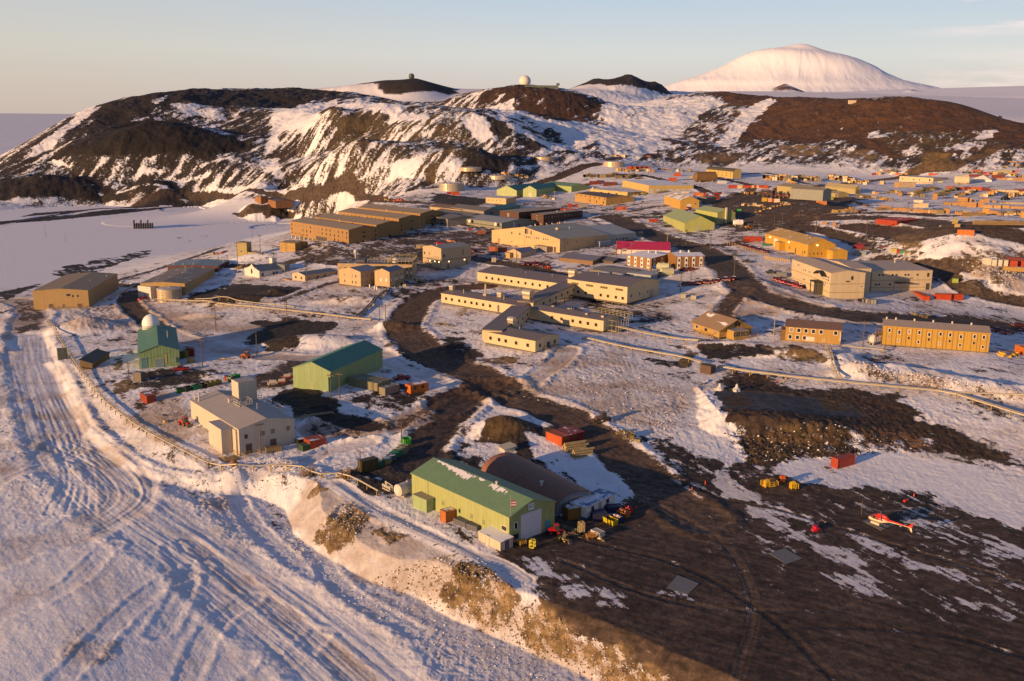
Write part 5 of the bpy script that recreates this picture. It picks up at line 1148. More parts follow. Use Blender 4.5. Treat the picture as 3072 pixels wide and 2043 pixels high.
r1, dr = wingc((1703,838), (1877,863.5), Z1_+2.6, 24, 6.3, 'tall_wing', 1.8)
w3, d3 = wingc((1451,995), (1603,1025), Z3_, 13, 3.6, 'lower_wing', 1.0)
WF = plain('lab_window_dark', (.03,.012,.012), .25)
def rowin(bx, dz, us, z=1.3, w=1.1, h=1.1, fc=(.45,.38,.26)):
    b.win('F', [(bx[1]-bx[0])*u for u in us], dz+z, w, h, fc, box=bx, fw=.08, mat=WF)
rowin(w2a, d2, [.065,.14,.235,.31,.39,.455,.535,.62]); rowin(w2b, d2, [.32,.45,.60,.70,.80,.905])
rowin(w1, d1, [.11,.18,.255,.33,.405,.485,.565,.645,.725,.81,.89]); rowin(w3, d3, [.14,.31,.44,.64,.86]); rowin(r1, dr, [.19,.32,.57,.69,.82,.93], 1.2)
b.win('F', [(r1[1]-r1[0])*u for u in (.13,.38,.62,.87)], dr+4.6, 3.4, .8, (.40,.33,.18), box=r1, mat=plain('bronze_glass', (.14,.10,.04), .2)); b.win('R', [3, 9, 15], dr+2.0, 1.0, 1.2, box=r1); b.door('R', 18, dr+.1, 3.0, 3.0, (.33,.30,.24), box=r1); b.win('R', 12, dr+4.8, .5, .8, (.6,.6,.6), box=r1)
b.win('R', [2.5, 10.5], d3+1.3, 1.0, 1.1, (.4,.36,.3), box=w3, mat=WF); b.door('R', 7, d3+.1, 1.6, 2.2, (.05,.05,.06), box=w3); b.door('F', (w2a[1]-w2a[0])*.72, d2+.1, .8, 2.6, (.10,.04,.10), box=w2a, name='exhaust_door')
b.rail((w3[1]+.3, w3[1]+2.4, w3[2]+4, w3[2]+10), d3, 1.0, 'stair_railing', (.25,.2,.15), 2.0)
# spine corridor: straight sloping roof strips between the wings
def spine(pa, za, pb, zb_, w, name, wh=3.3):
    ua, va = cf(pa[0], pa[1], za); ub, vb = cf(pb[0], pb[1], zb_); L = math.hypot(ub-ua, vb-va); an = math.atan2(vb-va, ub-ua); q = MB(); r_ = MB(); A_ = za-b.z; B_ = zb_-b.z
    def sect(m, y0, y1, lo, hi, mi=0):
        c = [(0,y0,A_+lo),(L,y0,B_+lo),(L,y1,B_+lo),(0,y1,A_+lo),(0,y0,A_+hi),(L,y0,B_+hi),(L,y1,B_+hi),(0,y1,A_+hi)]
        for k in ((0,3,2,1),(4,5,6,7),(0,1,5,4),(1,2,6,5),(2,3,7,6),(3,0,4,7)): m.quad([c[i] for i in k], mi)
    sect(q, -w, 0, -wh, .05); sect(r_, -w-.25, .25, .10, .42)
    q.obj(name+'_wall', wl, b.r, T(ua, va, 0, an)); r_.obj(name+'_roof', rl, b.r, T(ua, va, 0, an)); s_ = MB()
    for i in range(5): s_.box(-.1+L*(.1+.2*i), .1+L*(.1+.2*i), -w+.2, -w+.5, (A_+B_)/2-wh-4, (A_+B_)/2-wh); s_.box(-.1+L*(.1+.2*i), .1+L*(.1+.2*i), -.5, -.2, (A_+B_)/2-wh-4, (A_+B_)/2-wh)
    s_.obj('corridor_post', plain('steel_post', (.10,.085,.07)), b.r, T(ua, va, 0, an))
    return ua, va, an, L, A_, B_
for (pa, za, pb, zb_, nw, nm) in (((1446,991), Z3_+.6, (1537,919), Z2_+.8, 5, 'lower_corridor'), ((1552,905), Z2_+.8, (1690,846), Z1_+.9, 6, 'upper_corridor')):
    ua, va, an, L, A_, B_ = spine(pa, za, pb, zb_, 7.0, nm)
    q = MB(); q.box(-.5,.5,-.05,.05,0,1.1,0); me = q.mesh('window', WF)
    for i in range(nw): t = .22+.66*i/(nw-1); inst('window', me, b.r, T(ua, va, 0, an) @ T(L*t, -7.0, A_+(B_-A_)*t-2.2))
gv = plain('galvanised_vent', (.60,.52,.38), .3, .55)
def rooftop(bx, dz, fu, fv, kind, s=1.0, zr=4.2):
    u = bx[0]+(bx[1]-bx[0])*fu; v = bx[2]+(bx[3]-bx[2])*fv; z = dz+zr; q = MB()
    if kind == 'hood':
        q.box(-.9*s, .9*s, -.7*s, .7*s, 0, 1.0*s); q.cyl((-1.0*s, 0, 1.5*s), .85*s, 2.0*s, 'x', 14)
        q.obj('exhaust_hood', gv, b.r, T(u, v, z), False)
    elif kind == 'pipe': q.cyl((0,0,-.4), .16*s, 2.2*s, n=8); q.obj('vent', gv, b.r, T(u, v, z))
    else: q.box(-.6*s, .6*s, -.5*s, .5*s, -.2, .7*s); q.obj('roof_unit', gv, b.r, T(u, v, z))
rooftop(w2a, d2, .02, .5, 'hood', 1.0); rooftop(w2a, d2, .46, .45, 'box', 1.3); rooftop(w2a, d2, .46, .45, 'pipe', 2.2, 4.6); rooftop(w2a, d2, .62, .55, 'hood', 1.1); rooftop(w2a, d2, .90, .80, 'hood', 1.9)
rooftop(w2a, d2, .22, .3, 'pipe'); rooftop(w2a, d2, .72, .3, 'pipe'); rooftop(w1, d1, .93, .5, 'hood', 1.7, 4.8); rooftop(w1, d1, .75, .35, 'pipe', .8, 4.6); rooftop(w1, d1, .45, .35, 'pipe', .6, 4.6)
rooftop(w2b, d2, .20, .6, 'box', 1, 4.2); rooftop(w2b, d2, .42, .6, 'box', 1, 4.2); rooftop(w2b, d2, .47, .5, 'pipe', .8); rooftop(w2b, d2, .72, .3, 'box', .8); rooftop(w2b, d2, .93, .3, 'box', .9); rooftop(w3, d3, .10, .95, 'hood', 1.3); rooftop(w3, d3, .42, .6, 'pipe', .8); rooftop(r1, dr, .3, .4, 'pipe', .8, 7.6)
b.rail((w2b[1]-12, w2b[1]+3, w2b[3]-1, w2b[3]+4), d2+3.8, 1.2, 'roof_deck_railing', (.45,.38,.2), 1); b.rail((w2b[1]+.4, w2b[1]+4, w2b[2]+2, w2b[3]), d2+.2, 3.6, 'stair_tower_railing', (.40,.36,.25), 4); b.boxp('stair_deck', w2b[1]+.4, w2b[1]+4, w2b[2]+2, w2b[3], d2, d2+.2, plain('platform', (.3,.27,.22)))

# ---- barracks: four alike
def barracks(eA, eB, eC, z0, label, lit):
    b = Bld('dorm', eA, eB, h=8.7, eave=z0, C=eC)
    if barracks.dim: b.L, b.D = barracks.dim
    else: barracks.dim = (b.L, b.D)
    b.root('barracks', label, 'barracks', 'brown three storey barracks in a row'); b.lift = .6; b.M = b.M
    b.mass(panel('brown_siding', (.35,.215,.09), 1.4, .12, stain=.08), panel('tan_metal_roof', (.36,.29,.19), .8, .15, stain=.1), 'u', 1.7, over=.3, lift=.6)
    us = [b.L*(.03+.94*i/14) for i in range(15)]; fr = (.30,.20,.10)
    b.win('F', us, 6.3, .75, 1.3, fr, fw=.06); b.win('F', [u for i, u in enumerate(us) if i not in (1,2,6)], 3.9, .75, 1.3, fr, fw=.06); b.win('F', [us[4]]+us[10:], 1.4, .75, 1.3, fr, fw=.06)
    b.win('F', us[:4], 1.9, 2.0, .7, fr, kind='louvre', mat=plain('louvre', (.16,.11,.05)), fw=.05)
    for z in (1.8, 4.2, 6.6): b.win('R', b.D*.5, z, 2.2, .6, (.12,.09,.05), fw=.05); b.win('R', b.D*.9, z, .7, 1.2, (.12,.09,.05), fw=.05)
    q = MB(); q.prism([(-2.2, 2.4), (0, 3.0), (0, 3.15), (-2.2, 2.55)], -1.8, 1.8, 0, 'x'); q.box(-1.7,-1.6,-2.1,-2.0,-.6,2.45); q.box(1.6,1.7,-2.1,-2.0,-.6,2.45); q.obj('porch_roof', panel('tan_metal_roof', (.36,.29,.19), .8, .15), b.r, b._F('R', b.D*.55, 0))
    b.door('R', b.D*.55, .5, 1.2, 2.1, (.3,.26,.2)); q = MB(); q.box(-.3,.3,-.3,.3,-1.2,.6); me = q.mesh('footing', plain('white_footing', (.55,.5,.45)))
    for i in range(14): inst('footing', me, b.r, T(.8+(b.L-1.6)*i/13, .5))
    for i in range(5): inst('footing', me, b.r, T(b.L-.5, 1+(b.D-2)*i/4))
    b.pipe(b.L*.55, b.D*.62, 1.8, .25, b.h+1.2); return b
barracks.dim = None
b = barracks((882.3,663), (1045.6,690.6), (1107,679), 12.7, 'brown three storey barracks nearest the viewer in the row of four', 1); b.boxp('painted_loading_shadow', b.L*.46, b.L*.64, -.14, -.03, .4, 2.6, plain('painted_shadow', (.07,.06,.055)))  # flat dark slab painted as a shadow on the front wall
barracks((957.6,650.6), (1120.9,674.8), (1177,663.3), 13.6, 'brown three storey barracks second from the near end of the row', 0)
barracks((1027.8,634), (1186,655.7), (1240,645.5), 14.6, 'brown three storey barracks third from the near end of the row', 0)
barracks((1090,621), (1240,639.7), (1293,629), 15.4, 'brown three storey barracks at the far end of the row of four', 0)
# ---- grey two storey quarters and neighbours
gq = panel('grey_quarters', (.30,.27,.24), 1.2, .1); rq = panel('grey_quarters_roof', (.17,.16,.15), 1.2, .1)
b = Bld('q1', (1290,668), (1343,678.5), 648, C=(1365,641)).root('quarters', 'grey two storey quarters right behind the far end of the barracks row', 'building'); b.mass(gq, rq, 'u', 1.6, over=.5); b.wins('F', 2, b.L*.25, b.L*.7, b.h*.62, 5, .9, kind='window_band'); b.wins('F', 2, b.L*.25, b.L*.7, b.h*.15, 5, .9, kind='window_band')
b = Bld('q2', (1300,635.5), (1405,651), h=5, eave=16.5, D=13).root('quarters', 'grey two storey quarters with lit doorway left of the dish covered hall', 'building'); b.mass(gq, rq, 'u', 1.8, over=.5); b.wins('F', 5, b.L*.5, b.L*.95, 3.3, 4, .9, kind='window_band'); b.wins('F', 5, b.L*.5, b.L*.95, .8, 4, .9, kind='window_band')
b = Bld('q3', (1352,622), (1452,634), h=5, eave=18, D=13).root('quarters', 'grey quarters with a broad dark roof behind the teal shed', 'building'); b.mass(gq, rq, 'u', 1.9, over=.5); b.win('R', 6.5, 3, 3, 1.2)
b = Bld('q4', (1290,620), (1385,630), h=4.2, eave=18, D=13).root('quarters', 'brown roofed quarters with a sunlit tan gable behind the grey quarters', 'building'); b.mass(panel('tan_boards', (.48,.36,.2), .8, .1), panel('brown_quarters_roof', (.20,.14,.10), 1.2, .1), 'u', 1.6, over=.4); b.win('F', b.L*.1, 1.6, 1.4, 1.2)
b = Bld('dishhall', (1403,668), (1505,687), 652, C=(1556,655)).root('hall', 'grey metal hall with satellite dishes along its front', 'building'); b.mass(panel('grey_green_siding', (.26,.27,.23), .8, .25), panel('pale_grey_roof', (.33,.35,.38), 1.2, .12), 'v' if 0 else 'u', 1.6, over=.2)
b.door('R', b.D*.35, 0, 1.6, 3.6, (.4,.42,.42)); b.door('R', b.D*.5, 0, 1.1, 2.1, (.05,.05,.05))
q = MB(); r_ = 1.1; q.lathe((0,0,0), [(.05, .0), (.5, .12), (.85, .35), (1.1, .62), (1.06, .66), (.6, .25), (.05, .1)], 14); q.cyl((0,0,-.8), .08, .8, n=6); dme = q.mesh('satellite_dish', plain('dish_white', (.6,.58,.54)), True)
for u_ in (.02,.17,.34,.92): inst('satellite_dish', dme, b.r, T(b.L*u_, -1.6, b.h*.75) @ Matrix.Rotation(math.radians(75), 4, 'X'))
b.boxp('cable_gallery', b.L*.05, b.L*.98, -1.5, -.1, b.h*.38, b.h*.44, plain('steel_post', (.10,.085,.07)))
b = Bld('teal', (1449,643), (1491,646), 628, C=(1559,617)).root('shed', 'teal green gabled shed behind the dark brown flats', 'shed'); tg = panel('teal_siding', (.10,.26,.20), 1, .1); b.mass(tg, panel('teal_roof2', (.09,.27,.21), .8, .2), 'v', 1.5, over=.2); b.door('F', b.L*.7, 0, 2.4, 2.4, (.05,.14,.11))
db = panel('dark_brown_siding', (.10,.045,.03), 1, .08); rt = panel('tan_flat_roof', (.40,.33,.24), 1.2, .08)
b = Bld('flats1', (1515,666), (1556,673), 631.4, C=(1673.7,625)).root('flats', 'dark brown flats with a tan roof, the farther of the two', 'building', 'pair of dark brown flats'); b.mass(db, rt, None, over=.3); b.wins('R', 10, b.D*.08, b.D*.92, b.h*.62, 1.1, 1.2, frame=(.16,.16,.2)); b.wins('R', 6, b.D*.08, b.D*.5, b.h*.2, 1.1, 1.2, frame=(.16,.16,.2)); b.win('F', b.L*.45, b.h*.6, 1.1, 1.7, (.6,.6,.55))
b = Bld('flats2', (1584,675), (1630,676), 644, C=(1755,632.7)).root('flats', 'dark brown flats with a tan roof, the nearer one with a brown sunlit end', 'building', 'pair of dark brown flats'); b.mass(db, rt, None, over=.3); b.wins('R', 12, b.D*.05, b.D*.95, b.h*.62, 1.1, 1.2, frame=(.16,.16,.2)); b.wins('R', 12, b.D*.05, b.D*.95, b.h*.15, 1.1, 1.2, frame=(.16,.16,.2)); b.win('F', b.L*.48, b.h*.6, 1.0, 1.7, (.6,.6,.55)); b.win('F', b.L*.48, b.h*.12, 1.0, 1.7, (.6,.6,.55)); b.pipe(b.L*.3, b.D*.55, .8, .3, None, (.6,.5,.3)); b.pipe(b.L*.3, b.D*.75, .8, .3, None, (.6,.5,.3))
b = Bld('orange2', (1724.7,603), (1817.8,618), 580, C=(1843,583)).root('office', 'ochre two storey office with dark brown roof near the yellow garage', 'building'); b.mass(panel('ochre_siding', (.44,.28,.10), 1, .15), panel('dark_brown_roof', (.13,.08,.05), 1, .1), 'u', 1.0, over=.3); b.wins('F', 7, b.L*.05, b.L*.95, b.h*.78, 1.2, .7, frame=(.2,.13,.05)); b.wins('F', 3, b.L*.5, b.L*.92, b.h*.25, 1.0, 1.4, frame=(.2,.13,.05)); b.wins('R', 3, b.D*.2, b.D*.8, b.h*.3, .8, 1.3)
b = Bld('yellowlow', (1464.5,608.4), (1518,613), 592, C=(1532,592)).root('hut', 'little flat cream hut in front of the twin green sheds', 'hut'); b.mass(panel('cream_hut', (.60,.43,.22), 1, .1), panel('snow_roof', (.7,.66,.62), 1, .05), None, over=.1); b.wins('F', 5, b.L*.15, b.L*.9, b.h*.5, .7, .7)
def gable_shed(key, A, B_, ey, Cc, apex, label, col=(.38,.46,.22), roofc=(.09,.26,.20), **k):
    b = Bld(key, A, B_, ey, C=Cc, **k).root('shed', label, 'shed'); rise = b.ridge_from(apex, 'F'); b.mass(panel('green_siding', col, 2.0, .25), panel('teal_roof', roofc, .8, .2), 'v', min(rise, 3.5), over=.15); return b
b = gable_shed('gs1', (1516.8,584), (1550,589), 568, (1628,561), 557.4, 'left one of the twin green sheds with yellow green gables'); b.door('F', b.L*.35, 0, 1.0, 2.2, (.4,.4,.2))
b = gable_shed('gs2', (1574.7,589), (1609,591.5), 567.5, (1675.4,559), 558, 'right one of the twin green sheds with yellow green gables'); b.door('F', b.L*.55, 0, 2.8, 3.2, (.5,.48,.25))
b = Bld('gs3', (1640,568), (1714,577), 552, C=(1740,556)).root('shed', 'long green shed standing behind the twin green sheds', 'shed'); b.mass(panel('green_siding', (.36,.44,.19), 2.0, .25), panel('teal_roof', (.14,.26,.18), .8, .2), 'u', 2.2, over=.15)
yg = panel('yellow_siding', (.56,.42,.16), 1.0, .12)
b = Bld('garage', (1866.8,564), (1946,582), 541, C=(2007,543.4)).root('garage', 'pale yellow flat roofed garage with a row of roller doors on its shaded side', 'garage'); b.mass(yg, panel('snowy_flat_roof', (.5,.47,.43), 1, .05, snow=.9), None, over=.1); b.door('R', b.D*.06, 0, 3.2, b.h*.6, (.45,.45,.47), name='roller_door')
for i in range(1, 7): b.door('R', b.D*(.06+.145*i), 0, 3.2, b.h*.6, (.45,.45,.47), name='roller_door')
b = Bld('lowyellow', (1800.8,580), (1882,592), 566, C=(1946,568)).root('garage', 'low cream and green garage wing in front of the pale yellow garage', 'garage'); b.mass(yg, panel('tan_snow_roof', (.5,.42,.34), 1, .05, snow=.5), None, over=.1)
for i in range(4): b.win('F', b.L*(.12+.2*i), b.h*.35, 2.0, 1.0, (.3,.36,.18))
ys = panel('amber_siding', (.55,.35,.09), 1.2, .12); yr = panel('amber_roof', (.46,.34,.17), 1.2, .1)
b = Bld('amber1', (1999.4,612), (2040,627), 588, C=(2090,599.5)).root('hall', 'small amber gabled hall with white entrance above the two green sheds', 'hall'); rise = b.ridge_from(589.8); b.mass(ys, panel('amber_snow_roof', (.46,.34,.17), 1.2, .1, snow=.45), 'u', rise, over=.15); b.door('R', b.D*.47, 0, 3.0, 3.2, (.7,.6,.5)); b.win('R', b.D*.8, 3, .8, .8); b.wins('F', 2, b.L*.3, b.L*.45, 2, .6, .8)
b = Bld('greyann', (2090,612), (2118,615), 591, D=9).root('annex', 'grey annex with a pale door behind the small amber hall', 'annex'); b.mass(panel('grey_siding', (.19,.17,.15), 1.6, .15), panel('grey_roof', (.24,.24,.22), 1.2, .12), None, over=.1); b.door('F', b.L*.35, 0, 3, 2.8, (.5,.5,.52))
gg = panel('lime_siding', (.42,.46,.17), 1.4, .22); gr = panel('lime_roof', (.33,.42,.22), 1.4, .15)
b = Bld('lime1', (1989,667), (2053,692), 646.7, C=(2107.9,658)).root('shed', 'nearer of the two yellow green sheds above the curving road', 'shed'); rise = b.ridge_from(648); b.mass(gg, gr, 'u', rise, over=.15); b.door('R', b.D*.45, 0, 2.6, 2.6, (.35,.37,.2)); b.wins('F', 5, b.L*.1, b.L*.45, b.h*.4, .7, .8); b.pipe(b.L*.1, b.D*.2, 1, .2, b.h+.7)
b = Bld('lime2', (2085,661), (2151,673), 628.8, C=(2206,638)).root('shed', 'farther yellow green shed with a tall white flue on its end wall', 'shed'); rise = b.ridge_from(627.6); b.mass(gg, gr, 'u', rise, over=.15); b.door('R', b.D*.12, 0, 3.6, 4, (.36,.38,.2)); b.door('R', b.D*.88, 0, 3.4, 3.4, (.36,.38,.2)); b.boxp('flue', b.L+.1, b.L+.9, b.D*.42, b.D*.5, 0, b.h+rise+1, plain('flue_cream', (.62,.55,.38)))
am = panel('amber_wall', (.56,.34,.06), 1.2, .14, stain=.1)
b = Bld('ambermain', (2286.4,733), (2422,770), 701.5, C=(2524,738.6)).root('hall', 'long amber yellow metal hall with a lean-to annex near the curving road', 'hall')
rise = b.ridge_from(716); b.mass(am, panel('amber_roof2', (.45,.31,.11), 1.2, .12, snow=.12), 'u', rise, over=.15)
b.door('F', b.L*.27, 0, 4.0, 4.4, (.62,.60,.58), (.5,.4,.2), 'roller_door'); b.door('F', b.L*.74, 0, 1.2, 2.4, (.1,.07,.03)); b.door('F', b.L*.90, 0, .9, 2.2, (.2,.12,.03)); b.win('F', [b.L*.94, b.L*.60], 1.2, .7, 1.2, (.3,.2,.05)); b.wins('R', 4, b.D*.08, b.D*.5, 1.0, .35, .8, frame=(.3,.2,.05)); b.boxp('entrance_porch', b.L*.39, b.L*.39+5, -3.2, -.05, -.5, b.h*.72, am, yr); b.pipe(b.L*.57, 0, .2, .05)
q = MB(); q.box(-.3,.3,-.35,0,0,.4); me = q.mesh('wall_lamp', plain('lamp_lit', (.9,.6,.3), .5, 0, (1.0,.55,.22)))
for u_ in (.13,.58): inst('wall_lamp', me, b.r, b._F('F', b.L*u_, b.h*.78))
inst('wall_lamp', me, b.r, b._F('R', b.D*.33, b.h*.95))
b = Bld('amberann', (2471,774), (2497,781), 748, C=(2545.7,755)).root('annex', 'smaller amber yellow gabled annex at the end of the long amber hall', 'annex'); b.mass(am, panel('amber_roof2', (.45,.31,.11), 1.2, .12, snow=.3), 'u', 1.4, over=.15); b.door('F', b.L*.5, 0, 1.1, 2.2, (.6,.4,.12))
# ---- big cream joined halls on the right
wc2 = panel('stone_cream', (.60,.50,.35), 6.0, .02, stain=.06); rc2 = panel('stone_roof', (.52,.43,.34), 1.2, .06, stain=.06)
b = Bld('mcc', (2361,841), (2488,889), 778.6, C=(2615,826)).root('warehouse', 'tall cream two storey warehouse with curved entrance canopy', 'building'); rise = b.ridge_from(812)
b.mass(wc2, rc2, 'u', rise, over=.12)
for z_b in (.16, .53):
    q = MB(); q.box(-.06, b.L+.06, -.06, b.D+.06, b.h*z_b, b.h*z_b+.16); q.obj('wall_band', plain('olive_trim', (.20,.16,.04)), b.r)
b.wins('F', 2, b.L*.17, b.L*.20, b.h*.80, .7, .8); b.win('F', [b.L*.05, b.L*.33, b.L*.38, b.L*.47, b.L*.51], b.h*.68, .7, .8); b.wins('F', 2, b.L*.33, b.L*.37, b.h*.25, .7, .8); b.wins('F', 4, b.L*.83, b.L*.955, b.h*.76, 1.0, .7); b.wins('F', 4, b.L*.83, b.L*.955, b.h*.64, 1.0, .7); b.wins('F', 2, b.L*.84, b.L*.88, b.h*.36, 1.0, 1.6); b.win('R', b.D*.62, b.h*.72, .9, 1.4, (.4,.33,.12)); b.win('R', b.D*.5, b.h*.63, 1.4, .35, (.2,.15,.05), kind='louvre'); b.win('R', b.D*.9, b.h*.4, .5, .4)
q = MB(); pr = [(-4+8*i/10, b.h*.80+1.5*math.sin(math.pi*i/10)) for i in range(11)]; q.prism(pr+[(u, z+.4) for u, z in reversed(pr)], -2.2, -.1, 0, 'y'); q.obj('entrance_canopy', plain('canopy_dark', (.03,.028,.03)), b.r, T(b.L*.80, 0))
b.boxp('entrance_porch', b.L*.70, b.L*.83, -3.4, -.1, b.h*.48, b.h*.53, plain('canopy_dark', (.03,.028,.03))); b.boxp('porch_glazing', b.L*.74, b.L*.84, -2.2, -.1, -.4, b.h*.48, panel('dark_glazing', (.10,.09,.07), 1.2, .6))
for u_ in (.71,.82): b.boxp('porch_post', b.L*u_, b.L*u_+.3, -3.3, -3.0, -1, b.h*.48, plain('canopy_dark', (.03,.028,.03)))
b.mass(wc2, rc2, 'v', rise*.8, box=(b.L*.02, b.L*.72, b.D+.02, b.D*1.55), over=.12, wname='rear_wall', rname='rear_roof')
b = Bld('mcc2', (2611.5,873), (2792,871), 814, D=24).root('warehouse', 'wide cream two storey warehouse with a porch, joined behind the canopied one', 'building'); b.mass(wc2, rc2, 'shed', .8, over=.12)
for z_b in (.16, .53):
    q = MB(); q.box(-.06, b.L+.06, -.06, b.D+.06, b.h*z_b, b.h*z_b+.16); q.obj('wall_band', plain('olive_trim', (.20,.16,.04)), b.r)
for u_ in (.12,.18,.34,.40,.55,.60,.75): b.win('F', b.L*u_, b.h*.76, .9, .8)
for u_ in (.08,.13,.31): b.win('F', b.L*u_, b.h*.28, .9, .8)
b.win('F', b.L*.93, b.h*.7, .9, 1.6, (.4,.33,.12)); b.win('F', b.L*.66, b.h*.62, 1.4, .35, kind='louvre'); b.boxp('porch_roof', b.L*.38, b.L*.60, -3, -.1, b.h*.42, b.h*.46, plain('canopy_dark', (.03,.028,.03))); b.door('F', b.L*.44, 0, 2.6, 3.2, (.55,.48,.4)); b.door('F', b.L*.94, .2, 1.6, 2.8, (.06,.05,.04)); b.win('F', b.L*.74, b.h*.36, 1.2, .35, kind='louvre', mat=plain('vent_white', (.6,.58,.5))); b.pipe(b.L*.75, b.D*.8, 1.6, .3, b.h)
# ---- wooden lodge
b = Bld('lodge', (2074,994), (2157,1020), 965.5, C=(2259,982.5), lift=.8).root('lodge', 'wooden lodge with broad snow patched gable roof and a glazed sun porch', 'lodge'); wd = panel('golden_wood', (.46,.30,.10), .5, .2, horiz=True)
rise = b.ridge_from(959); rise = min(rise, 4.2)
b.mass(wd, panel('wood_shingle_roof', (.36,.25,.15), .9, .2, stain=.2), 'u', rise, over=.9, lift=.8)
for (u0, u1, w0, w1) in ((.05,.30,.55,.95),(.62,1.0,.30,.62)):
    q = MB(); sl = rise/(b.D/2); n = 6; P1 = [(b.L*(u0+(u1-u0)*k/n), b.D/2*(w0+(w1-w0)*.25*random.random()+.1*(1-k/n))) for k in range(n+1)]; P2 = [(b.L*(u0+(u1-u0)*k/n), b.D/2*(w1-(w1-w0)*.3*random.random()-.1*(1-k/n))) for k in range(n+1)]
    q.quad([(u, v, b.h+v*sl+.28) for u, v in P1]+[(u, v, b.h+v*sl+.28) for u, v in reversed(P2)]); q.obj('roof_snow', plain('roof_snow', (.78,.76,.76), .9), b.r)
b.posts(nx=6, ny=3, zt=.8, r=.2); b.wins('F', 2, b.L*.5, b.L*.85, 1.6, 1.6, 1.0, frame=(.4,.25,.1)); b.win('F', b.L*.15, 1.6, 1.2, 1.0); b.win('R', [b.D*.6, b.D*.72], b.h+.6, 1.0, 1.4, (.4,.27,.1)); b.win('R', b.D*.5, b.h+.8, 1.2, 1.8, (.3,.2,.1), kind='gable_vent')
b.boxp('sun_porch', b.L+.05, b.L+4.2, b.D*.22, b.D*.68, .6, 3.6, wd, plain('porch_roof_grey', (.33,.33,.36)))
for f_ in (b.D*.27, b.D*.42, b.D*.58):
    q = MB(); q.box(-.8,.8,-.1,.05,0,1.4); q.box(-.05,.05,-.14,0,0,1.4,1); q.box(-.8,.8,-.14,0,.66,.74,1); q.obj('window', [glass(), plain('frame_paint', (.5,.36,.16))], b.r, b._F('R', f_, 1.8) @ T(0,-4.2,0))
b.rail((b.L+.2, b.L+4.5, b.D*.70, b.D*.98), .7, 1.0, 'deck_railing', (.5,.3,.08), 1.6); b.boxp('deck', b.L+.1, b.L+4.6, b.D*.70, b.D*1.0, .5, .7, plain('plank_orange', (.45,.25,.12))); b.rail((b.L*.35, b.L*.8, -2.4, -.2), .7, .9, 'deck_railing', (.5,.3,.08), 1.2)
b = Bld('brown2', (2354.5,1024), (2520,1037), 980, D=10).root('quarters', 'brown two storey quarters with two rows of small white framed windows', 'building'); rise = b.ridge_from(957, 'L') if 0 else 1.6
b.mass(panel('ochre_brown', (.42,.26,.08), 1.3, .1), panel('brown_shingles', (.20,.13,.10), .5, .15), 'u', rise, over=.35, lift=.4); wf = (.68,.6,.5)
b.win('F', [b.L*u for u in (.105,.24,.37,.505,.645,.905)], b.h*.70, 1.0, 1.2, wf, fw=.16); b.win('F', [b.L*u for u in (.09,.225,.355)], b.h*.22, 1.0, 1.2, wf, fw=.16); b.win('F', [b.L*.42, b.L*.49], b.h*.18, 1.3, 1.2, wf, mat=plain('white_blind', (.55,.5,.42))); b.win('F', b.L*.70, b.h*.22, .7, .6, wf); b.boxp('drain_pipe', b.L*.985, b.L*.985+.3, -.5, -.05, b.h*.3, b.h*.9, plain('pipe_cream', (.55,.48,.34))); b.boxp('outside_stair', -1.6, -.1, b.D*.1, b.D*.7, 0, b.h*.75, panel('plank_dark', (.2,.12,.05), .4, .3, horiz=True))
b = Bld('longyellow', (2645.5,1037), (2964,1062), 978, C=(2959.9,979), lift=.5).root('dormitory', 'long mustard two storey dormitory with vertical strips and small windows at the right', 'building'); my = panel('mustard_siding', (.46,.29,.055), 1.5, .06, stain=.06)
b.D = max(b.D, 11); b.mass(my, panel('pinkish_metal_roof', (.46,.38,.31), .9, .12), 'u', 1.1, over=.2, lift=.5)
for i, u_ in enumerate((.06,.155,.25,.345,.44,.545,.635,.735,.86,.945)):
    for k_, o2 in (('corner_strip', -.9), ('corner_strip', .9)): b.boxp(k_, b.L*u_+o2-.07, b.L*u_+o2+.07, -.07, -.005, .5, b.h-.1, plain('strip_brown', (.20,.11,.03)))
    b.win('F', b.L*u_, b.h*(.72 if i % 3 != 1 or i == 9 else .66), .7, 1.1, (.66,.58,.48), fw=.14); b.win('F', b.L*u_, b.h*(.26 if i % 2 else .42), .6, .9, (.66,.58,.48) if i % 2 else (.5,.36,.14), fw=.12)
for u_ in (.03,.12,.30,.48,.66,.84): b.pipe(b.L*u_, b.D*.5, .9, .25, b.h+1.0, (.6,.55,.5))
b.rail((-2.2, -.3, 1, b.D*.6), b.h*.5, 1.0, 'fire_stair_railing', (.25,.15,.05), 4.0); b.boxp('fire_stair', -2.2, -.1, 1, b.D*.6, b.h*.42, b.h*.48, plain('plank', (.30,.20,.10))); b.posts(nx=10, ny=2, zt=.5)
# ---- upper right town
b = Bld('whitelong', (2710.7,541), (2799,548), 528.5, C=(2808.5,531)).root('shed', 'long cream flat shed high in the cargo yards', 'shed'); b.mass(panel('cream_hut', (.62,.50,.32), 1, .1), panel('snow_roof', (.7,.66,.62), 1, .05), None, over=.1); b.wins('F', 4, b.L*.1, b.L*.6, b.h*.3, 1.0, .9); b.win('F', b.L*.9, b.h*.3, 1.2, 1.6)
kt = panel('khaki_siding', (.42,.36,.18), 1, .1); kr = panel('khaki_roof', (.36,.31,.19), 1, .1)
b = Bld('kh1', (2329.8,580), (2421.6,590), 577.5, D=14).root('shed', 'long khaki shed with a row of dark machinery parked before it', 'shed'); b.h = 5; b.mass(kt, kr, 'u', 1.6, over=.2)
b = Bld('kh2', (2475,574), (2564.6,584), 558, C=(2600,569)).root('shed', 'khaki gabled shed with a shaded blue grey front', 'shed'); b.mass(kt, kr, 'u', 2.2, over=.2); b.door('R', b.D*.55, 0, 3, 3.2, (.16,.12,.05))
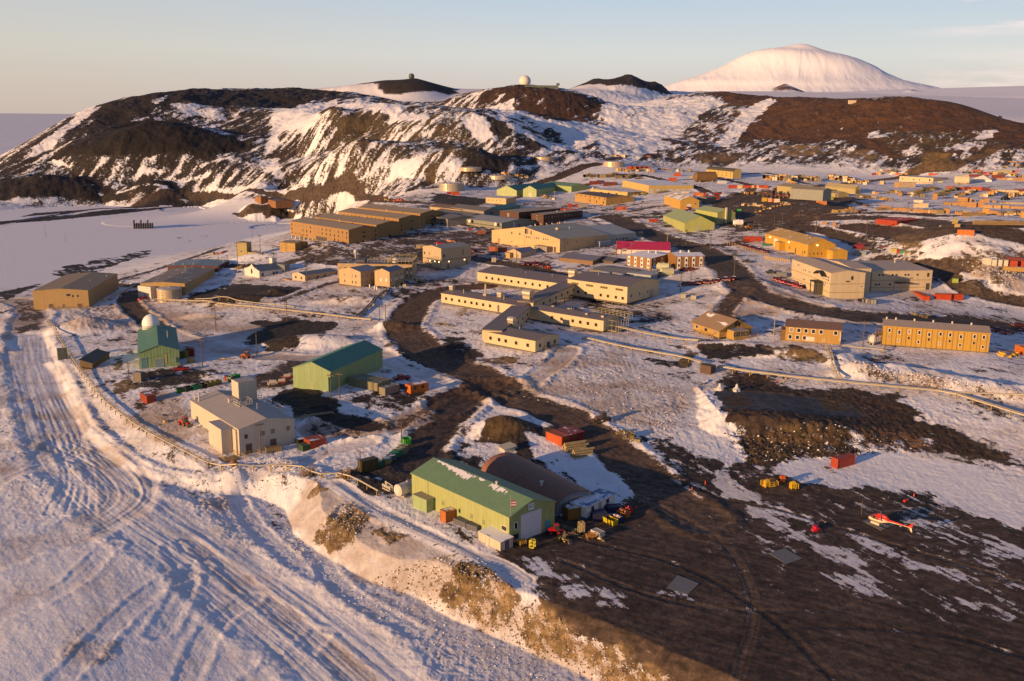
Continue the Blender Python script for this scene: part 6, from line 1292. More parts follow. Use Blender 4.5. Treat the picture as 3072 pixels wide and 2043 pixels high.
b = Bld('kh3', (2482,590), (2514,594), 578, D=8).root('hut', 'small khaki gabled hut before the shaded khaki shed', 'hut'); b.mass(kt, kr, 'u', 1.2, over=.2); b.door('F', b.L*.85, 0, 2.2, 2.4, (.12,.1,.05))
b = Bld('kh4', (2372,566), (2470,572), h=4.5, eave=40, D=10).root('shed', 'low blue grey shed linking the two khaki sheds', 'shed'); b.mass(panel('blue_grey_siding', (.25,.27,.26), 1, .1), kr, 'u', 1.0, over=.2)
b = Bld('yq', (2119,526.5), (2198,535), 508, C=(2220,515)).root('hall', 'yellow two storey hall with rounded dark roof by the snow slope', 'hall'); b.mass(panel('yellow_siding', (.56,.42,.16), 1.0, .12), panel('dark_olive_roof', (.10,.09,.06), 1, .1), 'u', 2.4, arch=True, over=.2); b.wins('F', 6, b.L*.15, b.L*.92, b.h*.66, 1.0, .8, frame=(.3,.22,.1)); b.wins('F', 6, b.L*.15, b.L*.92, b.h*.25, 1.0, .8, frame=(.3,.22,.1))
br = panel('rust_brown_siding', (.30,.15,.07), 1, .1)
b = Bld('hut1', (765,608), (783.4,610.5), 588.6, D=7).root('hut', 'tall rust brown hut on the mound at the bay edge', 'hut'); b.mass(br, br, None, over=.05); b.win('F', b.L*.4, b.h*.75, .6, .6)
b = Bld('hut2', (791.8,612), (827.5,621), 596, C=(836,593)).root('hut', 'lower brown hut joined to the tall one on the mound', 'hut'); b.mass(br, panel('brown_flat_roof', (.20,.12,.07), 1, .1), 'u', .7, over=.1); b.win('F', b.L*.6, b.h*.4, .8, 1.6, (.6,.5,.4))
ol = panel('olive_siding', (.36,.30,.13), 1.1, .15)
b = Bld('box1', (711,771), (741.5,772.5), 728, C=(753.5,726)).root('pump_house', 'tall olive box building with a low wing on the bay side', 'building'); b.mass(ol, panel('olive_roof', (.2,.17,.08), 1, .1), None, over=.05); b.boxp('low_wing', b.L+.02, b.L*1.95, .2, b.D*.9, -.6, b.h*.38, ol); b.win('F', b.L*.45, b.h*.35, .8, .9, (.6,.5,.3))
b = Bld('box2', (852.5,751), (886,757), 726, C=(904,724)).root('pump_house', 'ochre box building beside the foot of the brown barracks', 'building'); b.mass(panel('ochre_box', (.40,.25,.08), 1.1, .15), panel('olive_tan_roof', (.36,.28,.15), 1, .1), 'u', .6, over=.1); b.door('R', b.D*.3, 0, 1.0, 2.0, (.3,.2,.1))
b = Bld('purple', (1850,758.5), (2009.6,762), 748, D=10).root('dormitory', 'long white building with a bright magenta roof', 'building'); b.mass(panel('white_boards', (.74,.70,.66), .6, .08, horiz=True), panel('magenta_roof', (.42,.035,.12), 1.1, .15), 'u', 3.4, over=.3); b.wins('F', 3, b.L*.12, b.L*.17, .9, .6, 1.4)
def striped(key, A, B_, ey, Cc, label, D=None):
    b = Bld(key, A, B_, ey, C=Cc, D=D).root('quarters', label, 'building'); b.mass(panel('rust_wood', (.30,.16,.06), .6, .15), panel('white_snow_roof', (.66,.66,.70), 1, .05, snow=.8), 'u', .9, over=.35)
    for f_, n_, l_ in (('F', 4, b.L), ('R', 4, b.D)):
        for i in range(n_):
            q = MB(); q.box(-.7,.7,-.1,0,-.6,b.h-.1); q.box(-.35,.35,-.14,-.1,b.h*.55,b.h*.8,1); q.box(-.35,.35,-.14,-.1,b.h*.1,b.h*.35,1); q.obj('window_strip', [plain('strip_white', (.68,.66,.64)), glass()], b.r, b._F(f_, l_*(.1+.26*i), 0))
    for u_ in (.3,.6): b.pipe(b.L*u_, b.D*.5, 1.2, .4, b.h+.8, (.7,.68,.66))
    return b
striped('st1', (1900,792), (1953.5,805), 764, (2022,762), 'brown and white striped quarters with snow white roof, its left wall sunlit')
striped('st2', (2027.5,804), (2111.7,803), 770, None, 'brown and white striped quarters with snow white roof, joined on the right of its twin', D=13)
for o_x in list(bpy.data.objects):
    if o_x.name.startswith(('barracks',)): pass
# ================================================================ LOOSE THINGS
ZE = lambda a, b: (2740+a/7.102, 470+b/7.102)
ZF = lambda a, b: (2440+a/7.102, 500+b/7.102)
ZG = lambda a, b: (1740+a/4.716, 440+b/4.716)
ZH = lambda a, b: (2150+a/4.716, 480+b/4.716)
ZI = lambda a, b: (1560+a/5.895, 1440+b/5.895)
ZJ = lambda a, b: (1040+a/5.895, 1340+b/5.895)
ZK = lambda a, b: (360+a/4.716, 1040+b/4.716)
ZL = lambda a, b: (2220+a/3.93, 1400+b/3.93)
ZM = lambda a, b: (a/2.11, 1300+b/2.11)
Z0 = lambda a, b: (a/2.354, 200+b/2.354)
ORD = ['first','second','third','fourth','fifth','sixth','seventh','eighth','ninth','tenth','eleventh','twelfth','thirteenth','fourteenth','fifteenth','sixteenth']
PXS = lambda X, Y, Z: (math.hypot(X, Y)*math.cos(PITCH)+(CZ-Z)*math.sin(PITCH))/F       # metres per photo pixel
CM_ = {}
def contmesh(L, W, Hh, col, snow=0., plainbox=False):
    key = (round(L, 1), round(W, 1), round(Hh, 1), tuple(col), snow, plainbox)
    if key in CM_: return CM_[key]
    m = panel('container_paint', col, .55, .25, stain=.35); tp = panel('container_top', [c*.8+.02 for c in col], .55, .15, stain=.3, snow=snow); fr = plain('container_frame', [c*.7 for c in col])
    b = MB(); b.box(.06, L-.06, .06, W-.06, .12, Hh-.05, 0, 1)
    if not plainbox:
        for u in (0, L-.14):
            for v in (0, W-.14): b.box(u, u+.14, v, v+.14, 0, Hh, 2)
        for v in (.01, W-.12): b.box(.14, L-.14, v, v+.11, 0, .16, 2); b.box(.14, L-.14, v, v+.11, Hh-.14, Hh-.01, 2)
        for u in (.01, L-.12): b.box(u, u+.11, .14, W-.14, 0, .16, 2); b.box(u, u+.11, .14, W-.14, Hh-.14, Hh-.01, 2)
        n = int(L/.6)
        for i in range(n):
            for v in (.02, W-.06): b.box(.3+(L-.6)*i/n, .3+(L-.6)*(i+.5)/n, v, v+.04, .2, Hh-.2, 0)
    else:
        for u in (0, L-.1): b.box(u, u+.1, 0, .1, 0, Hh, 2); b.box(u, u+.1, W-.1, W, 0, Hh, 2)
        b.box(.1, L-.1, .01, .06, Hh*.48, Hh*.54, 2)
    me = b.mesh('container_body', [m, tp, fr]); CM_[key] = me; return me
def doors(parent, L, W, Hh, col, end='L'):
    for i in range(2):
        q = MB(); w = (W-.3)/2; q.box(.02, w-.02, -.05, 0, .2, Hh-.2)
        for s_ in (.25, .7): q.cyl((w*s_, -.08, .2), .03, Hh-.45, n=5, mi=1)
        M = (T(0, W-.15, 0, -math.pi/2) if end == 'L' else T(L, .15, 0, math.pi/2)) @ T(i*w, 0)
        q.obj('door', [panel('container_paint', [c*.92 for c in col], .55, .25, stain=.35), plain('lock_rod', (.3,.28,.26))], parent, M)
def cont(A, B_, label, col, D=None, h=2.6, L=None, name='shipping_container', cat='container', group=None, dz=0, snow=.3, door=None, face=None):
    """container whose visible lower edge runs from photo point A to B"""
    a = G(*A); zb = min(a[2], G(*B_)[2])+dz; a = atz(A[0], A[1], zb); b = atz(B_[0], B_[1], zb)
    an = math.atan2(b[1]-a[1], b[0]-a[0]); Lm = math.hypot(b[0]-a[0], b[1]-a[1])
    L = L or min(max(Lm, 2.0), 13); D = D or (2.44 if L > 3.6 else 6.06)
    r = root(name, label, cat, T(a[0], a[1], zb-.02, an), group); o = bpy.data.objects.new('body', contmesh(L, D, h, col, snow)); COL.objects.link(o); o.parent = r
    if door: doors(r, L, D, h, col, door)
    return r
def boxpx(P, w, hh, label, col, D=2.4, an=None, name='cargo_crate', cat='crate', group=None, snow=.25, plainbox=True, n=1, single=True):
    X, Y, Z = G(*P); s = PXS(X, Y, Z); L = w*s; Hm = hh*s*.97
    if an is None: an = -math.atan2(X, Y)
    me = contmesh(L, D, Hm, col, snow, plainbox); o = bpy.data.objects.new(name, me); COL.objects.link(o); o.matrix_basis = T(X, Y, Z-.1, an)
    tag(o, label, cat, group); return o
RED = (.38,.045,.02); ORG = (.55,.17,.03); RO = (.48,.09,.025); MAR = (.17,.03,.03); CRT = (.45,.25,.095); CRE = (.62,.50,.32); GRYC = (.24,.23,.20)
def row(Zf, sc, items, fmt, group, **k):
    n = len(items)
    for i, it in enumerate(items):
        (x_, y_, w_, h_), col = it[:4], it[4]
        boxpx(Zf(x_, y_), w_/sc, h_/sc, fmt % ORD[i], col, group=group, **k)
row(ZF, 7.102, [(1430,905,105,80,CRT),(1550,920,95,75,CRT),(1690,940,80,68,CRT),(1790,950,155,78,CRT),(1950,960,100,75,CRT),(2060,965,45,65,(.2,.12,.05)),(2110,980,135,82,CRT),(2260,990,80,80,CRT),(2345,1000,115,75,CRT),(2475,1005,135,78,CRT)], 'orange crate, %s from the left in the row behind the red container block', 'front row of orange crates')
row(ZE, 7.102, [(640,1035,135,70,(.36,.22,.08)),(820,1040,150,72,CRT),(985,1058,125,95,CRT),(1130,1078,172,105,CRT),(1306,1078,165,105,CRT),(1480,1095,170,68,(.5,.32,.15)),(1655,1098,170,68,(.5,.32,.15)),(1830,1100,175,66,(.48,.3,.14)),(2030,1105,160,52,(.5,.3,.13)),(2195,1112,160,52,(.5,.28,.1))], 'tan crate, %s from the left in the long second row of the cargo yard', 'second row of crates')
row(ZE, 7.102, [(860,880,70,50,CRE),(940,962,180,100,CRT),(1125,962,95,88,CRT),(1232,955,75,35,CRE),(1400,968,105,62,CRT),(1507,972,92,82,CRT),(1680,975,70,42,CRT),(1830,1002,95,40,(.4,.34,.24)),(1930,1005,340,45,(.4,.34,.24)),(400,915,90,125,CRT)], 'crate or crate stack, %s from the left in the third row of the cargo yard', 'third row of crates')
row(ZE, 7.102, [(505,1225,125,90,(.24,.20,.08)),(640,1215,110,110,CRT),(940,1255,90,75,CRT),(1065,1215,120,60,CRE),(1340,1215,110,52,CRT),(1460,1220,135,112,(.6,.33,.08)),(1600,1230,162,82,CRT),(1770,1255,103,66,CRT),(1880,1255,200,48,CRE),(2210,1255,80,62,CRT),(2290,1300,70,112,(.6,.33,.08)),(1040,1290,270,30,(.42,.27,.08))], 'crate, %s from the left beside the cargo yard road', 'crates beside the cargo yard road')
row(ZE, 7.102, [(700,690,160,62,RO),(862,712,190,68,RO),(1052,712,168,72,MAR),(1222,722,220,78,RO),(1450,730,140,70,MAR),(1600,755,120,60,RO),(1730,775,405,72,CRE),(2142,775,195,85,MAR)], 'steel container, %s from the left in the red row high in the yard', 'red container row high in the yard', name='shipping_container', cat='container', plainbox=False)
row(ZE, 7.102, [(1850,150,140,58,CRT),(1995,155,145,58,CRT),(2145,158,145,58,CRT)], 'orange crate, %s from the left in the topmost yard row', 'topmost crates')
row(ZE, 7.102, [(1770,492,110,40,CRT),(1885,490,110,42,CRT),(2000,500,90,45,CRE),(2110,512,90,60,(.38,.22,.1)),(2210,520,100,62,(.38,.22,.1)),(2320,520,60,66,CRT)], 'stacked crate, %s from the left to the right of the white tent', 'crates right of the tent')
for P_, w_, h_, c_, l_ in [((1225,238),110,50,(.75,.6,.3),'bright cream box hut near the upper yard road'),((1440,192),100,45,CRT,'orange crate just right of the bright cream box hut'),((1260,345),180,60,RO,'red container on the upper yard terrace'),((1440,372),170,45,MAR,'maroon container right of the red one on the upper terrace'),
        ((320,408),160,55,RO,'orange red container behind the long cream shed'),((1020,445),150,58,CRE,'cream container left of the white tent'),((1180,440),340,62,MAR,'maroon container behind the white tent'),((1810,350),125,65,(.38,.34,.2),'khaki container, left of a pair in the upper yard'),((1940,358),130,65,(.38,.34,.2),'khaki container, right of a pair in the upper yard'),
        ((2020,400),155,58,ORG,'bright orange container in the upper right yard'),((2100,335),130,42,RED,'bright red container in the upper right yard'),((1660,470),230,80,MAR,'maroon container with tan doors right of the white tent'),((820,1435),105,108,(.40,.32,.10),'mustard box beside the yard road'),((870,1520),105,85,(.45,.33,.16),'small tan box below the mustard box'),
        ((0,1085),78,82,CRE,'cream box hut, left one of two behind the orange crates'),((95,1085),190,95,CRE,'cream box hut with pale frame behind the orange crates'),((0,978),180,60,(.68,.64,.58),'white box trailer behind the cream box huts'),((315,1215),60,80,(.66,.56,.36),'small cream cabin at the right end of the orange crate row'),((545,1500),180,35,(.5,.45,.4),'flat pale skip beside the mustard box'),((60,580),300,40,(.66,.55,.4),'long low cream box below the long cream shed'),((515,560),100,40,(.42,.44,.3),'pale green box below the long cream shed')]:
    boxpx(ZE(*P_), w_/7.102, h_/7.102, l_, c_, name='storage_box', cat='box', plainbox=False)
for i, (x_, y_, w_, h_) in enumerate([(190,1248,90,80),(390,1262,80,80),(485,1302,60,60)]): boxpx(ZF(x_, y_), w_/7.102, h_/7.102, 'small orange cube crate, %s of three on the brown slope' % ['leftmost','middle','rightmost'][i], CRT, D=2.2, group='three cube crates')
for i, (x_, y_, w_, h_) in enumerate([(55,770,55,75),(112,785,50,78),(164,802,46,82),(212,822,66,88)]): boxpx(ZF(x_, y_), w_/7.102, h_/7.102, 'orange container end, %s from the left in the pack below the khaki hut' % ORD[i], (.5,.2,.06), D=6, group='pack of orange containers', name='shipping_container', cat='container', plainbox=False)
for P_, w_, h_, c_, l_ in [((185,692),62,82,CRE,'cream crate before the small khaki hut'),((246,707),64,75,CRT,'orange crate before the small khaki hut'),((312,708),108,68,(.30,.30,.06),'olive crate before the small khaki hut'),((0,655),210,85,(.55,.56,.6),'white trailer parked between the khaki sheds'),((1720,440),100,110,(.5,.3,.14),'tan container at the left of the cargo rows'),((1830,440),300,110,(.36,.28,.2),'open fronted tan shelter at the left of the cargo rows'),((1415,370),60,70,CRE,'cream crate by the yard road'),((1470,375),60,60,CRE,'second cream crate by the yard road'),((1250,585),60,60,CRE,'cream crate right of the shaded khaki shed'),((1310,590),70,55,CRT,'orange crate right of the shaded khaki shed'),((1800,625),75,75,CRT,'lone orange crate on the snow in the yard')]:
    boxpx(ZF(*P_), w_/7.102, h_/7.102, l_, c_, name='storage_box', cat='box', plainbox=False)
row(ZH, 4.716, [(165,402,125,50,RED),(290,402,70,46,CRE),(360,400,130,46,RED),(492,398,35,42,CRE),(528,398,34,42,RED),(563,399,32,42,CRE),(596,400,64,45,RED),(661,402,64,45,RO)], 'container, %s from the left in the red and cream row on the snow bank', 'red and cream container row', name='shipping_container', cat='container', plainbox=False)
for P_, w_, h_, c_, l_ in [((635,592),76,62,(.55,.36,.03),'bright yellow tank box on the dark yard'),((725,597),52,60,(.6,.4,.28),'white and rust box beside the bright yellow one'),((779,600),30,55,RED,'narrow red box between two pale ones on the dark yard'),((811,602),76,55,(.7,.62,.52),'white box at the right of the yellow one'),((2310,345),50,50,CRE,'pale crate below the upper yard road'),((290,725),58,32,(.05,.45,.1),'small bright green skip behind the yellow green shed'),((1498,918),58,52,(.5,.24,.1),'tan cube crate far left on the brown slope')][:6]:
    boxpx(ZH(*P_), w_/4.716, h_/4.716, l_, c_, name='storage_box', cat='box', plainbox=False)
row(ZG, 4.716, [(665,318,62,45,RO),(729,320,62,45,RO),(793,320,62,45,RO),(857,320,62,45,RO),(921,322,66,48,RO)], 'orange red container, %s from the left in the line right of the highest cream tank', 'line of orange red containers', name='shipping_container', cat='container', plainbox=False)
for P_, w_, h_, c_, l_ in [((1000,365),50,45,CRT,'orange crate at the right end of the orange red container line'),((1325,418),100,48,RO,'lone red container on the snow above the road fork'),((1255,492),110,56,RO,'orange red container beside the road fork'),((1605,708),90,62,ORG,'bright orange container behind the small amber hall'),((1697,708),46,58,(.5,.25,.1),'tan orange container next to the bright orange one'),((1745,710),38,58,RED,'narrow red container end behind the grey annex'),((1785,754),100,66,MAR,'maroon container, left of two behind the yellow green sheds'),((1887,752),95,64,MAR,'maroon container, right of two behind the yellow green sheds'),
        ((130,548),170,62,MAR,'maroon container in the junk row behind the pale yellow garage'),((330,562),200,65,(.14,.04,.035),'dark red container in the junk row behind the cream garage wing'),((1435,662),115,34,(.6,.55,.42),'long cream tanker box on the road by the amber hall'),((1938,525),132,48,(.5,.52,.58),'pale grey trailer below the yellow rounded hall'),((1550,452),36,40,(.5,.4,.22),'small tan box left of the rusty tank')]:
    boxpx(ZG(*P_), w_/4.716, h_/4.716, l_, c_, name='storage_box', cat='container', plainbox=False)
for (Zf, sc), L_ in (((ZC,3.92), [((1535,880),70,64,RED,'red container, left of three before the long amber hall'),((1607,882),70,64,RED,'red container, middle of three before the long amber hall'),((1679,884),70,64,RED,'red container, right of three before the long amber hall'),((1750,937),100,32,(.03,.20,.12),'dark teal skip by the long amber hall'),((420,652),106,38,RED,'red container behind the nearer yellow green shed'),((1912,1300),115,60,(.2,.22,.24),'grey box behind the red pickups'),((790,1550),60,62,(.45,.47,.36),'pale green cabinet at the road edge, left of two'),((908,1568),62,60,(.45,.47,.36),'pale green cabinet at the road edge, right of two'),((290,820),55,55,(.36,.32,.2),'khaki box beside the pale blue hall'),((460,1210),55,55,(.03,.08,.3),'bright blue skip beside the striped quarters'),((30,520),130,55,(.45,.12,.08),'long salmon red trailer on the road')]),
        ((ZB,3.92), [((1810,478),58,42,RED,'red container behind the dark brown flats, left of two'),((1900,480),36,42,RED,'red container behind the dark brown flats, right of two'),((1935,480),120,45,(.3,.3,.32),'grey container behind the dark brown flats'),((460,338),84,46,RO,'orange red container under the lowest fuel tank'),((395,325),60,30,RED,'small red container under the lowest fuel tank'),((750,795),100,52,(.32,.12,.08),'rust container before the dish covered hall'),((652,758),36,34,RED,'small red box before the dish covered hall'),((918,1125),55,58,(.5,.5,.44),'pale round topped box beside the blue roofed hut'),((1700,520),200,30,RED,'long red roofed box behind the farther dark brown flats'),((30,965),80,50,(.5,.4,.26),'tan trailer by the barracks yard'),((1800,1240),100,45,(.34,.3,.2),'khaki box behind the tall wing')]),
        ((ZD,3.731), [((445,1150),110,56,(.22,.02,.04),'crimson container behind the amber annex'),((470,1100),160,24,MAR,'long maroon box behind the crimson container'),((560,1160),80,45,(.1,.06,.05),'dark container right of the crimson one'),((650,1200),70,50,(.05,.05,.045),'black box by the snow field'),((735,1145),100,34,(.14,.05,.06),'purple brown container behind the coloured row'),((872,1190),52,52,(.45,.42,.1),'yellow green container at the left end of the coloured row'),((930,1198),36,48,RED,'red container in the coloured row'),((972,1210),42,48,(.05,.32,.18),'green container in the coloured row'),((1020,1215),60,48,(.22,.2,.06),'olive container in the coloured row'),((1085,1222),90,55,(.10,.09,.07),'dark container in the coloured row'),((1180,1228),120,50,(.07,.07,.06),'black container at the right end of the coloured row'),((455,1225),120,60,(.28,.32,.36),'pale blue box hut behind the cream warehouse'),
            ((1890,1318),82,70,(.66,.6,.52),'white container at the left end of the row on the snow pile'),((1974,1328),62,66,(.6,.56,.5),'second white container on the snow pile'),((2038,1332),60,66,(.6,.56,.5),'third white container on the snow pile'),((2100,1336),62,66,(.62,.57,.5),'fourth white container on the snow pile'),((2165,1340),95,66,RED,'red container right of the white ones on the snow pile'),((2262,1342),96,68,RED,'red container at the picture edge on the snow pile'),((2160,1262),150,30,MAR,'maroon container stacked behind the red ones on the snow pile'),((2120,1385),240,45,(.42,.26,.08),'long brown crate under the red containers on the snow pile'),((1550,1525),60,50,(.3,.4,.08),'lime box on the dirt heap')])):
    for P_, w_, h_, c_, l_ in L_: boxpx(Zf(*P_), w_/sc, h_/sc, l_, c_, name='storage_box', cat='container' if 'container' in l_ else 'box', plainbox=False)
# packs built container by container
def pack(Pb, Pr, n, m, fmt, col, group, L=6.06, W=2.44, h=2.6, dz=0):
    a = G(*Pb); b = atz(Pr[0], Pr[1], a[2]); an = math.atan2(b[1]-a[1], b[0]-a[0]); wd = math.hypot(b[0]-a[0], b[1]-a[1])/n if W is None else W
    for i in range(n):
        for j in range(m):
            M = T(a[0], a[1], a[2]+dz, an) @ T(i*(wd+.05), j*(L+.1)); c = col[i % len(col)]
            r = root('shipping_container', fmt % (ORD[i] if m == 1 else ORD[i]+(' in the front file' if j == 0 else ' in the back file')), 'container', M, group)
            o = bpy.data.objects.new('body', contmesh(wd, L, h, c, .15)); COL.objects.link(o); o.parent = r
            q = MB(); q.box(.2, wd/2-.02, -.05, 0, .2, h-.2); q.box(wd/2+.02, wd-.2, -.05, 0, .2, h-.2); 
            for s_ in (.3, .42, .58, .7): q.cyl((wd*s_, -.08, .2), .03, h-.45, n=5)
            for k_, rng in (('door', (0,)),):
                d = MB(); d.box(.2, wd/2-.02, -.05, 0, .2, h-.2); d.obj('door', panel('container_paint', [x*.9 for x in c], .55, .25), r); d = MB(); d.box(wd/2+.02, wd-.2, -.05, 0, .2, h-.2); d.obj('door', panel('container_paint', [x*.9 for x in c], .55, .25), r)
pack(ZF(1775,1268), ZF(2272,1225), 8, 2, 'red container, %s of the tight red block, counted from the left', [RED], 'tight block of red containers', W=None)
pack(Z4(1612,333), Z4(1772,290), 3, 1, 'red container, %s from the left of three beside the log pile', [RO,(.30,.06,.03),(.26,.03,.03)], 'three red containers by the road', W=None)
pack(Z2(107,1076), Z2(310,1115), 5, 1, 'olive grey container, %s from the left in the row below the green warehouse', [(.27,.25,.15)], 'olive grey container row', W=None, h=2.4)
cont(Z2(322,1142), Z2(366,1153), 'single grey brown container between the olive row and the orange one', (.27,.25,.2), D=6, h=2.5)
r = cont(Z2(508,1122), Z2(546,1138), 'bright orange cabin container with two dark windows at the road junction', (.62,.17,.02), D=6.2, h=2.6)
for k, M in enumerate((T(.95,-.03,1.1), T(2.9,1.6,1.2,math.pi/2), T(2.9,4.2,1.2,math.pi/2))):
    q = MB(); q.box(-.45,.45,-.06,.05,0,.9); q.obj('window', glass(), r, M)
cont(Z5(987,472), Z5(1036,491), 'rust red container standing alone on the snow slope above the helicopter pad', (.40,.06,.03), D=6.06, h=2.6, snow=0., door='L')
cont(ZK(290,765), ZK(385,824), 'weathered red container half buried in snow beside the snow road', (.36,.07,.035), D=2.6, h=2.6, snow=.2)
for P1, P2, l_, c_, D_, h_ in [((850,172),(928,176),'olive container against the green observatory',(.22,.2,.05),4,2.6),((938,150),(1046,146),'dark red container right of the green observatory',(.30,.02,.02),3,3.0),((950,240),(1050,238),'tan box in front of the dark red container',(.42,.32,.12),1.6,1.9),((190,500),(300,512),'grey brown steel box below the green observatory',(.20,.17,.15),2,3.2)]:
    cont(ZK(*P1), ZK(*P2), l_, c_, D=D_, h=h_, name='storage_box')
DMP = [((812,672),(932,655),(.03,.13,.05)),((935,652),(1035,632),(.03,.04,.04)),((1040,628),(1160,608),(.02,.22,.11)),((1162,606),(1235,590),(.03,.035,.035)),((1240,588),(1305,574),(.20,.20,.05)),((1310,570),(1370,558),(.26,.24,.10)),((1375,556),(1445,540),(.26,.24,.10)),((1500,498),(1560,490),(.3,.04,.03)),((1575,500),(1608,485),(.18,.2,.16)),((1612,482),(1655,470),(.04,.34,.12)),((1660,468),(1705,452),(.05,.38,.14))]
def skip(P1, P2, label, col, D=1.8, h=1.6, fill=None, group=None, name='waste_skip', grow=1.0):
    a = G(*P1); b = atz(P2[0], P2[1], a[2]); an = math.atan2(b[1]-a[1], b[0]-a[0]); L = math.hypot(b[0]-a[0], b[1]-a[1])*grow; t = .08
    r = root(name, label, 'skip', T(a[0], a[1], a[2]-.03, an), group); q = MB(); ins_ = .25
    q.prism([(0,h),(ins_*.6,.1),(D-ins_*.6,.1),(D,h),(D-t,h),(D-ins_*.6-t,.2),(ins_*.6+t,.2),(t,h)], 0, L, 0, 'x'); q.box(0,t,.05,D-.05,.12,h-.02); q.box(L-t,L,.05,D-.05,.12,h-.02)
    for u in (L*.25, L*.5, L*.75): q.box(u-.05,u+.05,-.04,.06,.3,h-.05,1)
    q.box(-.04, L+.04, -.07, .05, h-.1, h+.03, 1); q.obj('tub', [panel('skip_paint', col, .6, .2, stain=.4), plain('skip_rim', [c*.8 for c in col])], r)
    if fill:
        q = MB(); random.seed(int(P1[0]))
        for i in range(14): x0, y0 = random.uniform(.15,L-.5), random.uniform(.15,D-.5); q.box(x0, x0+random.uniform(.2,.5), y0, y0+random.uniform(.2,.5), h*.3, h+random.uniform(-.1,.35))
        q.obj('load', plain('scrap', fill), r)
    for u in (.3, L-.5): q = MB(); q.cyl((0,0,0), .14, .14, 'y', 8); q.obj('wheel', plain('rubber', (.02,.02,.02)), r, T(u, .1, .12))
    return r
for i, (P1, P2, c_) in enumerate(DMP): skip(ZK(*P1), ZK(*P2), 'waste skip, %s from the left in the curved row behind the cream hall' % ORD[i], c_, group='curved row of waste skips')
for P1, P2, l_, c_, D_, f_ in [((1465,742),(1640,825),'yellow open skip nearest the dark pad',(.55,.45,.02),1.6,None),((1590,705),(1740,775),'navy skip heaped with pale scrap',(.02,.03,.12),1.6,(.6,.45,.4)),((1690,625),(1860,690),'rust orange skip heaped with scrap',(.35,.14,.03),1.8,(.3,.12,.06)),((1740,580),(1950,625),'bright red skip beside the rust orange one',(.45,.02,.02),1.8,(.4,.05,.05))]: skip(ZI(*P1), ZI(*P2), l_, c_, D_, 1.2, f_)
for P1, P2, l_, c_, D_, h_ in [((752,640),(850,722),'brown crate with snowy lid between the arched hall and the white trailer',(.22,.11,.03),3,2.6),((1235,660),(1290,742),'navy steel box leaning by the white trailer steps',(.03,.035,.09),3.2,1.7),((1500,540),(1540,595),'navy steel box behind the trailer steps',(.03,.035,.09),3.4,1.5),((1245,960),(1405,1032),'white lidded box among the equipment by the roller door',(.62,.58,.52),1.6,1.1)]: cont(ZI(*P1), ZI(*P2), l_, c_, D=D_, h=h_, name='storage_box', cat='box', snow=.6 if 'snowy' in l_ else 0)
cont(ZJ(195,440), ZJ(265,478), 'dark olive container at the left end of the bin row', (.10,.085,.03), D=4.5, h=3.0); cont(ZJ(1652,1310), ZJ(1752,1368), 'orange brown crate against the long green hangar wall', (.50,.17,.04), D=2.6, h=2.6, name='storage_box', cat='box')
for i, (P1, P2) in enumerate((((1885,1370),(2100,1462)),((2110,1468),(2300,1530)))): cont(ZJ(*P1), ZJ(*P2), 'low blue grey steel box against the hangar wall, %s one' % ('upper','lower')[i], (.13,.14,.17), D=1.8, h=1.4, name='storage_box', cat='box', snow=0.)
for i, (P1, P2, c_, l_) in enumerate([((455,360),(520,395),(.05,.16,.10),'teal bin'),((610,305),(650,330),(.32,.29,.12),'khaki bin'),((690,255),(725,275),(.12,.14,.2),'blue grey bin'),((740,210),(790,235),(.04,.24,.12),'green bin'),((800,165),(850,190),(.05,.22,.12),'second green bin'),((860,125),(905,145),(.34,.29,.14),'tan bin'),((905,85),(950,105),(.36,.33,.2),'pale bin')]):
    cont(ZJ(*P1), ZJ(*P2), l_+', %s up from the dark olive container in the bin row' % ORD[i], c_, D=2.0, h=1.7, name='storage_box', cat='bin', group='bin row left of the hangar', L=1.9)
skip(Z4(500,325), Z4(553,318), 'bright green open skip at the upper end of the bin row', (.08,.45,.06), 2.2, 1.7)
cont(Z1(2145,1500), Z1(2190,1530), 'red container at the right corner of the cream hall', (.40,.07,.03), D=4.5, h=2.3); cont(Z1(2103,1522), Z1(2140,1545), 'dark green bin in front of the red container by the cream hall', (.05,.10,.04), D=2, h=1.6, name='storage_box', cat='bin'); cont(Z1(2085,1490), Z1(2110,1505), 'black bin with snow on its lid beside the red container by the cream hall', (.03,.03,.03), D=2, h=1.7, name='storage_box', cat='bin', snow=.7)
cont(Z1(1883,1560), Z1(1990,1545), 'low tan crate under the door of the cream hall', (.36,.26,.12), D=1.8, h=1.5, name='storage_box', cat='box'); cont(Z1(412,900), Z1(480,893), 'grey metal cabin beside the pipeline over the snow road', (.20,.21,.16), D=2.5, h=4.0, name='storage_box', cat='cabin')
cont(Z3(1552,446), Z3(1682,504), 'orange red container running toward the viewer below the cream warehouses', (.55,.08,.02), D=2.44, h=2.5, snow=0); cont(Z3(1730,472), Z3(1818,474), 'orange red container, left of two below the cream warehouses', (.52,.07,.02), D=2.44, h=2.5, L=6.06, snow=0); cont(Z3(1820,474), Z3(1906,474), 'orange red container, right of two below the cream warehouses', (.52,.07,.02), D=2.44, h=2.5, L=6.06, snow=0)
cont(Z3(2285,838), Z3(2352,865), 'orange container cut by the right picture edge', (.58,.17,.03), D=2.44, h=2.6, L=6.06); boxpx(ZD(1605,1000), 160/3.731, 70/3.731, 'bright orange container alone at the edge of the upper road', (.58,.17,.03), name='shipping_container', cat='container', plainbox=False)
b = Bld('wcab', Z3(65,985), Z3(140,1000), h=2.4, D=3).root('cabin', 'small dark brown cabin at the pipeline below the lodge', 'cabin'); b.mass(panel('dark_brown_siding', (.10,.06,.045), 1, .08), panel('dark_brown_roof', (.13,.08,.05), 1, .1), None, over=.1)
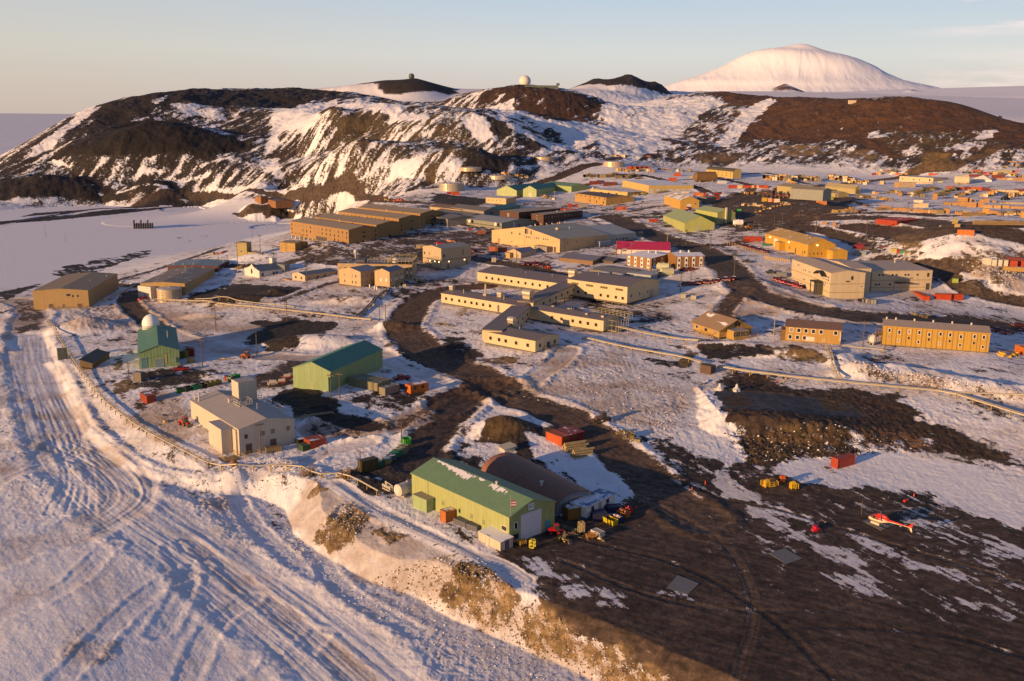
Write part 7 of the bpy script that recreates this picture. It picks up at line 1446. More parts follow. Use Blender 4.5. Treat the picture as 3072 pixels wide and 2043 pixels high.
b = Bld('shack', Z1(655,962), Z1(775,885), h=2.0, D=4).root('shack', 'small wooden shack half buried in the snow slope', 'shack'); b.mass(panel('weathered_wood', (.16,.11,.06), .5, .3), panel('weathered_roof', (.10,.085,.07), .5, .2), 'shed', 1.2, over=.3)
# ---- lying tanks
def htank(A, B_, rad, label, col, saddle=(.3,.28,.25), name='horizontal_tank', dz=.5, snow=0.):
    a = G(*A); b = atz(B_[0], B_[1], a[2]); an = math.atan2(b[1]-a[1], b[0]-a[0]); L = math.hypot(b[0]-a[0], b[1]-a[1]); r = root(name, label, 'tank', T(a[0], a[1], a[2], an))
    q = MB(); n = 18; prof = [(-rad*.25, rad*.6), (0, rad*.95), (.02, rad), (L-.02, rad), (L, rad*.95), (L+rad*.25, rad*.6)]; bb = len(q.v)
    for (u, rr) in prof:
        for i in range(n): t = 2*math.pi*i/n; q.v.append((u, rr*math.cos(t), rad+dz+rr*math.sin(t)))
    for k in range(len(prof)-1):
        for i in range(n): j = (i+1) % n; q.f.append((k*n+i, k*n+j, (k+1)*n+j, (k+1)*n+i)); q.m.append(0)
    q.f.append(tuple(range(n))); q.f.append(tuple(range((len(prof)-1)*n, len(prof)*n))); q.m += [0, 0]; q.obj('tank_shell', panel('tank_paint', col, 2.0, .12, snow=snow), r, None, False)
    for u in (L*.18, L*.82): s_ = MB(); s_.box(u-.2, u+.2, -rad*.8, rad*.8, -.3, dz+rad*.45); s_.obj('saddle', plain('saddle', saddle), r)
    q = MB(); q.cyl((L*.5,0,2*rad+dz-.05), .35, .35, n=10); q.obj('hatch', plain('saddle', saddle), r); return r
htank(ZJ(905,915), ZJ(1250,790), 1.35, 'white lying fuel tank at the left end of the green hangar', (.66,.62,.56)); htank(ZC(560,1290), ZC(700,1290), 1.7, 'pale green lying tank behind the striped quarters, nearer one', (.50,.52,.36)); htank(ZC(520,1225), ZC(660,1235), 1.7, 'pale green lying tank behind the striped quarters, farther one', (.50,.52,.36))
htank(ZG(1630,505), ZG(1905,505), 4.0, 'huge rusty lying tank in front of the yellow rounded hall', (.20,.12,.05)); htank(ZC(1415,698), ZC(1520,700), 1.6, 'white lying tank by the flue of the farther yellow green shed', (.68,.6,.5), snow=.5); htank(ZE(890,592), ZE(1175,600), 3.0, 'long white lying tank in the upper cargo yard', (.68,.58,.42)); htank(Z3(1262,785), Z3(1300,790), 1.5, 'small round white tank by the mustard dormitory', (.66,.62,.58))
# white tent
X, Y, Z = G(*ZE(1440,530)); s = PXS(X, Y, Z); r = root('tent', 'white peaked fabric tent in the cargo yard', 'tent', T(X, Y, Z, -math.atan2(X, Y))); w = 195/7.102*s; hh = 125/7.102*s; q = MB(); q.v = [(-w,-4,0),(w,-4,0),(w,8,0),(-w,8,0),(-w*.9,-4,hh*.3),(w*.95,-4,hh*.3),(w*.95,8,hh*.3),(-w*.9,8,hh*.3),(w*.15,0,hh),(w*.35,5,hh)]; q.f = [(0,1,5,4),(1,2,6,5),(2,3,7,6),(3,0,4,7),(4,5,8),(5,6,9,8),(6,7,9),(7,4,8,9)]; q.m = [0]*8; q.obj('canopy', plain('tent_white', (.70,.64,.54)), r)
# ---- pickup trucks
def truck_proto(col, snow=False):
    r = bpy.data.objects.new('pickup_truck', None); COL.objects.link(r); paint_ = plain('truck_paint', col, .35, 0, None, .1, .6); q = MB()
    q.prism([(0,.45),(0,.95),(.15,1.02),(1.25,1.12),(1.3,1.12),(3.35,1.12),(3.35,1.08),(5.2,1.08),(5.2,.5),(4.6,.45),(4.45,.75),(3.75,.75),(3.6,.45),(1.5,.42),(1.35,.75),(.65,.75),(.5,.45)], -.95, .95, 0, 'y'); q.obj('body', paint_, r)
    q = MB(); q.prism([(1.25,1.12),(1.85,1.72),(3.1,1.75),(3.35,1.12)], -.86, .86, 0, 'y'); q.obj('cab', paint_, r)
    for nm, pr, y0, y1 in (('side_window', [(1.5,1.16),(1.95,1.64),(3.0,1.66),(3.2,1.16)], -.885, -.865), ('side_window', [(1.5,1.16),(1.95,1.64),(3.0,1.66),(3.2,1.16)], .865, .885)): q = MB(); q.prism(pr, y0, y1, 0, 'y'); q.obj(nm, glass(), r)
    q = MB(); q.quad([(1.30,-.78,1.16),(1.82,-.72,1.69),(1.82,.72,1.69),(1.30,.78,1.16)]); q.obj('windscreen', glass(), r, T(-.03,0,.03)); q = MB(); q.box(3.5,5.05,-.8,.8,1.085,1.10); q.obj('load_bed', plain('bed', (.03,.03,.03) if not snow else (.6,.6,.62)), r)
    if snow: q = MB(); q.box(1.95,3.0,-.75,.75,1.76,1.82); q.obj('roof_snow', plain('roof_snow', (.78,.76,.76), .9), r)
    for x_ in (1.0, 4.1):
        for y_ in (-.98, .78): q = MB(); q.cyl((x_, y_, .36), .37, .2, 'y', 12); q.obj('wheel', plain('rubber', (.02,.02,.02)), r)
    for y_ in (-.7, .5): q = MB(); q.box(-.03,.02,y_,y_+.25,.72,.88); q.obj('headlight', plain('lamp_lens', (.6,.6,.58), .2), r)
    return r
PROT = {}
def truck(P, label, col, an=0, group=None, snow=False):
    k = (tuple(col), snow)
    if k not in PROT: PROT[k] = truck_proto(col, snow); r = PROT[k]
    else:
        src = PROT[k]; r = src.copy(); COL.objects.link(r)
        for c in src.children: d = c.copy(); COL.objects.link(d); d.parent = r
    X, Y, Z = G(*P); r.matrix_basis = T(X, Y, Z-.03, math.radians(an)); tag(r, label, 'pickup', group)
    if group is None and 'group' in r: del r['group']
def trow(Zf, pts, fmt, group, an, snow=False, cols=((.14,.010,.015),(.10,.008,.014),(.20,.012,.016))):  # default reds are darkened to hold the shade these rows stand in
    for i, p in enumerate(pts): truck(Zf(*p), fmt % ORD[i], cols[i % len(cols)], an+random.uniform(-4,4), group, snow and i % 2 == 0)
random.seed(3)
trow(ZC, [(810,1400),(858,1405),(905,1402),(955,1398),(1005,1390),(1055,1380),(1105,1385),(1150,1380),(1200,1372),(1250,1355),(1300,1352),(1350,1352),(1395,1345)], 'dark red pickup, %s from the left in the long parked row below the striped quarters', 'long row of dark red pickups', 55, True)
trow(ZC, [(1890,1345),(1935,1362),(1982,1378),(2035,1395),(2085,1405),(2135,1425),(2190,1442)], 'red pickup, %s from the left before the canopied warehouse', 'red pickups before the warehouse', 60, True, ((.20,.012,.02),(.28,.015,.02),(.42,.01,.04)))
trow(ZC, [(1500,945),(1545,958),(1592,970),(1640,982),(1690,997),(1740,1010),(1788,1022)], 'dark red pickup, %s from the left at the posts before the amber hall', 'pickups at the amber hall', 60, True)
trow(ZB, [(1290,1165),(1345,1168),(1400,1162),(1455,1170),(1505,1185)], 'dark red pickup, %s from the left behind the upper laboratory wing', 'pickups behind the laboratory', 40)
trow(ZC, [(770,1228),(820,1235),(870,1230)], 'dark red pickup, %s from the left beside the right striped quarters', 'pickups beside the striped quarters', 20)
for P_, l_, c_, a_ in [(ZB(245,915),'bright red pickup behind the three storey block',(.45,.02,.03),10),(ZB(690,1010),'dark red pickup right of the three storey block',(.14,.01,.015),70),(ZK(745,345),'red and black pickup before the green observatory',(.25,.015,.02),15),(Z2(425,1040),'dark red truck behind the olive grey containers',(.22,.012,.02),25),(Z3(2130,700),'dark red pickup nearest the mustard dormitory end',(.2,.03,.02),30),(Z3(2195,715),'rusty red pickup right of the mustard dormitory',(.3,.07,.04),20),(Z3(2270,660),'dark pickup at the right edge behind the others',(.12,.02,.02),10),(Z3(2320,700),'maroon pickup cut by the right edge',(.14,.015,.02),15),(ZC(865,505),'red pickup at the door of the small amber hall',(.4,.02,.03),60),(ZC(1370,1060),'dark green pickup on the curving road shoulder',(.03,.05,.04),-20),(ZC(1510,1130),'black pickup below the curving road',(.02,.02,.025),-20),(ZC(1785,1255),'grey pickup on the snow left of the grey box',(.06,.06,.07),0),(Z1(975,478),'bright red truck beside the white plant room',(.45,.02,.03),60),(ZA(80,790),'red truck left of the tall olive box',(.3,.03,.03),20),(ZB(5,950),'dark truck beside the tan trailer',(.05,.02,.02),10),(ZF(1240,180),'red truck below the junk heap in the yard',(.4,.03,.03),0),(ZG(1890,680),'red truck behind the maroon containers',(.4,.03,.02),0)]:
    truck(P_, l_, c_, a_)
# ---- machines
def loader(P, label, col, an, s=1.0, cat='loader', boom=True, name='wheel_loader'):
    X, Y, Z = G(*P); r = root(name, label, cat, T(X, Y, Z, math.radians(an)) @ Matrix.Scale(s, 4)); pm = plain('machine_paint', col, .4)
    q = MB(); q.prism([(0,.8),(0,1.5),(1.6,1.7),(1.6,.8)], -.6, .6, 0, 'y'); q.box(1.6,2.9,-.55,.55,.8,1.2); q.obj('body', pm, r)
    q = MB(); q.prism([(1.5,1.2),(1.55,2.5),(2.6,2.5),(2.8,1.2)], -.6, .6, 0, 'y'); q.obj('cab', plain('cab_dark', (.05,.05,.05), .3), r); q = MB(); q.box(1.45,2.7,-.68,.68,2.5,2.6); q.obj('cab_roof', pm, r)
    for x_ in (.5, 2.4):
        for y_ in (-1.0, .65): q = MB(); q.cyl((x_, y_, .6), .6, .35, 'y', 14); q.cyl((x_, y_-.02, .6), .28, .39, 'y', 10, 1); q.obj('wheel', [plain('rubber', (.02,.02,.02)), pm], r)
    if boom:
        q = MB(); q.tube([(2.6,-.5,1.3),(3.6,-.5,1.0),(4.1,-.5,.4)], .1); q.obj('lift_arm', pm, r); q = MB(); q.tube([(2.6,.5,1.3),(3.6,.5,1.0),(4.1,.5,.4)], .1); q.obj('lift_arm', pm, r); q = MB(); q.prism([(4.0,.1),(4.0,.9),(4.15,.9),(4.2,.25),(4.9,.15),(4.9,.08)], -1.1, 1.1, 0, 'y'); q.obj('bucket', plain('bucket', (.2,.17,.13)), r)
    return r
loader(ZK(860,1100), 'red and black wheeled loader beside the cream hall', (.5,.05,.02), -35, .95); loader(ZI(500,960), 'bright red tractor at the hangar roller door', (.55,.01,.02), 10, .8, 'tractor', name='tractor'); loader(ZK(1715,165), 'orange backhoe on the snow by the pole', (.6,.15,.02), 0, .95); loader(ZI(700,1070), 'small yellow cart with lifting arms before the hangar', (.4,.28,.05), -30, .55, 'cart', name='cart')
loader(ZB(1610,1215), 'orange and black loader behind the lab exhaust hood', (.5,.06,.02), 120, 1.1); loader(ZH(870,500), 'rust coloured loader, left of the machinery row', (.35,.08,.05), 160, 1.3); loader(ZC(1550,735), 'orange loader below the white lying tank', (.6,.25,.03), 10, 1.1)
for i, (x_, y_) in enumerate([(720,500),(790,520),(840,505),(905,530),(960,520),(1020,540),(1070,525)]): loader(ZH(x_, y_), 'dark rust loader, %s from the left in the machinery row' % ORD[i], ((.22,.06,.04),(.1,.05,.04),(.3,.09,.06))[i % 3], 160, 1.35)
for i, (x_, y_) in enumerate([(1150,545),(1210,555),(1270,560),(1330,560)]): loader(ZH(x_, y_), 'olive loader, %s from the left beside the machinery row' % ORD[i], (.18,.16,.04), 200, 1.3)
loader(ZE(1900,930), 'blue black tractor in the cargo yard lane', (.03,.04,.08), 30, 1.4, 'tractor', name='tractor')
loader(Z2(1850,1340), 'rusty snow tractor alone on the ploughed snow field', (.12,.07,.05), 20, 1.1, 'tractor', name='tractor')
# ---- yellow carts and gear on the pad
def cage(P, label, col, an, L=2.6, D=1.4, h=1.0, box=None, cat='cart', name='platform_cart'):
    X, Y, Z = G(*P); r = root(name, label, cat, T(X, Y, Z+.05, math.radians(an))); q = MB(); q.box(0,L,0,D,.2,.34)
    q.obj('deck', plain('cart_paint', col), r); q = MB()
    for u in (0,L/3,L*2/3,L):
        for v in (0,D): q.box(u-.05,u+.05,v-.05,v+.05,.3,.3+h)
    for zz in (.3+h*.5,.3+h):
        for v in (0,D): q.box(0,L,v-.05,v+.05,zz-.05,zz+.05)
        for u in (0,L): q.box(u-.045,u+.045,0,D,zz-.045,zz+.045)
    q.obj('rail', plain('cart_paint', col), r)
    for u in (.4,L-.4):
        for v in (-.1,D-.05): q = MB(); q.cyl((u,v,.2), .24, .15, 'y', 10); q.obj('wheel', plain('rubber', (.02,.02,.02)), r)
    if box: q = MB(); q.prism([(0,0),(0,1.3),(.9,1.5),(1.1,.9),(1.1,0)], 0, 1.0, 0, 'y'); q.obj('engine_cover', plain('cover', box), r, T(.2,.2,.34))
    return r
cage(ZL(300,262), 'yellow railed platform cart with a box on it at the edge of the pad', (.62,.36,.02), 20, 3.4, 2.0, 1.0, (.6,.36,.03)); cage(ZL(605,282), 'small yellow caged generator right of the platform cart', (.62,.40,.02), 10, 1.7, 1.1, 1.1, (.6,.4,.03)); cage(ZL(478,210), 'black and orange ground power unit behind the yellow carts', (.04,.04,.04), 10, 3.0, 1.2, .8, (.5,.1,.02)); cage(ZI(235,1240), 'upright yellow stand beside the roller door', (.55,.5,.05), 60, .9, .9, 1.5, None, 'stand', 'work_stand'); cage(ZI(5,1180), 'yellow and orange low trolley beside the roller door', (.55,.3,.03), 30, 1.4, 1.0, .7, None, 'trolley', 'trolley')
cage(ZI(1060,960), 'yellow ladder stand among the equipment', (.5,.4,.2), 20, 1.0, 1.0, 2.0, None, 'stand', 'work_stand'); cage(ZI(1190,1060), 'orange low trolley among the equipment', (.45,.22,.04), 15, 1.8, 1.0, .6, None, 'trolley', 'trolley')
for i, (P1, P2) in enumerate((((560,770),(960,990)),((760,960),(1120,1040)),((700,830),(1000,930)))):
    a = G(*ZI(*P1)); b = G(*ZI(*P2)); o = MB(); q = o; d = Vector((b[0]-a[0], b[1]-a[1], 0)); n_ = Vector((-d.y, d.x, 0)).normalized()*.5
    for s_ in (-1, 1): q.tube([Vector(a)+n_*s_+Vector((0,0,.4)), Vector(b)+n_*s_+Vector((0,0,.4))], .07)
    for t in (.05,.3,.6,.95): m_ = Vector(a)+(Vector(b)-Vector(a))*t+Vector((0,0,.4)); q.tube([m_-n_, m_+n_], .06)
    tag(q.obj('ladder_rack', plain('rack_steel', (.16,.11,.06))), 'long steel rack lying on the pad before the hangar, %s of three' % ('left','lowest','upper')[i], 'rack', 'racks before the hangar')
for i, (P_, c_) in enumerate(((ZK(2105,560),(.6,.5,.3)),(ZK(2235,540),(.35,.05,.04)),(ZK(2310,470),(.35,.05,.04)))):
    r = cage(P_, 'flat %s sled with upright white panel, %s in the line left of the green warehouse' % (('yellow','red','red')[i], ('first','second','third')[i]), c_, 25, 2.6, 1.6, .5, None, 'sled', 'cargo_sled'); q = MB(); q.box(.2,2.2,.1,.2,.3,1.7); q.obj('panel', plain('white_panel_board', (.7,.62,.56)), r)
def peg(P, label, col=(.7,.08,.03), h=.9): X, Y, Z = G(*P); q = MB(); q.lathe((0,0,0), [(.28,0),(.28,.05),(.16,.06),(.05,h)], 10); tag(q.obj('marker_cone', plain('cone_red', col), None, T(X, Y, Z)), label, 'cone')
peg(ZI(1875,435), 'red marker cone farthest beyond the red skip'); peg(ZI(2050,505), 'red marker cone right of the red skip'); peg(ZL(2050,355), 'red marker cone on the snow behind the helicopter'); peg(Z5(103,595), 'red marker cone at the left of the pad entrance, upper'); peg(Z5(8,640), 'red marker cone at the left of the pad entrance, lower')
# square concrete landing pads
for C4, l_ in (([ZL(335,1025),ZL(525,965),ZL(735,1085),ZL(545,1150)], 'square grey landing pad with frost in the middle of the dark ground'), ([ZL(1445,645),ZL(1600,590),ZL(1830,690),ZL(1665,755)], 'square grey landing pad under the helicopter'), ([(2000,1764),(2032,1727),(2097,1752),(2062,1785)], 'square grey landing pad nearest the embankment')):
    ps = [G(*c) for c in C4]; cx = sum(p[0] for p in ps)/4; cy = sum(p[1] for p in ps)/4; zt = sum(Hs(cx+dx, cy+dy) for dx in (-3,0,3) for dy in (-3,0,3))/9+.07
    q = MB(); q.v = [(p[0], p[1], zt-.5) for p in ps]+[(p[0], p[1], zt) for p in ps]; q.f = [(4,5,6,7),(0,1,5,4),(1,2,6,5),(2,3,7,6),(3,0,4,7)]; q.m = [0]*5
    tag(q.obj('landing_pad', plain('pad_concrete', (.15,.155,.16), .8, 0, None, .35)), l_, 'landing pad')
# fence posts and rails by the amber hall
def fence(pts, label, h=1.1, col=(.5,.33,.1), n=12, name='post_fence', rails=1):
    P = curve([G(*p)[:2] for p in pts], 3); r = root(name, label, 'fence', T(P[0][0], P[0][1], H(*P[0]))); o0 = Vector((P[0][0], P[0][1], H(*P[0]))); q = MB(); q.box(-.14,.14,-.14,.14,-.3,h); me = q.mesh('post', plain('post_wood', col)); top = []
    for i in range(n): t = i*(len(P)-1)/(n-1); k = min(int(t), len(P)-2); p = P[k]+(P[k+1]-P[k])*(t-k); z0 = Hs(*p); inst('post', me, r, T(p[0]-o0.x, p[1]-o0.y, z0-o0.z)); top.append(Vector((p[0], p[1], z0+h))-o0)
    for j in range(rails): q = MB(); q.tube([t-Vector((0,0,.1+.5*j)) for t in top], .07, 4); q.obj('rail', plain('post_wood', col), r)
fence([ZC(1310,905),ZC(1450,945),ZC(1600,990),ZC(1720,1035),ZC(1820,1060)], 'timber post rail with plug sockets along the parked pickups', 1.3, (.42,.28,.1), 20); fence([ZC(1780,1090),ZC(1900,1110),ZC(2070,1130)], 'yellow plank fence left of the canopied warehouse', 1.5, (.55,.36,.1), 14, 'plank_fence', 3)
for i, (P1, P2) in enumerate((((640,750),(760,805)),((690,700),(810,780)))): fence([ZJ(*P1), ZJ((P1[0]+P2[0])/2, (P1[1]+P2[1])/2), ZJ(*P2)], 'white pipe barrier left of the hangar, %s one' % ('nearer','farther')[i], 1.2, (.66,.6,.45), 5, 'barrier', 3)
# ================================================================ POLES, PIPES, AIRCRAFT, PEOPLE
def pole(Pb, Pt, where, kind='utility', arm=True, col=(.11,.07,.05)):
    X, Y, Z = G(*Pb); h = max(3.5, min(16, zat(X, Y, Pt[1])-Z)); nm = {'utility':'utility_pole','light':'street_lamp','mast':'mast'}[kind]
    an = math.radians((int(Pb[0]*7) % 90)-45); r = root(nm, where, {'utility':'utility pole','light':'street lamp','mast':'mast'}[kind], T(X, Y, Z, an))
    k = (round(h), kind, col); q = MB(); q.cyl((0,0,-.5), .17 if kind != 'mast' else .1, h+.5, n=8, r2=.11 if kind != 'mast' else .05); q.obj('pole_shaft', plain('pole_wood', col), r)
    if kind == 'utility' and arm:
        q = MB(); q.box(-1.1,1.1,-.06,.06,h-.7,h-.5); 
        for u in (-1,-.5,.5,1): q.cyl((u,0,h-.5), .05, .22, n=6)
        q.obj('crossarm', plain('pole_wood', col), r)
    if kind == 'light':
        q = MB(); q.tube([(0,0,h-.3),(.8,0,h),(1.4,0,h+.05)], .06); q.obj('lamp_arm', plain('pole_steel', (.22,.2,.18)), r); q = MB(); q.box(1.2,1.9,-.16,.16,h-.03,h+.13); q.obj('lamp_head', plain('lamp_housing', (.5,.5,.48)), r)
    return (X, Y, Z+h-.5)
PL = {}
for k, Zf, bx, by, tx, ty, s_ in [
 ('a1',Z1,1525,685,1512,480,'standing in the brown patch below the left pipeline'),('a2',Z1,1815,865,1797,690,'on the snow road left of the green warehouse'),('a3',Z1,1430,940,1420,745,'right of the green observatory'),('a4',Z1,912,1045,908,905,'at the lower left corner of the green observatory yard'),('a5',Z1,1843,1560,1830,1335,'against the wall of the cream hall'),('a6',Z1,2340,1200,2335,990,'in front of the green warehouse'),('a7',Z1,2170,390,2162,215,'in front of the long narrow tan hut'),
 ('a8',Z1,1548,290,1535,140,'right of the blue roofed hall, nearest'),('a9',Z1,1607,230,1600,150,'right of the blue roofed hall, farther'),('b1',Z1,1680,240,1672,60,'in front of the tall olive box building'),('b2',Z1,1840,150,1835,10,'right of the tall olive box building'),('b3',Z1,1932,200,1928,80,'behind the chapel'),('b4',Z1,2237,200,2232,95,'below the ochre box building'),('b5',Z1,2308,240,2303,140,'between ochre box and cream laboratory block'),
 ('b6',Z1,2135,110,2132,10,'at the barracks corner by the ochre box'),('c1',Z2,328,635,325,505,'left one of the red brown pair at the pipe road bend'),('c2',Z2,370,650,367,500,'right one of the red brown pair at the pipe road bend'),('c3',Z2,483,1490,458,1312,'leaning beside the bright green skip'),('c4',Z2,45,1165,40,980,'beside the olive grey container row'),('c5',Z2,1292,220,1290,80,'behind the upper laboratory wing'),('c6',Z2,1148,160,1146,60,'beside the low rust red shed'),('c7',Z2,1633,130,1633,30,'at the corner of the very large tan hall'),('c8',Z2,2000,150,1997,60,'left of the magenta roofed building'),
 ('d1',Z4,192,520,188,350,'through the dark olive container at the bin row'),('d2',Z3,583,770,597,555,'pale one between lodge and brown quarters'),('d3',Z3,1215,800,1230,615,'left of the mustard dormitory'),('d4',Z3,140,115,138,5,'at the upper edge of the curving road'),
 ('e1',ZC,790,1480,812,1240,'in front of the long pickup row'),('e2',ZC,912,1340,910,1130,'behind the long pickup row'),('e3',ZC,1140,970,1140,795,'on the snow before the three red containers'),('e4',ZC,1345,850,1352,680,'left of the three red containers'),('e5',ZC,635,880,640,705,'pale one below the nearer yellow green shed'),('e6',ZC,850,950,845,740,'at the curving road below the yellow green shed'),('e7',ZC,1712,800,1720,670,'behind the end of the amber hall'),('e8',ZC,1890,720,1897,560,'on the brown ground beyond the amber hall'),('e9',ZC,1988,640,1990,550,'left end of the dark yard'),
 ('f1',ZC,230,590,232,410,'by the long salmon trailer'),('f2',ZC,8,640,8,440,'tall one by the dark brown flats corner'),('f3',ZC,38,1065,38,960,'left end of the magenta roofed building'),('f4',ZC,210,1115,210,890,'before the magenta roof'),('f5',ZC,2165,990,2170,880,'in front of the amber hall wall'),('f6',ZC,2280,1040,2285,800,'at the near corner of the amber hall'),('f7',ZC,1830,900,1840,790,'at the left end of the amber hall'),
 ('g1',ZD,445,785,460,620,'on the snow left of the front crate row'),('g2',ZD,535,840,550,690,'before the upper road, left of the red container block'),('g3',ZD,1050,790,1060,620,'in front of the orange crate row'),('g4',ZD,590,1040,598,810,'on the dark bank below the red container block'),('g5',ZD,655,1150,660,980,'beside the crimson container'),('g6',ZD,2100,780,2125,610,'at the crates beside the cargo yard road'),('g7',ZD,25,950,38,785,'on the slope above the amber hall'),
 ('h1',ZB,690,850,690,690,'before the dish covered hall'),('h2',ZB,1055,900,1053,760,'before the left wall of the very large tan hall'),('h3',ZB,975,1080,975,890,'between red shed and blue roofed hut'),('h4',ZB,635,240,635,115,'before the second hillside tank'),('h5',ZB,305,200,305,120,'left of the lowest fuel tank'),('h6',ZB,757,330,757,210,'on the slope right of the lowest fuel tank'),('h7',ZB,1860,265,1858,190,'before the long green shed'),('h8',ZB,1660,360,1662,285,'pale one right of the twin green sheds'),('h9',ZB,2215,560,2215,440,'on the snow right of the ochre office'),
 ('i1',ZG,1182,290,1185,210,'on the snow slope above the road, left'),('i2',ZG,970,400,970,225,'at the end of the orange red container line'),('i3',ZG,1293,340,1295,265,'above the lone red container'),('i4',ZG,485,560,490,410,'in the junk row behind the garage'),('i5',ZH,1410,1000,1415,790,'right of the dark yard road'),('i6',ZF,45,1390,75,1050,'left of the three cube crates')]:
    PL[k] = pole(Zf(bx, by), Zf(tx, ty), 'wooden utility pole '+s_, col=(.34,.25,.15) if 'pale one' in s_ else (.11,.07,.05))
for Zf, bx, by, tx, ty, s_ in [(Z1,2028,630,2022,480,'tall light pole between the two pipe bridges'),(Z2,348,150,347,60,'light pole behind the cream laboratory block'),(Z3,305,320,305,130,'light pole on the bend of the curving road'),(ZB,78,900,80,770,'lamp post in the barracks yard'),(ZC,2090,500,2092,440,'lamp post on the dark yard before the khaki sheds'),(ZC,2185,590,2200,540,'lamp post at the yard road fork')]: pole(Zf(bx,by), Zf(tx,ty), s_, 'light')
for Zf, bx, by, tx, ty, s_ in [(Z0,325,1210,315,1110,'thin mast on the frozen bay, left of two'),(Z0,465,1245,458,1170,'thin mast on the frozen bay, right of two'),(Z0,1785,1220,1782,1135,'thin mast at the snow edge of the bay'),(ZG,1390,235,1390,120,'thin mast on the snow slope under the brown hill'),(ZL,1430,570,1442,425,'thin windsock mast beside the helicopter nose')]: pole(Zf(bx,by), Zf(tx,ty), s_, 'mast')
for k_, (a_, b_) in enumerate([('a1','a3'),('c1','a2'),('b1','a8'),('b1','b3'),('b3','b4'),('b4','b5'),('c6','h3'),('c5','c7'),('h2','h1'),('e1','e2'),('e4','e3'),('f6','f5'),('f5','f7'),('g1','g2'),('g3','g6'),('g2','g4'),('e7','e8'),('c7','c8'),('f4','f3'),('a3','a4')]):
    A_, B2 = Vector(PL[a_]), Vector(PL[b_]); o0 = A_; pts = []
    for i in range(13): t = i/12; p = A_.lerp(B2, t); pts.append(p-o0-Vector((0,0,(A_-B2).length*.03*4*t*(1-t))))
    q = MB(); q.tube(pts, .035, 3); tag(q.obj('power_line', plain('wire', (.03,.03,.03)), None, Matrix.Translation(o0)), 'thin sagging wire strung between two utility poles', 'wire', 'wires between the utility poles')
def pipeline(pts, label, n=1, r=.28, gap=.75, h=1.0, col=(.60,.52,.38), step=5.0, name='pipeline', sup=(.36,.25,.10), deck=False):
    P = curve([G(*p)[:2] for p in pts], 2); o0 = Vector((P[0][0], P[0][1], Hs(*P[0]))); R_ = root(name, label, 'pipeline', Matrix.Translation(o0)); Q = []; acc = 0
    d = np.diff(P, axis=0); L = np.concatenate([[0], np.cumsum(np.hypot(d[:, 0], d[:, 1]))]); m = max(3, int(L[-1]/step)+1); S_ = np.linspace(0, L[-1], m); X_ = np.interp(S_, L, P[:, 0]); Y_ = np.interp(S_, L, P[:, 1])
    Zs = np.array([Hs(a, b) for a, b in zip(X_, Y_)]); Zp = np.convolve(np.pad(Zs, 2, 'edge'), np.ones(5)/5, 'valid'); Zp = np.maximum(Zp, Zs)+h
    sup_me = None; off = [(i-(n-1)/2)*gap for i in range(n)]; W_ = (n-1)*gap/2+.45
    nrm = []
    for i in range(m): a = max(0, i-1); b = min(m-1, i+1); t = Vector((X_[b]-X_[a], Y_[b]-Y_[a], 0)).normalized(); nrm.append(Vector((-t.y, t.x, 0)))
    for of in off:
        q = MB(); q.tube([Vector((X_[i], Y_[i], Zp[i]))+nrm[i]*of-o0 for i in range(m)], r*.72, 8); q.obj('pipe', plain('pipe_lagging', [c*.75 for c in col], .5, .1), R_)
    for i in range(m):
        if i >= 100: break
        q = MB(); hh = Zp[i]-Zs[i]; q.box(-.09,.09,-W_,-W_+.18,-hh-.4,0); q.box(-.09,.09,W_-.18,W_,-hh-.4,0); q.box(-.11,.11,-W_,W_,-r-.2,-r); an = math.atan2(nrm[i].y, nrm[i].x)-math.pi/2
        q.obj('support', plain('pipe_support', sup), R_, T(X_[i]-o0.x, Y_[i]-o0.y, Zp[i]-o0.z, an))
pipeline([Z1(350,640),Z1(470,830),Z1(560,960),Z1(660,1100),Z1(740,1200),Z1(960,1370),Z1(1150,1480),Z1(1320,1566),ZM(1330,215)], 'wooden trestle pipeline running down the bank beside the snow road', 2, .2, .6, .9)
pipeline([ZM(1330,215),ZM(1480,230),ZM(1700,232),ZM(1900,236),ZM(1950,262),ZM(2050,290),ZM(2170,275),ZJ(0,565),ZJ(200,660),ZJ(380,760),ZJ(560,860)], 'thin pipeline from the cream hall to the green hangar', 1, .25, .6, .9, step=4)
pipeline([Z1(730,490),Z1(850,440),Z1(960,380)], 'short pipe bridge beside the wide tan hall', 2, .2, .6, 1.2)
pipeline([Z1(1115,497),Z1(1240,492),Z1(1500,510),Z1(1800,540),Z1(2100,572),Z1(2354,602),Z2(120,620),Z2(270,632)], 'long twin pipeline crossing the slope from the round cream tank', 2, .34, .95, 1.3, (.58,.48,.34))
pipeline([Z1(1380,492),Z1(1700,505),Z1(1900,520),Z1(2080,540)], 'shorter single pipeline behind the long twin one', 1, .26, .7, 1.3)
pipeline([Z2(2010,690),Z2(2200,735),Z3(60,790)], 'pipe bridge leaving the middle laboratory wing', 3, .25, .7, 1.6)
pipeline([Z2(1770,755),Z2(1900,785),Z2(2100,830),Z3(-50,895),Z3(80,935)], 'pipeline from the laboratory to the small dark brown cabin', 2, .3, .8, 1.0)
pipeline([Z3(195,965),Z3(420,1005),Z3(800,1050),Z3(1250,1095),Z3(1600,1128),Z3(1820,1150),Z3(2000,1205),Z3(2200,1268),Z3(2400,1335)], 'long pipeline along the bank above the dark earth terrace', 2, .34, .95, 1.2)
pipeline([Z3(1825,1150),Z3(2000,1158),Z3(2200,1162),Z3(2400,1166)], 'branch pipeline going straight to the right edge', 1, .3, .8, 1.0)
pipeline([Z3(1065,815),Z3(1200,828),Z3(1365,845),Z3(1375,815)], 'short cream pipe below the brown quarters', 1, .3, .8, .9)
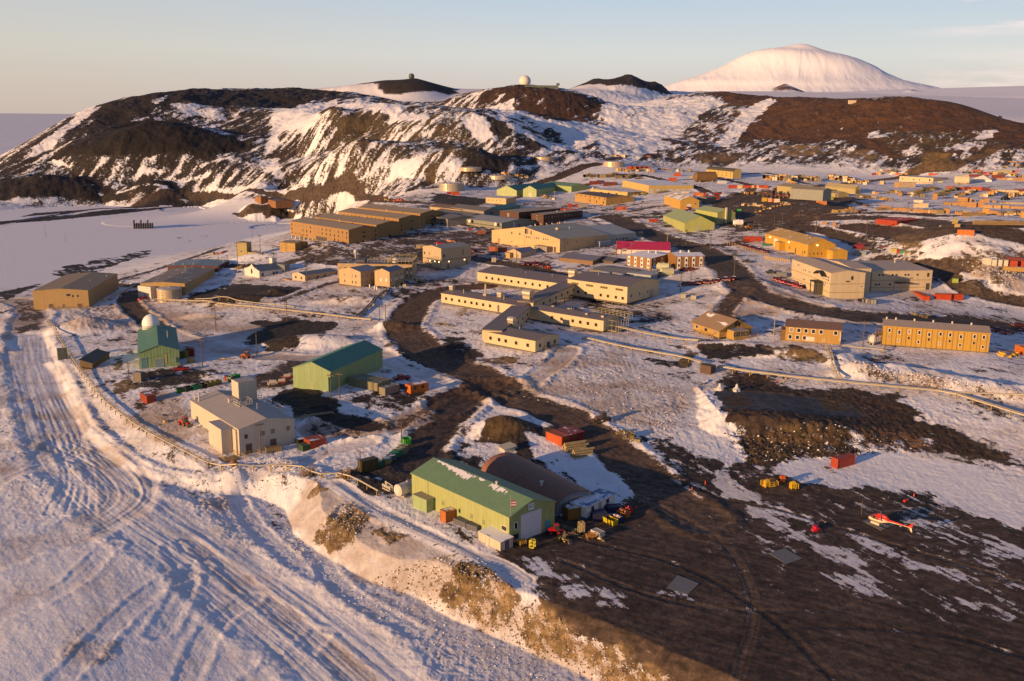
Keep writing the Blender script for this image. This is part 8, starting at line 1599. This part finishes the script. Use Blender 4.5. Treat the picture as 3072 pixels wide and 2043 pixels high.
pipeline([Z3(968,815),Z3(990,870),Z3(1015,960),Z3(1045,1045)], 'pipe trestle running down from the brown quarters', 2, .28, .8, .9)
pipeline([Z2(165,600),Z2(260,520),Z2(350,430),Z2(400,395)], 'covered conduit climbing to the cream laboratory block', 2, .45, 1.0, .5, (.25,.22,.19))
pipeline([Z1(2065,1330),Z1(2200,1305),Z1(2354,1275)], 'dark timber walkway right of the cream hall', 2, .3, .8, .6, (.30,.26,.14))
# stair and timber crossing on the pipeline
def frame_thing(P, label, L, D, h, an, name, cat, col=(.3,.2,.1)):
    X, Y, Z = G(*P); r = root(name, label, cat, T(X, Y, Z, math.radians(an))); q = MB()
    for i in range(6): q.box(i*L/6, (i+1)*L/6, 0, D, h*(i/6), h*(i/6)+.12)
    q.obj('treads', plain('plank', (.30,.20,.10)), r); q = MB()
    for v in (0, D): q.tube([(0,v,1.0),(L,v,h+1.0)], .06); q.tube([(0,v,.5),(L,v,h+.5)], .05)
    for i in range(5):
        for v in (0, D): q.box(i*L/4-.05,i*L/4+.05,v-.05,v+.05,0,h*i/4+1.0)
    q.obj('railing', plain('plank', col), r)
frame_thing(ZM(1905,285), 'timber stair crossing the thin pipeline by the snow road', 3.4, 2.0, 1.6, 25, 'stairway', 'stairs'); frame_thing(ZM(2150,290), 'second timber stair on the pipeline near the bin row', 2.4, 1.5, 1.2, 15, 'stairway', 'stairs'); frame_thing(Z1(1180,470+0), 'timber steps below the round cream tank', 2.4, 1.4, 1.0, 10, 'stairway', 'stairs')
frame_thing(Z0(1650,1440), 'pale timber platform beside the chapel path', 4, 2.4, 1.4, 10, 'timber_platform', 'platform', (.5,.35,.15)); frame_thing(Z2(880,590), 'wooden stair under the middle laboratory wing', 4.5, 1.6, 2.2, 40, 'stairway', 'stairs', (.3,.22,.12))
X, Y, Z = G(*ZM(1485,215)); q = MB(); q.cyl((0,-.9,.9), .9, 1.8, 'y', 16); q.cyl((0,-.92,.9), .3, 1.84, 'y', 8); tag(q.obj('cable_reel', plain('reel_wood', (.20,.09,.05)), None, T(X, Y, Z, .6)), 'dark round cable reel on the pipeline below the cream hall', 'reel')
# derelict frame on the frozen bay, timber on the hill foot
X, Y, Z = G(*Z0(1020,1140)); q = MB(); 
for i in range(9): q.box(i*1.8-8, i*1.8-7.7, -3, 3, 0, 4.5+2.5*(i % 3 == 0)); q.box(-8, 7, -3+i*.7, -2.7+i*.7, 1+(i % 3)*1.2, 1.3+(i % 3)*1.2)
tag(q.obj('wreck_frame', plain('dark_timber', (.07,.05,.04)), None, T(X, Y, Z-.3, .2)), 'dark broken timber frame standing on the frozen bay', 'wreck')
# ---- helicopter
def helicopter():
    nose = G(*ZL(1512,650)); tail = G(*ZL(2030,850)); dx, dy = tail[0]-nose[0], tail[1]-nose[1]; an = math.atan2(dy, dx); zt = 0.12+max(Hs(*nose[:2]), Hs((nose[0]*.8+tail[0]*.2), nose[1]*.8+tail[1]*.2))
    if VERB: print('HELI len', math.hypot(dx, dy), math.degrees(an))
    s = math.hypot(dx, dy)/10.9; r = root('helicopter', 'red and cream helicopter parked on its landing pad with still rotor', 'helicopter', T(nose[0], nose[1], zt, an) @ Matrix.Scale(s, 4))
    red = plain('heli_red', (.60,.03,.015), .3, 0, None, .05, .6); cream = plain('heli_cream', (.72,.60,.40), .3, 0, None, .05, .6); n = 20
    def hull(st, clip, mat, name, smooth=True):
        q = MB()
        for (x_, zc, w, hh) in st:
            for i in range(n): t = 2*math.pi*i/n; c, s_ = math.cos(t), math.sin(t); q.v.append((x_, w*abs(c)**.85*(1 if c > 0 else -1), zc+hh*abs(s_)**.85*(1 if s_ > 0 else -1)))
        for k in range(len(st)-1):
            for i in range(n):
                j = (i+1) % n; up = math.sin(2*math.pi*(i+.5)/n) > clip(st[k][0])
                q.f.append((k*n+i, k*n+j, (k+1)*n+j, (k+1)*n+i)); q.m.append(0 if up else 1)
        q.f.append(tuple(range(n))); q.f.append(tuple(range((len(st)-1)*n, len(st)*n))); q.m += [1, 0]; return q.obj(name, [red, cream], r, None, smooth)
    hull([(0,1.05,.05,.05),(.15,1.08,.35,.28),(.5,1.18,.62,.48),(1.0,1.35,.82,.68),(1.6,1.5,.92,.82),(2.4,1.6,.95,.88),(3.2,1.6,.92,.85),(3.9,1.65,.8,.7),(4.6,1.72,.55,.5),(5.2,1.76,.34,.36)], lambda x: .1 if x > 1.5 else .5, None, 'fuselage')
    hull([(5.0,1.78,.34,.33),(6.5,1.9,.26,.25),(8.2,2.0,.19,.18),(10.2,2.12,.13,.13),(10.4,2.12,.05,.05)], lambda x: -.1, None, 'tail_boom')
    hull([(2.1,2.4,.2,.1),(2.5,2.5,.45,.28),(3.4,2.52,.5,.34),(4.3,2.42,.42,.30),(5.0,2.1,.2,.15)], lambda x: -2, None, 'engine_cowling')
    for sy in (-1, 1):
        q = MB(); q.v = [(.55,sy*.60,1.35),(1.35,sy*.90,1.55),(1.35,sy*.72,2.12),(.85,sy*.50,1.75)]; q.f = [(0,1,2,3)]; q.m = [0]; q.obj('cockpit_window', glass(), r, T(0, sy*.03, .03))
        q = MB(); q.v = [(1.45,sy*.935,1.5),(2.2,sy*.965,1.5),(2.2,sy*.80,2.15),(1.45,sy*.76,2.12)]; q.f = [(0,1,2,3)]; q.m = [0]; q.obj('door_window', glass(), r, T(0, sy*.03, .02))
        q = MB(); q.v = [(2.3,sy*.965,1.5),(3.0,sy*.945,1.5),(3.0,sy*.80,2.1),(2.3,sy*.80,2.15)]; q.f = [(0,1,2,3)]; q.m = [0]; q.obj('door_window', glass(), r, T(0, sy*.03, .02))
        q = MB(); q.tube([(.3,sy*1.05,.25),(.6,sy*1.05,.08),(4.2,sy*1.05,.06),(4.5,sy*1.05,.1)], .05); q.tube([(1.2,sy*1.05,.08),(1.3,sy*.6,.8)], .04); q.tube([(3.2,sy*1.05,.08),(3.1,sy*.6,.85)], .04); q.obj('landing_skid', plain('skid', (.15,.14,.13)), r)
    q = MB(); q.box(1.5,3.6,-1.45,-1.0,.5,.95); q.obj('cargo_pod', plain('pod_cream', (.66,.52,.38), .4), r)
    q = MB(); q.cyl((2.9,0,2.6), .1, .75, n=10); q.cyl((2.9,0,3.25), .3, .16, n=12); q.obj('rotor_mast', plain('rotor_hub', (.1,.1,.1)), r)
    for k in range(3):
        q = MB(); q.v = [(.3,-.1,0),(5.3,-.16,-.18),(5.3,.16,-.18),(.3,.1,0),(.3,-.1,.03),(5.3,-.16,-.15),(5.3,.16,-.15),(.3,.1,.03)]; q.f = [(0,3,2,1),(4,5,6,7),(0,1,5,4),(1,2,6,5),(2,3,7,6),(3,0,4,7)]; q.m = [0]*6; q.obj('rotor_blade', plain('blade_grey', (.16,.16,.17)), r, T(2.9,0,3.34, math.radians(185+120*k)))
    q = MB(); q.prism([(9.6,2.1),(10.5,3.15),(10.9,3.15),(10.6,2.1)], -.05, .05, 0, 'y'); q.obj('tail_fin', red, r); q = MB(); q.prism([(9.9,2.05),(10.5,2.05),(10.75,1.15),(10.45,1.15)], -.04, .04, 0, 'y'); q.obj('lower_fin', cream, r); q = MB(); q.box(8.3,8.7,-1.2,1.2,1.98,2.03); q.obj('stabiliser', cream, r)
    for k in range(2): q = MB(); q.box(-.05,.05,-.02,.02,.05,.92); q.obj('tail_rotor_blade', plain('blade_grey', (.16,.16,.17)), r, T(10.3,-.2,2.2) @ Matrix.Rotation(math.radians(40+180*k), 4, 'Y'))
helicopter()
# red fuel gear with hose
X, Y, Z = G(*ZL(900,755)); r = root('hose_reel', 'red fuel hose reel and pump on the pad with a looped black hose', 'hose reel', T(X, Y, Z, .35) @ Matrix.Scale(.8, 4)); q = MB(); q.cyl((-.2,-.5,.6), .55, .9, 'y', 16); q.box(-1.1,-.4,-.4,.5,0,.7); q.obj('reel', plain('gear_red', (.55,.02,.04), .4), r)
q = MB(); q.box(.3,1.1,-.3,.6,0,.6); q.obj('pump_box', plain('gear_red', (.55,.02,.04), .4), r); q = MB(); q.box(.1,1.3,.9,1.9,.1,.9); q.obj('tank_frame', plain('gear_maroon', (.3,.02,.05), .4), r); q = MB(); pts = []
for i in range(30): t = i/29*2*math.pi; pts.append((1.2+1.0*math.sin(t)+.0*i, -4.2+3.2*math.cos(t)*(.8), .06))
q.tube(pts, .05, 5); q.tube([(.9,0,.3),(1.2,-.8,.08),(1.2,-1.65,.06)], .05, 5); q.obj('hose', plain('hose_black', (.02,.02,.02)), r)
q = MB(); X, Y, Z = G(*ZL(1935,420)); q.cyl((0,0,.32), .32, .95, 'x', 14); tag(q.obj('barrel', plain('barrel_red', (.5,.03,.03), .4), None, T(X, Y, Z, .5)), 'red barrel lying in the snow behind the helicopter', 'barrel')
# log and pipe stacks
random.seed(9)
def logs(P, label, n, L, an, col, r_=.22, name='log_stack'):
    X, Y, Z = G(*P); q = MB(); k = 0; w = max(2, int(math.sqrt(n*2)))
    for row_ in range(6):
        for i in range(w-row_):
            if k >= n: break
            q.cyl((random.uniform(-.3,.3), (i+row_*.5)*2.1*r_, r_+row_*1.75*r_), r_, L+random.uniform(-.6,.4), 'x', 7); k += 1
    tag(q.obj(name, panel('log_wood', col, 1, .05, stain=.5), None, T(X, Y, Z, math.radians(an))), label, 'stack')
logs(Z4(1650,375), 'upper stack of pale logs beside the three red containers', 14, 6, 25, (.42,.33,.17), .3); logs(Z4(1705,420), 'lower stack of pale logs beside the three red containers', 12, 5.5, 25, (.42,.33,.17), .3)
logs(Z7(2180,690), 'long stack of timber in the upper right yard', 10, 16, 0, (.4,.26,.1), .4)
for i, (x_, y_, L_, a_) in enumerate([(1350,940,26,0),(1090,1270,18,-2),(1300,1450,60,-3),(1740,180,28,0),(1560,120,30,2)]): logs((ZF if i == 0 else ZE)(x_, y_), 'low stack of long beams in the cargo yard, %s nearest the camera side' % ORD[i], 6, L_*.6, a_, (.34,.24,.12), .35, 'beam_stack')
# ---- cargo clutter: separate crates and pallets by rows
PAL = [(.55,.33,.12),(.45,.24,.08),(.62,.48,.28),(.35,.30,.10),(.50,.12,.05),(.22,.18,.10),(.66,.58,.48),(.12,.10,.08)]
SM = {}
def small(X, Y, Z, w, d, h, col, label, group, an=0, kind=0):
    k = (kind, col)
    if k not in SM:
        q = MB()
        if kind == 0: q.box(0,1,0,1,.08,1,0); [q.box(a,a+.06,-.02,1.02,.0,1.02,1) for a in (0,.47,.94)]
        elif kind == 1: q.prism([(0,0),(0,.5),(.3,.6),(.35,1),(.7,1),(.75,.5),(1,.4),(1,0)], 0, 1, 0, 'y'); q.cyl((.2,-.03,.15), .15, 1.06, 'y', 8, 1); q.cyl((.8,-.03,.15), .15, 1.06, 'y', 8, 1)
        elif kind == 2: [q.cyl((0,.12+.25*i,.12+.2*j), .11, 1, 'x', 6) for i in range(4) for j in range(3)]
        else: [q.cyl((.16+.33*i,.16+.33*j,0), .15, .95, 'z', 8) for i in range(3) for j in range(3)]
        SM[k] = q.mesh({0:'cargo_crate',1:'machine_part',2:'pipe_bundle',3:'drum_group'}[kind], [plain('clutter', col, .7, 0, None, .3), plain('clutter_trim', (.08,.07,.06))])
    o = bpy.data.objects.new(SM[k].name.split('.')[0], SM[k]); COL.objects.link(o); o.matrix_basis = T(X, Y, Z-.05, an) @ Matrix.Diagonal((w, d, h, 1)); tag(o, label, {0:'crate',1:'machine part',2:'pipe bundle',3:'drums'}[kind], group)
def clutter(Zf, x0, y0, x1, y1, n, where, jit=12, size=(1.6,3.6), kinds=(0,0,1,2,3), cols=PAL, seed=1):
    rnd = random.Random(seed)
    for i in range(n):
        t = (i+rnd.random()*.8)/n; X, Y, Z = G(*Zf(x0+(x1-x0)*t, y0+(y1-y0)*t+rnd.uniform(-jit, jit))); k = rnd.choice(kinds); w = rnd.uniform(*size); h = w*rnd.uniform(.45,.8)
        nm = {0:'small wooden crate',1:'old machine part',2:'short bundle of pipes',3:'cluster of fuel drums'}[k]
        small(X, Y, Z, w, w*rnd.uniform(.6,1.3), h, rnd.choice(cols), nm+' '+where, nm+' '+where, rnd.uniform(-.5,.5), k)
WARM = [(.58,.36,.13),(.5,.27,.08),(.66,.5,.28),(.68,.58,.42)]; DK = [(.10,.08,.06),(.16,.13,.07),(.2,.15,.06),(.26,.2,.1)]
clutter(ZG, 230, 145, 640, 175, 22, 'in the bright cargo line under the snow slope', 8, (3,5.5), (0,0,3), WARM, 2); clutter(ZG, 690, 175, 1190, 220, 24, 'at the right of the bright cargo line', 14, (2.5,5), (0,1,2,3), PAL, 3); clutter(ZG, 60, 210, 290, 225, 8, 'left of the highest cream tank', 6, (2,3), (0,1), PAL, 4)
clutter(ZG, 520, 345, 960, 350, 16, 'below the orange red container line', 10, (2,4), (0,0,3), WARM, 5); clutter(ZG, 60, 425, 830, 450, 34, 'in the dark equipment row behind the garage', 16, (3,6), (1,1,2,0), DK, 6); clutter(ZG, 1000, 300, 1600, 370, 16, 'scattered along the upper road', 20, (1.5,3.5), (1,0,2), DK+PAL, 7); clutter(ZG, 60, 600, 280, 615, 6, 'behind the cream garage wing', 10, (2,3.5), (0,1), WARM, 8); clutter(ZG, 750, 700, 1230, 640, 16, 'under the shaded garage wall', 10, (1.8,3.2), (1,), DK, 9)
clutter(ZH, 640, 260, 790, 300, 9, 'in the yard above the khaki sheds', 18, (2.5,5), (0,1), WARM, 10); clutter(ZH, 800, 285, 1040, 300, 8, 'beside the long crates above the khaki sheds', 8, (4,8), (0,), WARM, 11); clutter(ZH, 1080, 285, 1440, 300, 22, 'in the pale cargo rows above the khaki sheds', 22, (2.5,5), (0,0,3), WARM, 12); clutter(ZH, 1570, 255, 1900, 300, 22, 'in the coloured cargo patch behind the shaded khaki shed', 26, (2.5,5), (0,1,0), PAL+WARM, 13); clutter(ZH, 1880, 320, 2110, 340, 12, 'behind the shaded khaki shed roof', 14, (2,4), (0,2,3), WARM, 14)
clutter(ZH, 330, 480, 600, 490, 9, 'along the lower edge of the snow bank', 8, (1.5,2.8), (0,), WARM, 15); clutter(ZH, 890, 625, 1030, 640, 6, 'below the white box on the dark yard', 5, (1.5,2.5), (0,), WARM, 16); clutter(ZH, 330, 640, 680, 660, 9, 'on the snow behind the farther yellow green shed', 14, (1.5,3), (2,0), WARM, 17); clutter(ZH, 1640, 750, 1920, 745, 7, 'beside the brown road in the middle of the yard', 14, (2.5,4.5), (1,2), [(.5,.33,.1),(.3,.2,.08)], 18)
clutter(ZF, 900, 630, 1140, 700, 9, 'on the slope below the shaded khaki shed', 18, (1.8,3.5), (1,0,2), DK+WARM, 19); clutter(ZF, 1200, 650, 1660, 740, 14, 'scattered across the snow in the yard', 22, (1.8,3.5), (1,0,2), DK+WARM, 20); clutter(ZF, 1560, 560, 2300, 640, 16, 'before the dark pipe stacks', 22, (1.8,3.5), (0,1,2), WARM+DK, 21); clutter(ZF, 1250, 130, 1950, 200, 20, 'in the junk heap under the grey bank', 50, (2.5,5), (1,2,1), DK+PAL, 22)
clutter(ZE, 0, 780, 480, 700, 18, 'in the left dark pipe stack', 25, (2.5,4.5), (2,2,1), DK, 23); clutter(ZE, 500, 830, 900, 730, 16, 'in the right dark pipe stack', 25, (2.5,4.5), (2,2,1), DK, 24); clutter(ZE, 940, 850, 1320, 740, 14, 'in the slanting lane below the red row', 12, (2,4), (0,1,2), WARM+DK, 25); clutter(ZE, 1460, 870, 1720, 790, 11, 'in the second slanting lane below the red row', 14, (2,4.5), (0,0,1), WARM, 26); clutter(ZE, 1960, 880, 2280, 790, 14, 'in the rightmost slanting lane below the red row', 14, (2,4.5), (0,0,1), WARM, 27)
clutter(ZE, 870, 1230, 1320, 1250, 12, 'between the crates beside the yard road', 12, (1.8,3), (0,2), WARM, 28); clutter(ZE, 1880, 1230, 2290, 1235, 10, 'at the right end beside the yard road', 12, (1.8,3), (0,1), WARM+PAL, 29); clutter(ZE, 1420, 250, 2300, 250, 18, 'on the upper right terrace', 30, (2,4), (1,0,2), DK+WARM, 30); clutter(ZE, 1000, 340, 2350, 440, 20, 'behind the white tent', 20, (2,4), (0,1), PAL, 31)
clutter(ZB, 1030, 100, 1400, 150, 20, 'on the slope behind the low shadowed tank', 22, (2,4), (0,0,1), WARM, 32); clutter(ZB, 1500, 350, 1640, 390, 8, 'in front of the right twin green shed', 14, (1.5,3), (1,0), DK+WARM, 33); clutter(ZC, 1860, 140, 2100, 190, 12, 'under the dark pipe behind the yard road', 16, (2,4), (0,1), WARM, 34); clutter(ZC, 1640, 545, 2060, 440, 10, 'along the dark yard edge', 10, (1,2), (0,), WARM, 35)
clutter(ZK, 1360, 190, 1560, 180, 5, 'on the snow before the pole', 12, (.8,1.5), (1,2), DK+PAL, 36); clutter(ZK, 560, 1030, 700, 1150, 4, 'on the snow left of the red loader', 10, (.6,1.2), (2,0), PAL, 37); clutter(ZI, 700, 880, 1450, 1060, 16, 'among the equipment before the hangar', 40, (.5,1.2), (1,0,2), PAL+DK, 38); clutter(Z4, 2000, 250, 2130, 300, 5, 'on the ploughed field beyond the log pile', 12, (1.4,2.6), (1,0), DK, 39); clutter(Z5, 930, 470, 1010, 520, 4, 'around the lone rust red container', 6, (.5,1.), (2,), DK, 40); clutter(Z3, 2180, 870, 2290, 870, 5, 'before the orange container at the right edge', 8, (1,2), (1,), [(.55,.33,.05)], 41)
clutter(Z0, 1600, 1310, 1480, 1340, 6, 'on the bay shore left of the olive box', 6, (1.2,2.4), (1,0), PAL, 42); clutter(ZA, 1930, 165, 2200, 175, 5, 'on the road behind the barracks', 5, (1.5,3), (1,0), [(.4,.05,.03),(.5,.35,.1)], 43); clutter(Z6, 30, 920, 500, 945, 6, 'at the foot of the dark hill', 8, (2,4), (0,1), [(.45,.06,.03),(.5,.25,.1)], 44); clutter(Z0, 2030, 930, 2140, 965, 5, 'on the shore road right of the brown huts', 5, (2,5), (0,1), [(.3,.05,.04),(.1,.08,.08)], 45)
clutter(Z2, 700, 640, 860, 670, 5, 'in the snow below the middle laboratory wing', 6, (.8,2), (2,1), DK, 46); clutter(Z2, 540, 330, 620, 340, 3, 'right of the cream laboratory block', 5, (1.6,2.2), (0,), [(.5,.42,.26)], 47); clutter(Z2, 430, 375, 520, 372, 3, 'at the front of the cream laboratory block', 3, (1.6,2.4), (0,), [(.5,.38,.18)], 48); clutter(Z3, 1205, 490, 1300, 500, 5, 'below the canopied warehouse, stacked pale', 5, (1.6,3), (0,), [(.4,.38,.34)], 49); clutter(ZB, 380, 880, 490, 890, 5, 'before the three storey block, orange', 5, (1.2,2), (1,2), [(.5,.25,.1)], 50)
clutter(Z3, 1560, 570, 1680, 600, 7, 'dark on the snow below the red containers', 6, (1,1.8), (1,), DK, 51); clutter(Z2, 2000, 1420, 2160, 1500, 6, 'dark on the shaded snow right of the junction', 14, (1,2.2), (1,), DK, 52)
# ---- people
def person(P, label, jacket, trousers, an, step=.12):
    X, Y, Z = G(*P); me = bpy.data.meshes.new('person'); V = [(0,0,.95),(0,0,1.2),(0,0,1.45),(0,0,1.56),(0,.02,1.72),(-.10,0,.90),(-.12,step,.50),(-.12,step*.8,.08),(-.12,step+.14,.04),(.10,0,.90),(.12,-step,.50),(.12,-step*1.4,.08),(.12,-step*1.4+.16,.04),(-.22,0,1.42),(-.28,-.05,1.15),(-.27,.10,.92),(.22,0,1.42),(.28,.05,1.15),(.27,.18,.92),(-.27,.16,.86),(.27,.24,.87)]
    Ed = [(0,1),(1,2),(2,3),(3,4),(0,5),(5,6),(6,7),(7,8),(0,9),(9,10),(10,11),(11,12),(2,13),(13,14),(14,15),(15,19),(2,16),(16,17),(17,18),(18,20)]
    R = [.17,.18,.17,.07,.115,.12,.085,.065,.06,.12,.085,.065,.06,.09,.07,.05,.09,.07,.05,.04,.04]
    me.from_pydata(V, Ed, []); o = bpy.data.objects.new('person', me); COL.objects.link(o); m = o.modifiers.new('s', 'SKIN'); 
    for v, r_ in zip(me.skin_vertices[0].data, R): v.radius = (r_, r_*.85)
    me.skin_vertices[0].data[0].use_root = True; o.modifiers.new('u', 'SUBSURF').levels = 1
    dg = bpy.context.evaluated_depsgraph_get(); bm = bmesh.new(); bm.from_object(o, dg); o.modifiers.clear(); nm = bpy.data.meshes.new('person'); 
    for f in bm.faces: c = f.calc_center_median().z; f.material_index = 0 if c > .92 and c < 1.52 else (2 if c >= 1.52 else 1); f.smooth = True
    bm.to_mesh(nm); bm.free(); o.data = nm
    for mt in (plain('jacket', jacket), plain('trousers', trousers), plain('skin', (.45,.27,.18))): nm.materials.append(mt)
    o.matrix_basis = T(X, Y, Z, math.radians(an)); tag(o, label, 'person'); q = MB(); q.lathe((0,.01,1.72), [(.125,-.04),(.14,.04),(.10,.13),(.02,.16)], 10); q.obj('hood', plain('jacket', jacket), o)
person(Z2(745,405), 'person in a bright red parka walking left on the bending road', (.6,.02,.04), (.03,.03,.03), 40); person(Z2(757,402), 'person in a red parka walking right behind the other', (.45,.02,.03), (.03,.03,.03), 60)
person(Z3(612,1073), 'person in a red jacket standing below the pipeline', (.5,.02,.02), (.05,.03,.03), 10); person(Z3(655,1076), 'person in an ochre jacket standing below the pipeline', (.35,.22,.05), (.08,.06,.04), -20); person(Z4(1274,1032), 'person in a pink red jacket at the hangar corner', (.6,.05,.15), (.03,.03,.04), 120)
# pale wrapped bundles on the terrace rim
for i, (x_, y_) in enumerate(((205,1108),(325,1112))):
    X, Y, Z = G(*Z3(x_, y_)); q = MB(); q.lathe((0,0,0), [(1.3,0),(1.1,.6),(.5,1.1),(.3,1.9),(.05,2.1)], 9); q.box(-1.6,.4,-.5,.5,0,.7); tag(q.obj('wrapped_bundle', plain('pale_canvas', (.55,.52,.5)), None, T(X, Y, Z, i)), 'pale wrapped bundle on the rim of the dark terrace, %s one' % ('left','right')[i], 'bundle')
# grey tarpaulin-like sheet of crushed rock on the terrace top, small hut on ridge
q = MB(); X, Y, Z = G(*Z7(1140,258)); q.box(-4,4,-2.5,2.5,-1,3.2); q.box(-4.3,4.3,-2.8,2.8,3.2,3.5); tag(q.obj('hut', plain('cream_hut_wall', (.6,.5,.35)), None, T(X, Y, Z)), 'tiny cream hut on the crest of the brown hill', 'hut')
q = MB(); X, Y, Z = G(*Z6(1490,160)); q.box(-26,18,-5,5,-2,5); q.box(16,20,-5,5,5,8); tag(q.obj('building', plain('green_hut_wall', (.10,.13,.11)), None, T(X, Y, Z)), 'low dark building beside the huge white radome', 'building')
# thick pipe or beam frames in the yard
for i, (a, b, c) in enumerate((((790,745),(1160,855),'long dark beam slanting on the snow in the yard'),((940,985),(1125,950),'short dark beam lying by the upper road'))):
    p1 = Vector(G(*ZF(*a))); p2 = Vector(G(*ZF(*b))); q = MB(); q.tube([Vector((0,0,.6)), p2-p1+Vector((0,0,.6))], .7, 6); tag(q.obj('beam', plain('rust_beam', (.12,.06,.05)), None, Matrix.Translation(p1)), c, 'beam')
# ---- loose rocks and broken snow lumps on banks and berms
def rubble(name, label, areas, mats_, seed):
    rnd = np.random.RandomState(seed); V = []; Fs = []; base = np.array([(1,0,0),(-1,0,0),(0,1,0),(0,-1,0),(0,0,1),(0,0,-1)], float); tri = [(0,2,4),(2,1,4),(1,3,4),(3,0,4),(2,0,5),(1,2,5),(3,1,5),(0,3,5)]; mi = []
    for pts, n, s0, s1, rk in areas:
        P = np.array([G(*p)[:2] for p in pts]); lo, hi = P.min(0), P.max(0); c = lo+(hi-lo)*rnd.rand(n*4, 2); c = c[sdf_poly(c[:, 0], c[:, 1], P) > 0][:n]
        for (X, Y) in c:
            s = s0+(s1-s0)*rnd.rand()**3; v = base*(s*(.55+.7*rnd.rand(6, 1)))*np.array([1, 1, .65]); t = rnd.rand()*6.3; ca, sb = math.cos(t), math.sin(t); k = len(V)
            for q in v: V.append((X+q[0]*ca-q[1]*sb, Y+q[0]*sb+q[1]*ca, Hs(X, Y)+q[2]+s*.15))
            Fs += [tuple(k+i for i in f) for f in tri]; mi += [1 if rnd.rand() < rk else 0]*8
    me = bpy.data.meshes.new(name); me.from_pydata(V, [], Fs); me.polygons.foreach_set('material_index', mi)
    for m in mats_: me.materials.append(m)
    o = bpy.data.objects.new(name, me); COL.objects.link(o); tag(o, label, 'rubble', None, 'stuff')
SNC, RKC, TNC = plain('snow_chunk', (.74,.71,.70), .9), plain('dark_rock', (.07,.05,.04), .9), plain('tan_rock', (.30,.21,.11), .9)
rubble('rubble', 'tan stones and snow lumps scattered over the sunlit embankment', [(EMB[3:17], 4200, .05, .34, .75), ([(940,1600),(1050,1500),(1110,1560),(1060,1620),(950,1640)], 700, .06, .35, .8), ([(860,1560),(1000,1720),(1400,1900),(1700,2043),(1500,2043),(1100,1850),(840,1640)], 1500, .05, .28, .35)], [SNC, TNC], 5)
rubble('snow_rubble', 'broken snow lumps and dark stones left by the ploughs', [([(1560,1190),(1900,1080),(2050,1150),(2060,1300),(1900,1330),(1700,1230)], 1500, .05, .34, .4), ([(2530,1085),(2700,1115),(3072,1180),(3072,1210),(2700,1150),(2560,1130)], 1200, .08, .42, .25), ([(2170,1300),(2600,1290),(2760,1350),(2540,1375),(2260,1395)], 1500, .08, .45, .85), ([(2880,790),(3060,800),(3060,870),(2950,850)], 450, .1, .5, .3), ([(640,1400),(900,1380),(900,1440),(700,1450)], 500, .08, .4, .1), ([(1560,1600),(1960,1500),(2500,1560),(3050,1800),(2700,2030),(2000,2020)], 2200, .03, .16, 1.01), ([(1020,1440),(1130,1510),(1500,1690),(1560,1760),(1400,1680),(1100,1550)], 500, .05, .3, .3)], [SNC, RKC], 6)
for o in list(COL.objects):                       # seat the hilltop domes on their summits
    if o.name.startswith('radome') and math.hypot(o.location.x, o.location.y) > 1200:
        g = Hs(o.location.x, o.location.y)
        if o.location.z-g > .3:
            q = MB(); q.cyl((0,0,g-o.location.z-1), 3.2, o.location.z-g+1.4, n=14); q.obj('footing', plain('pedestal', (.5,.47,.42)), o)
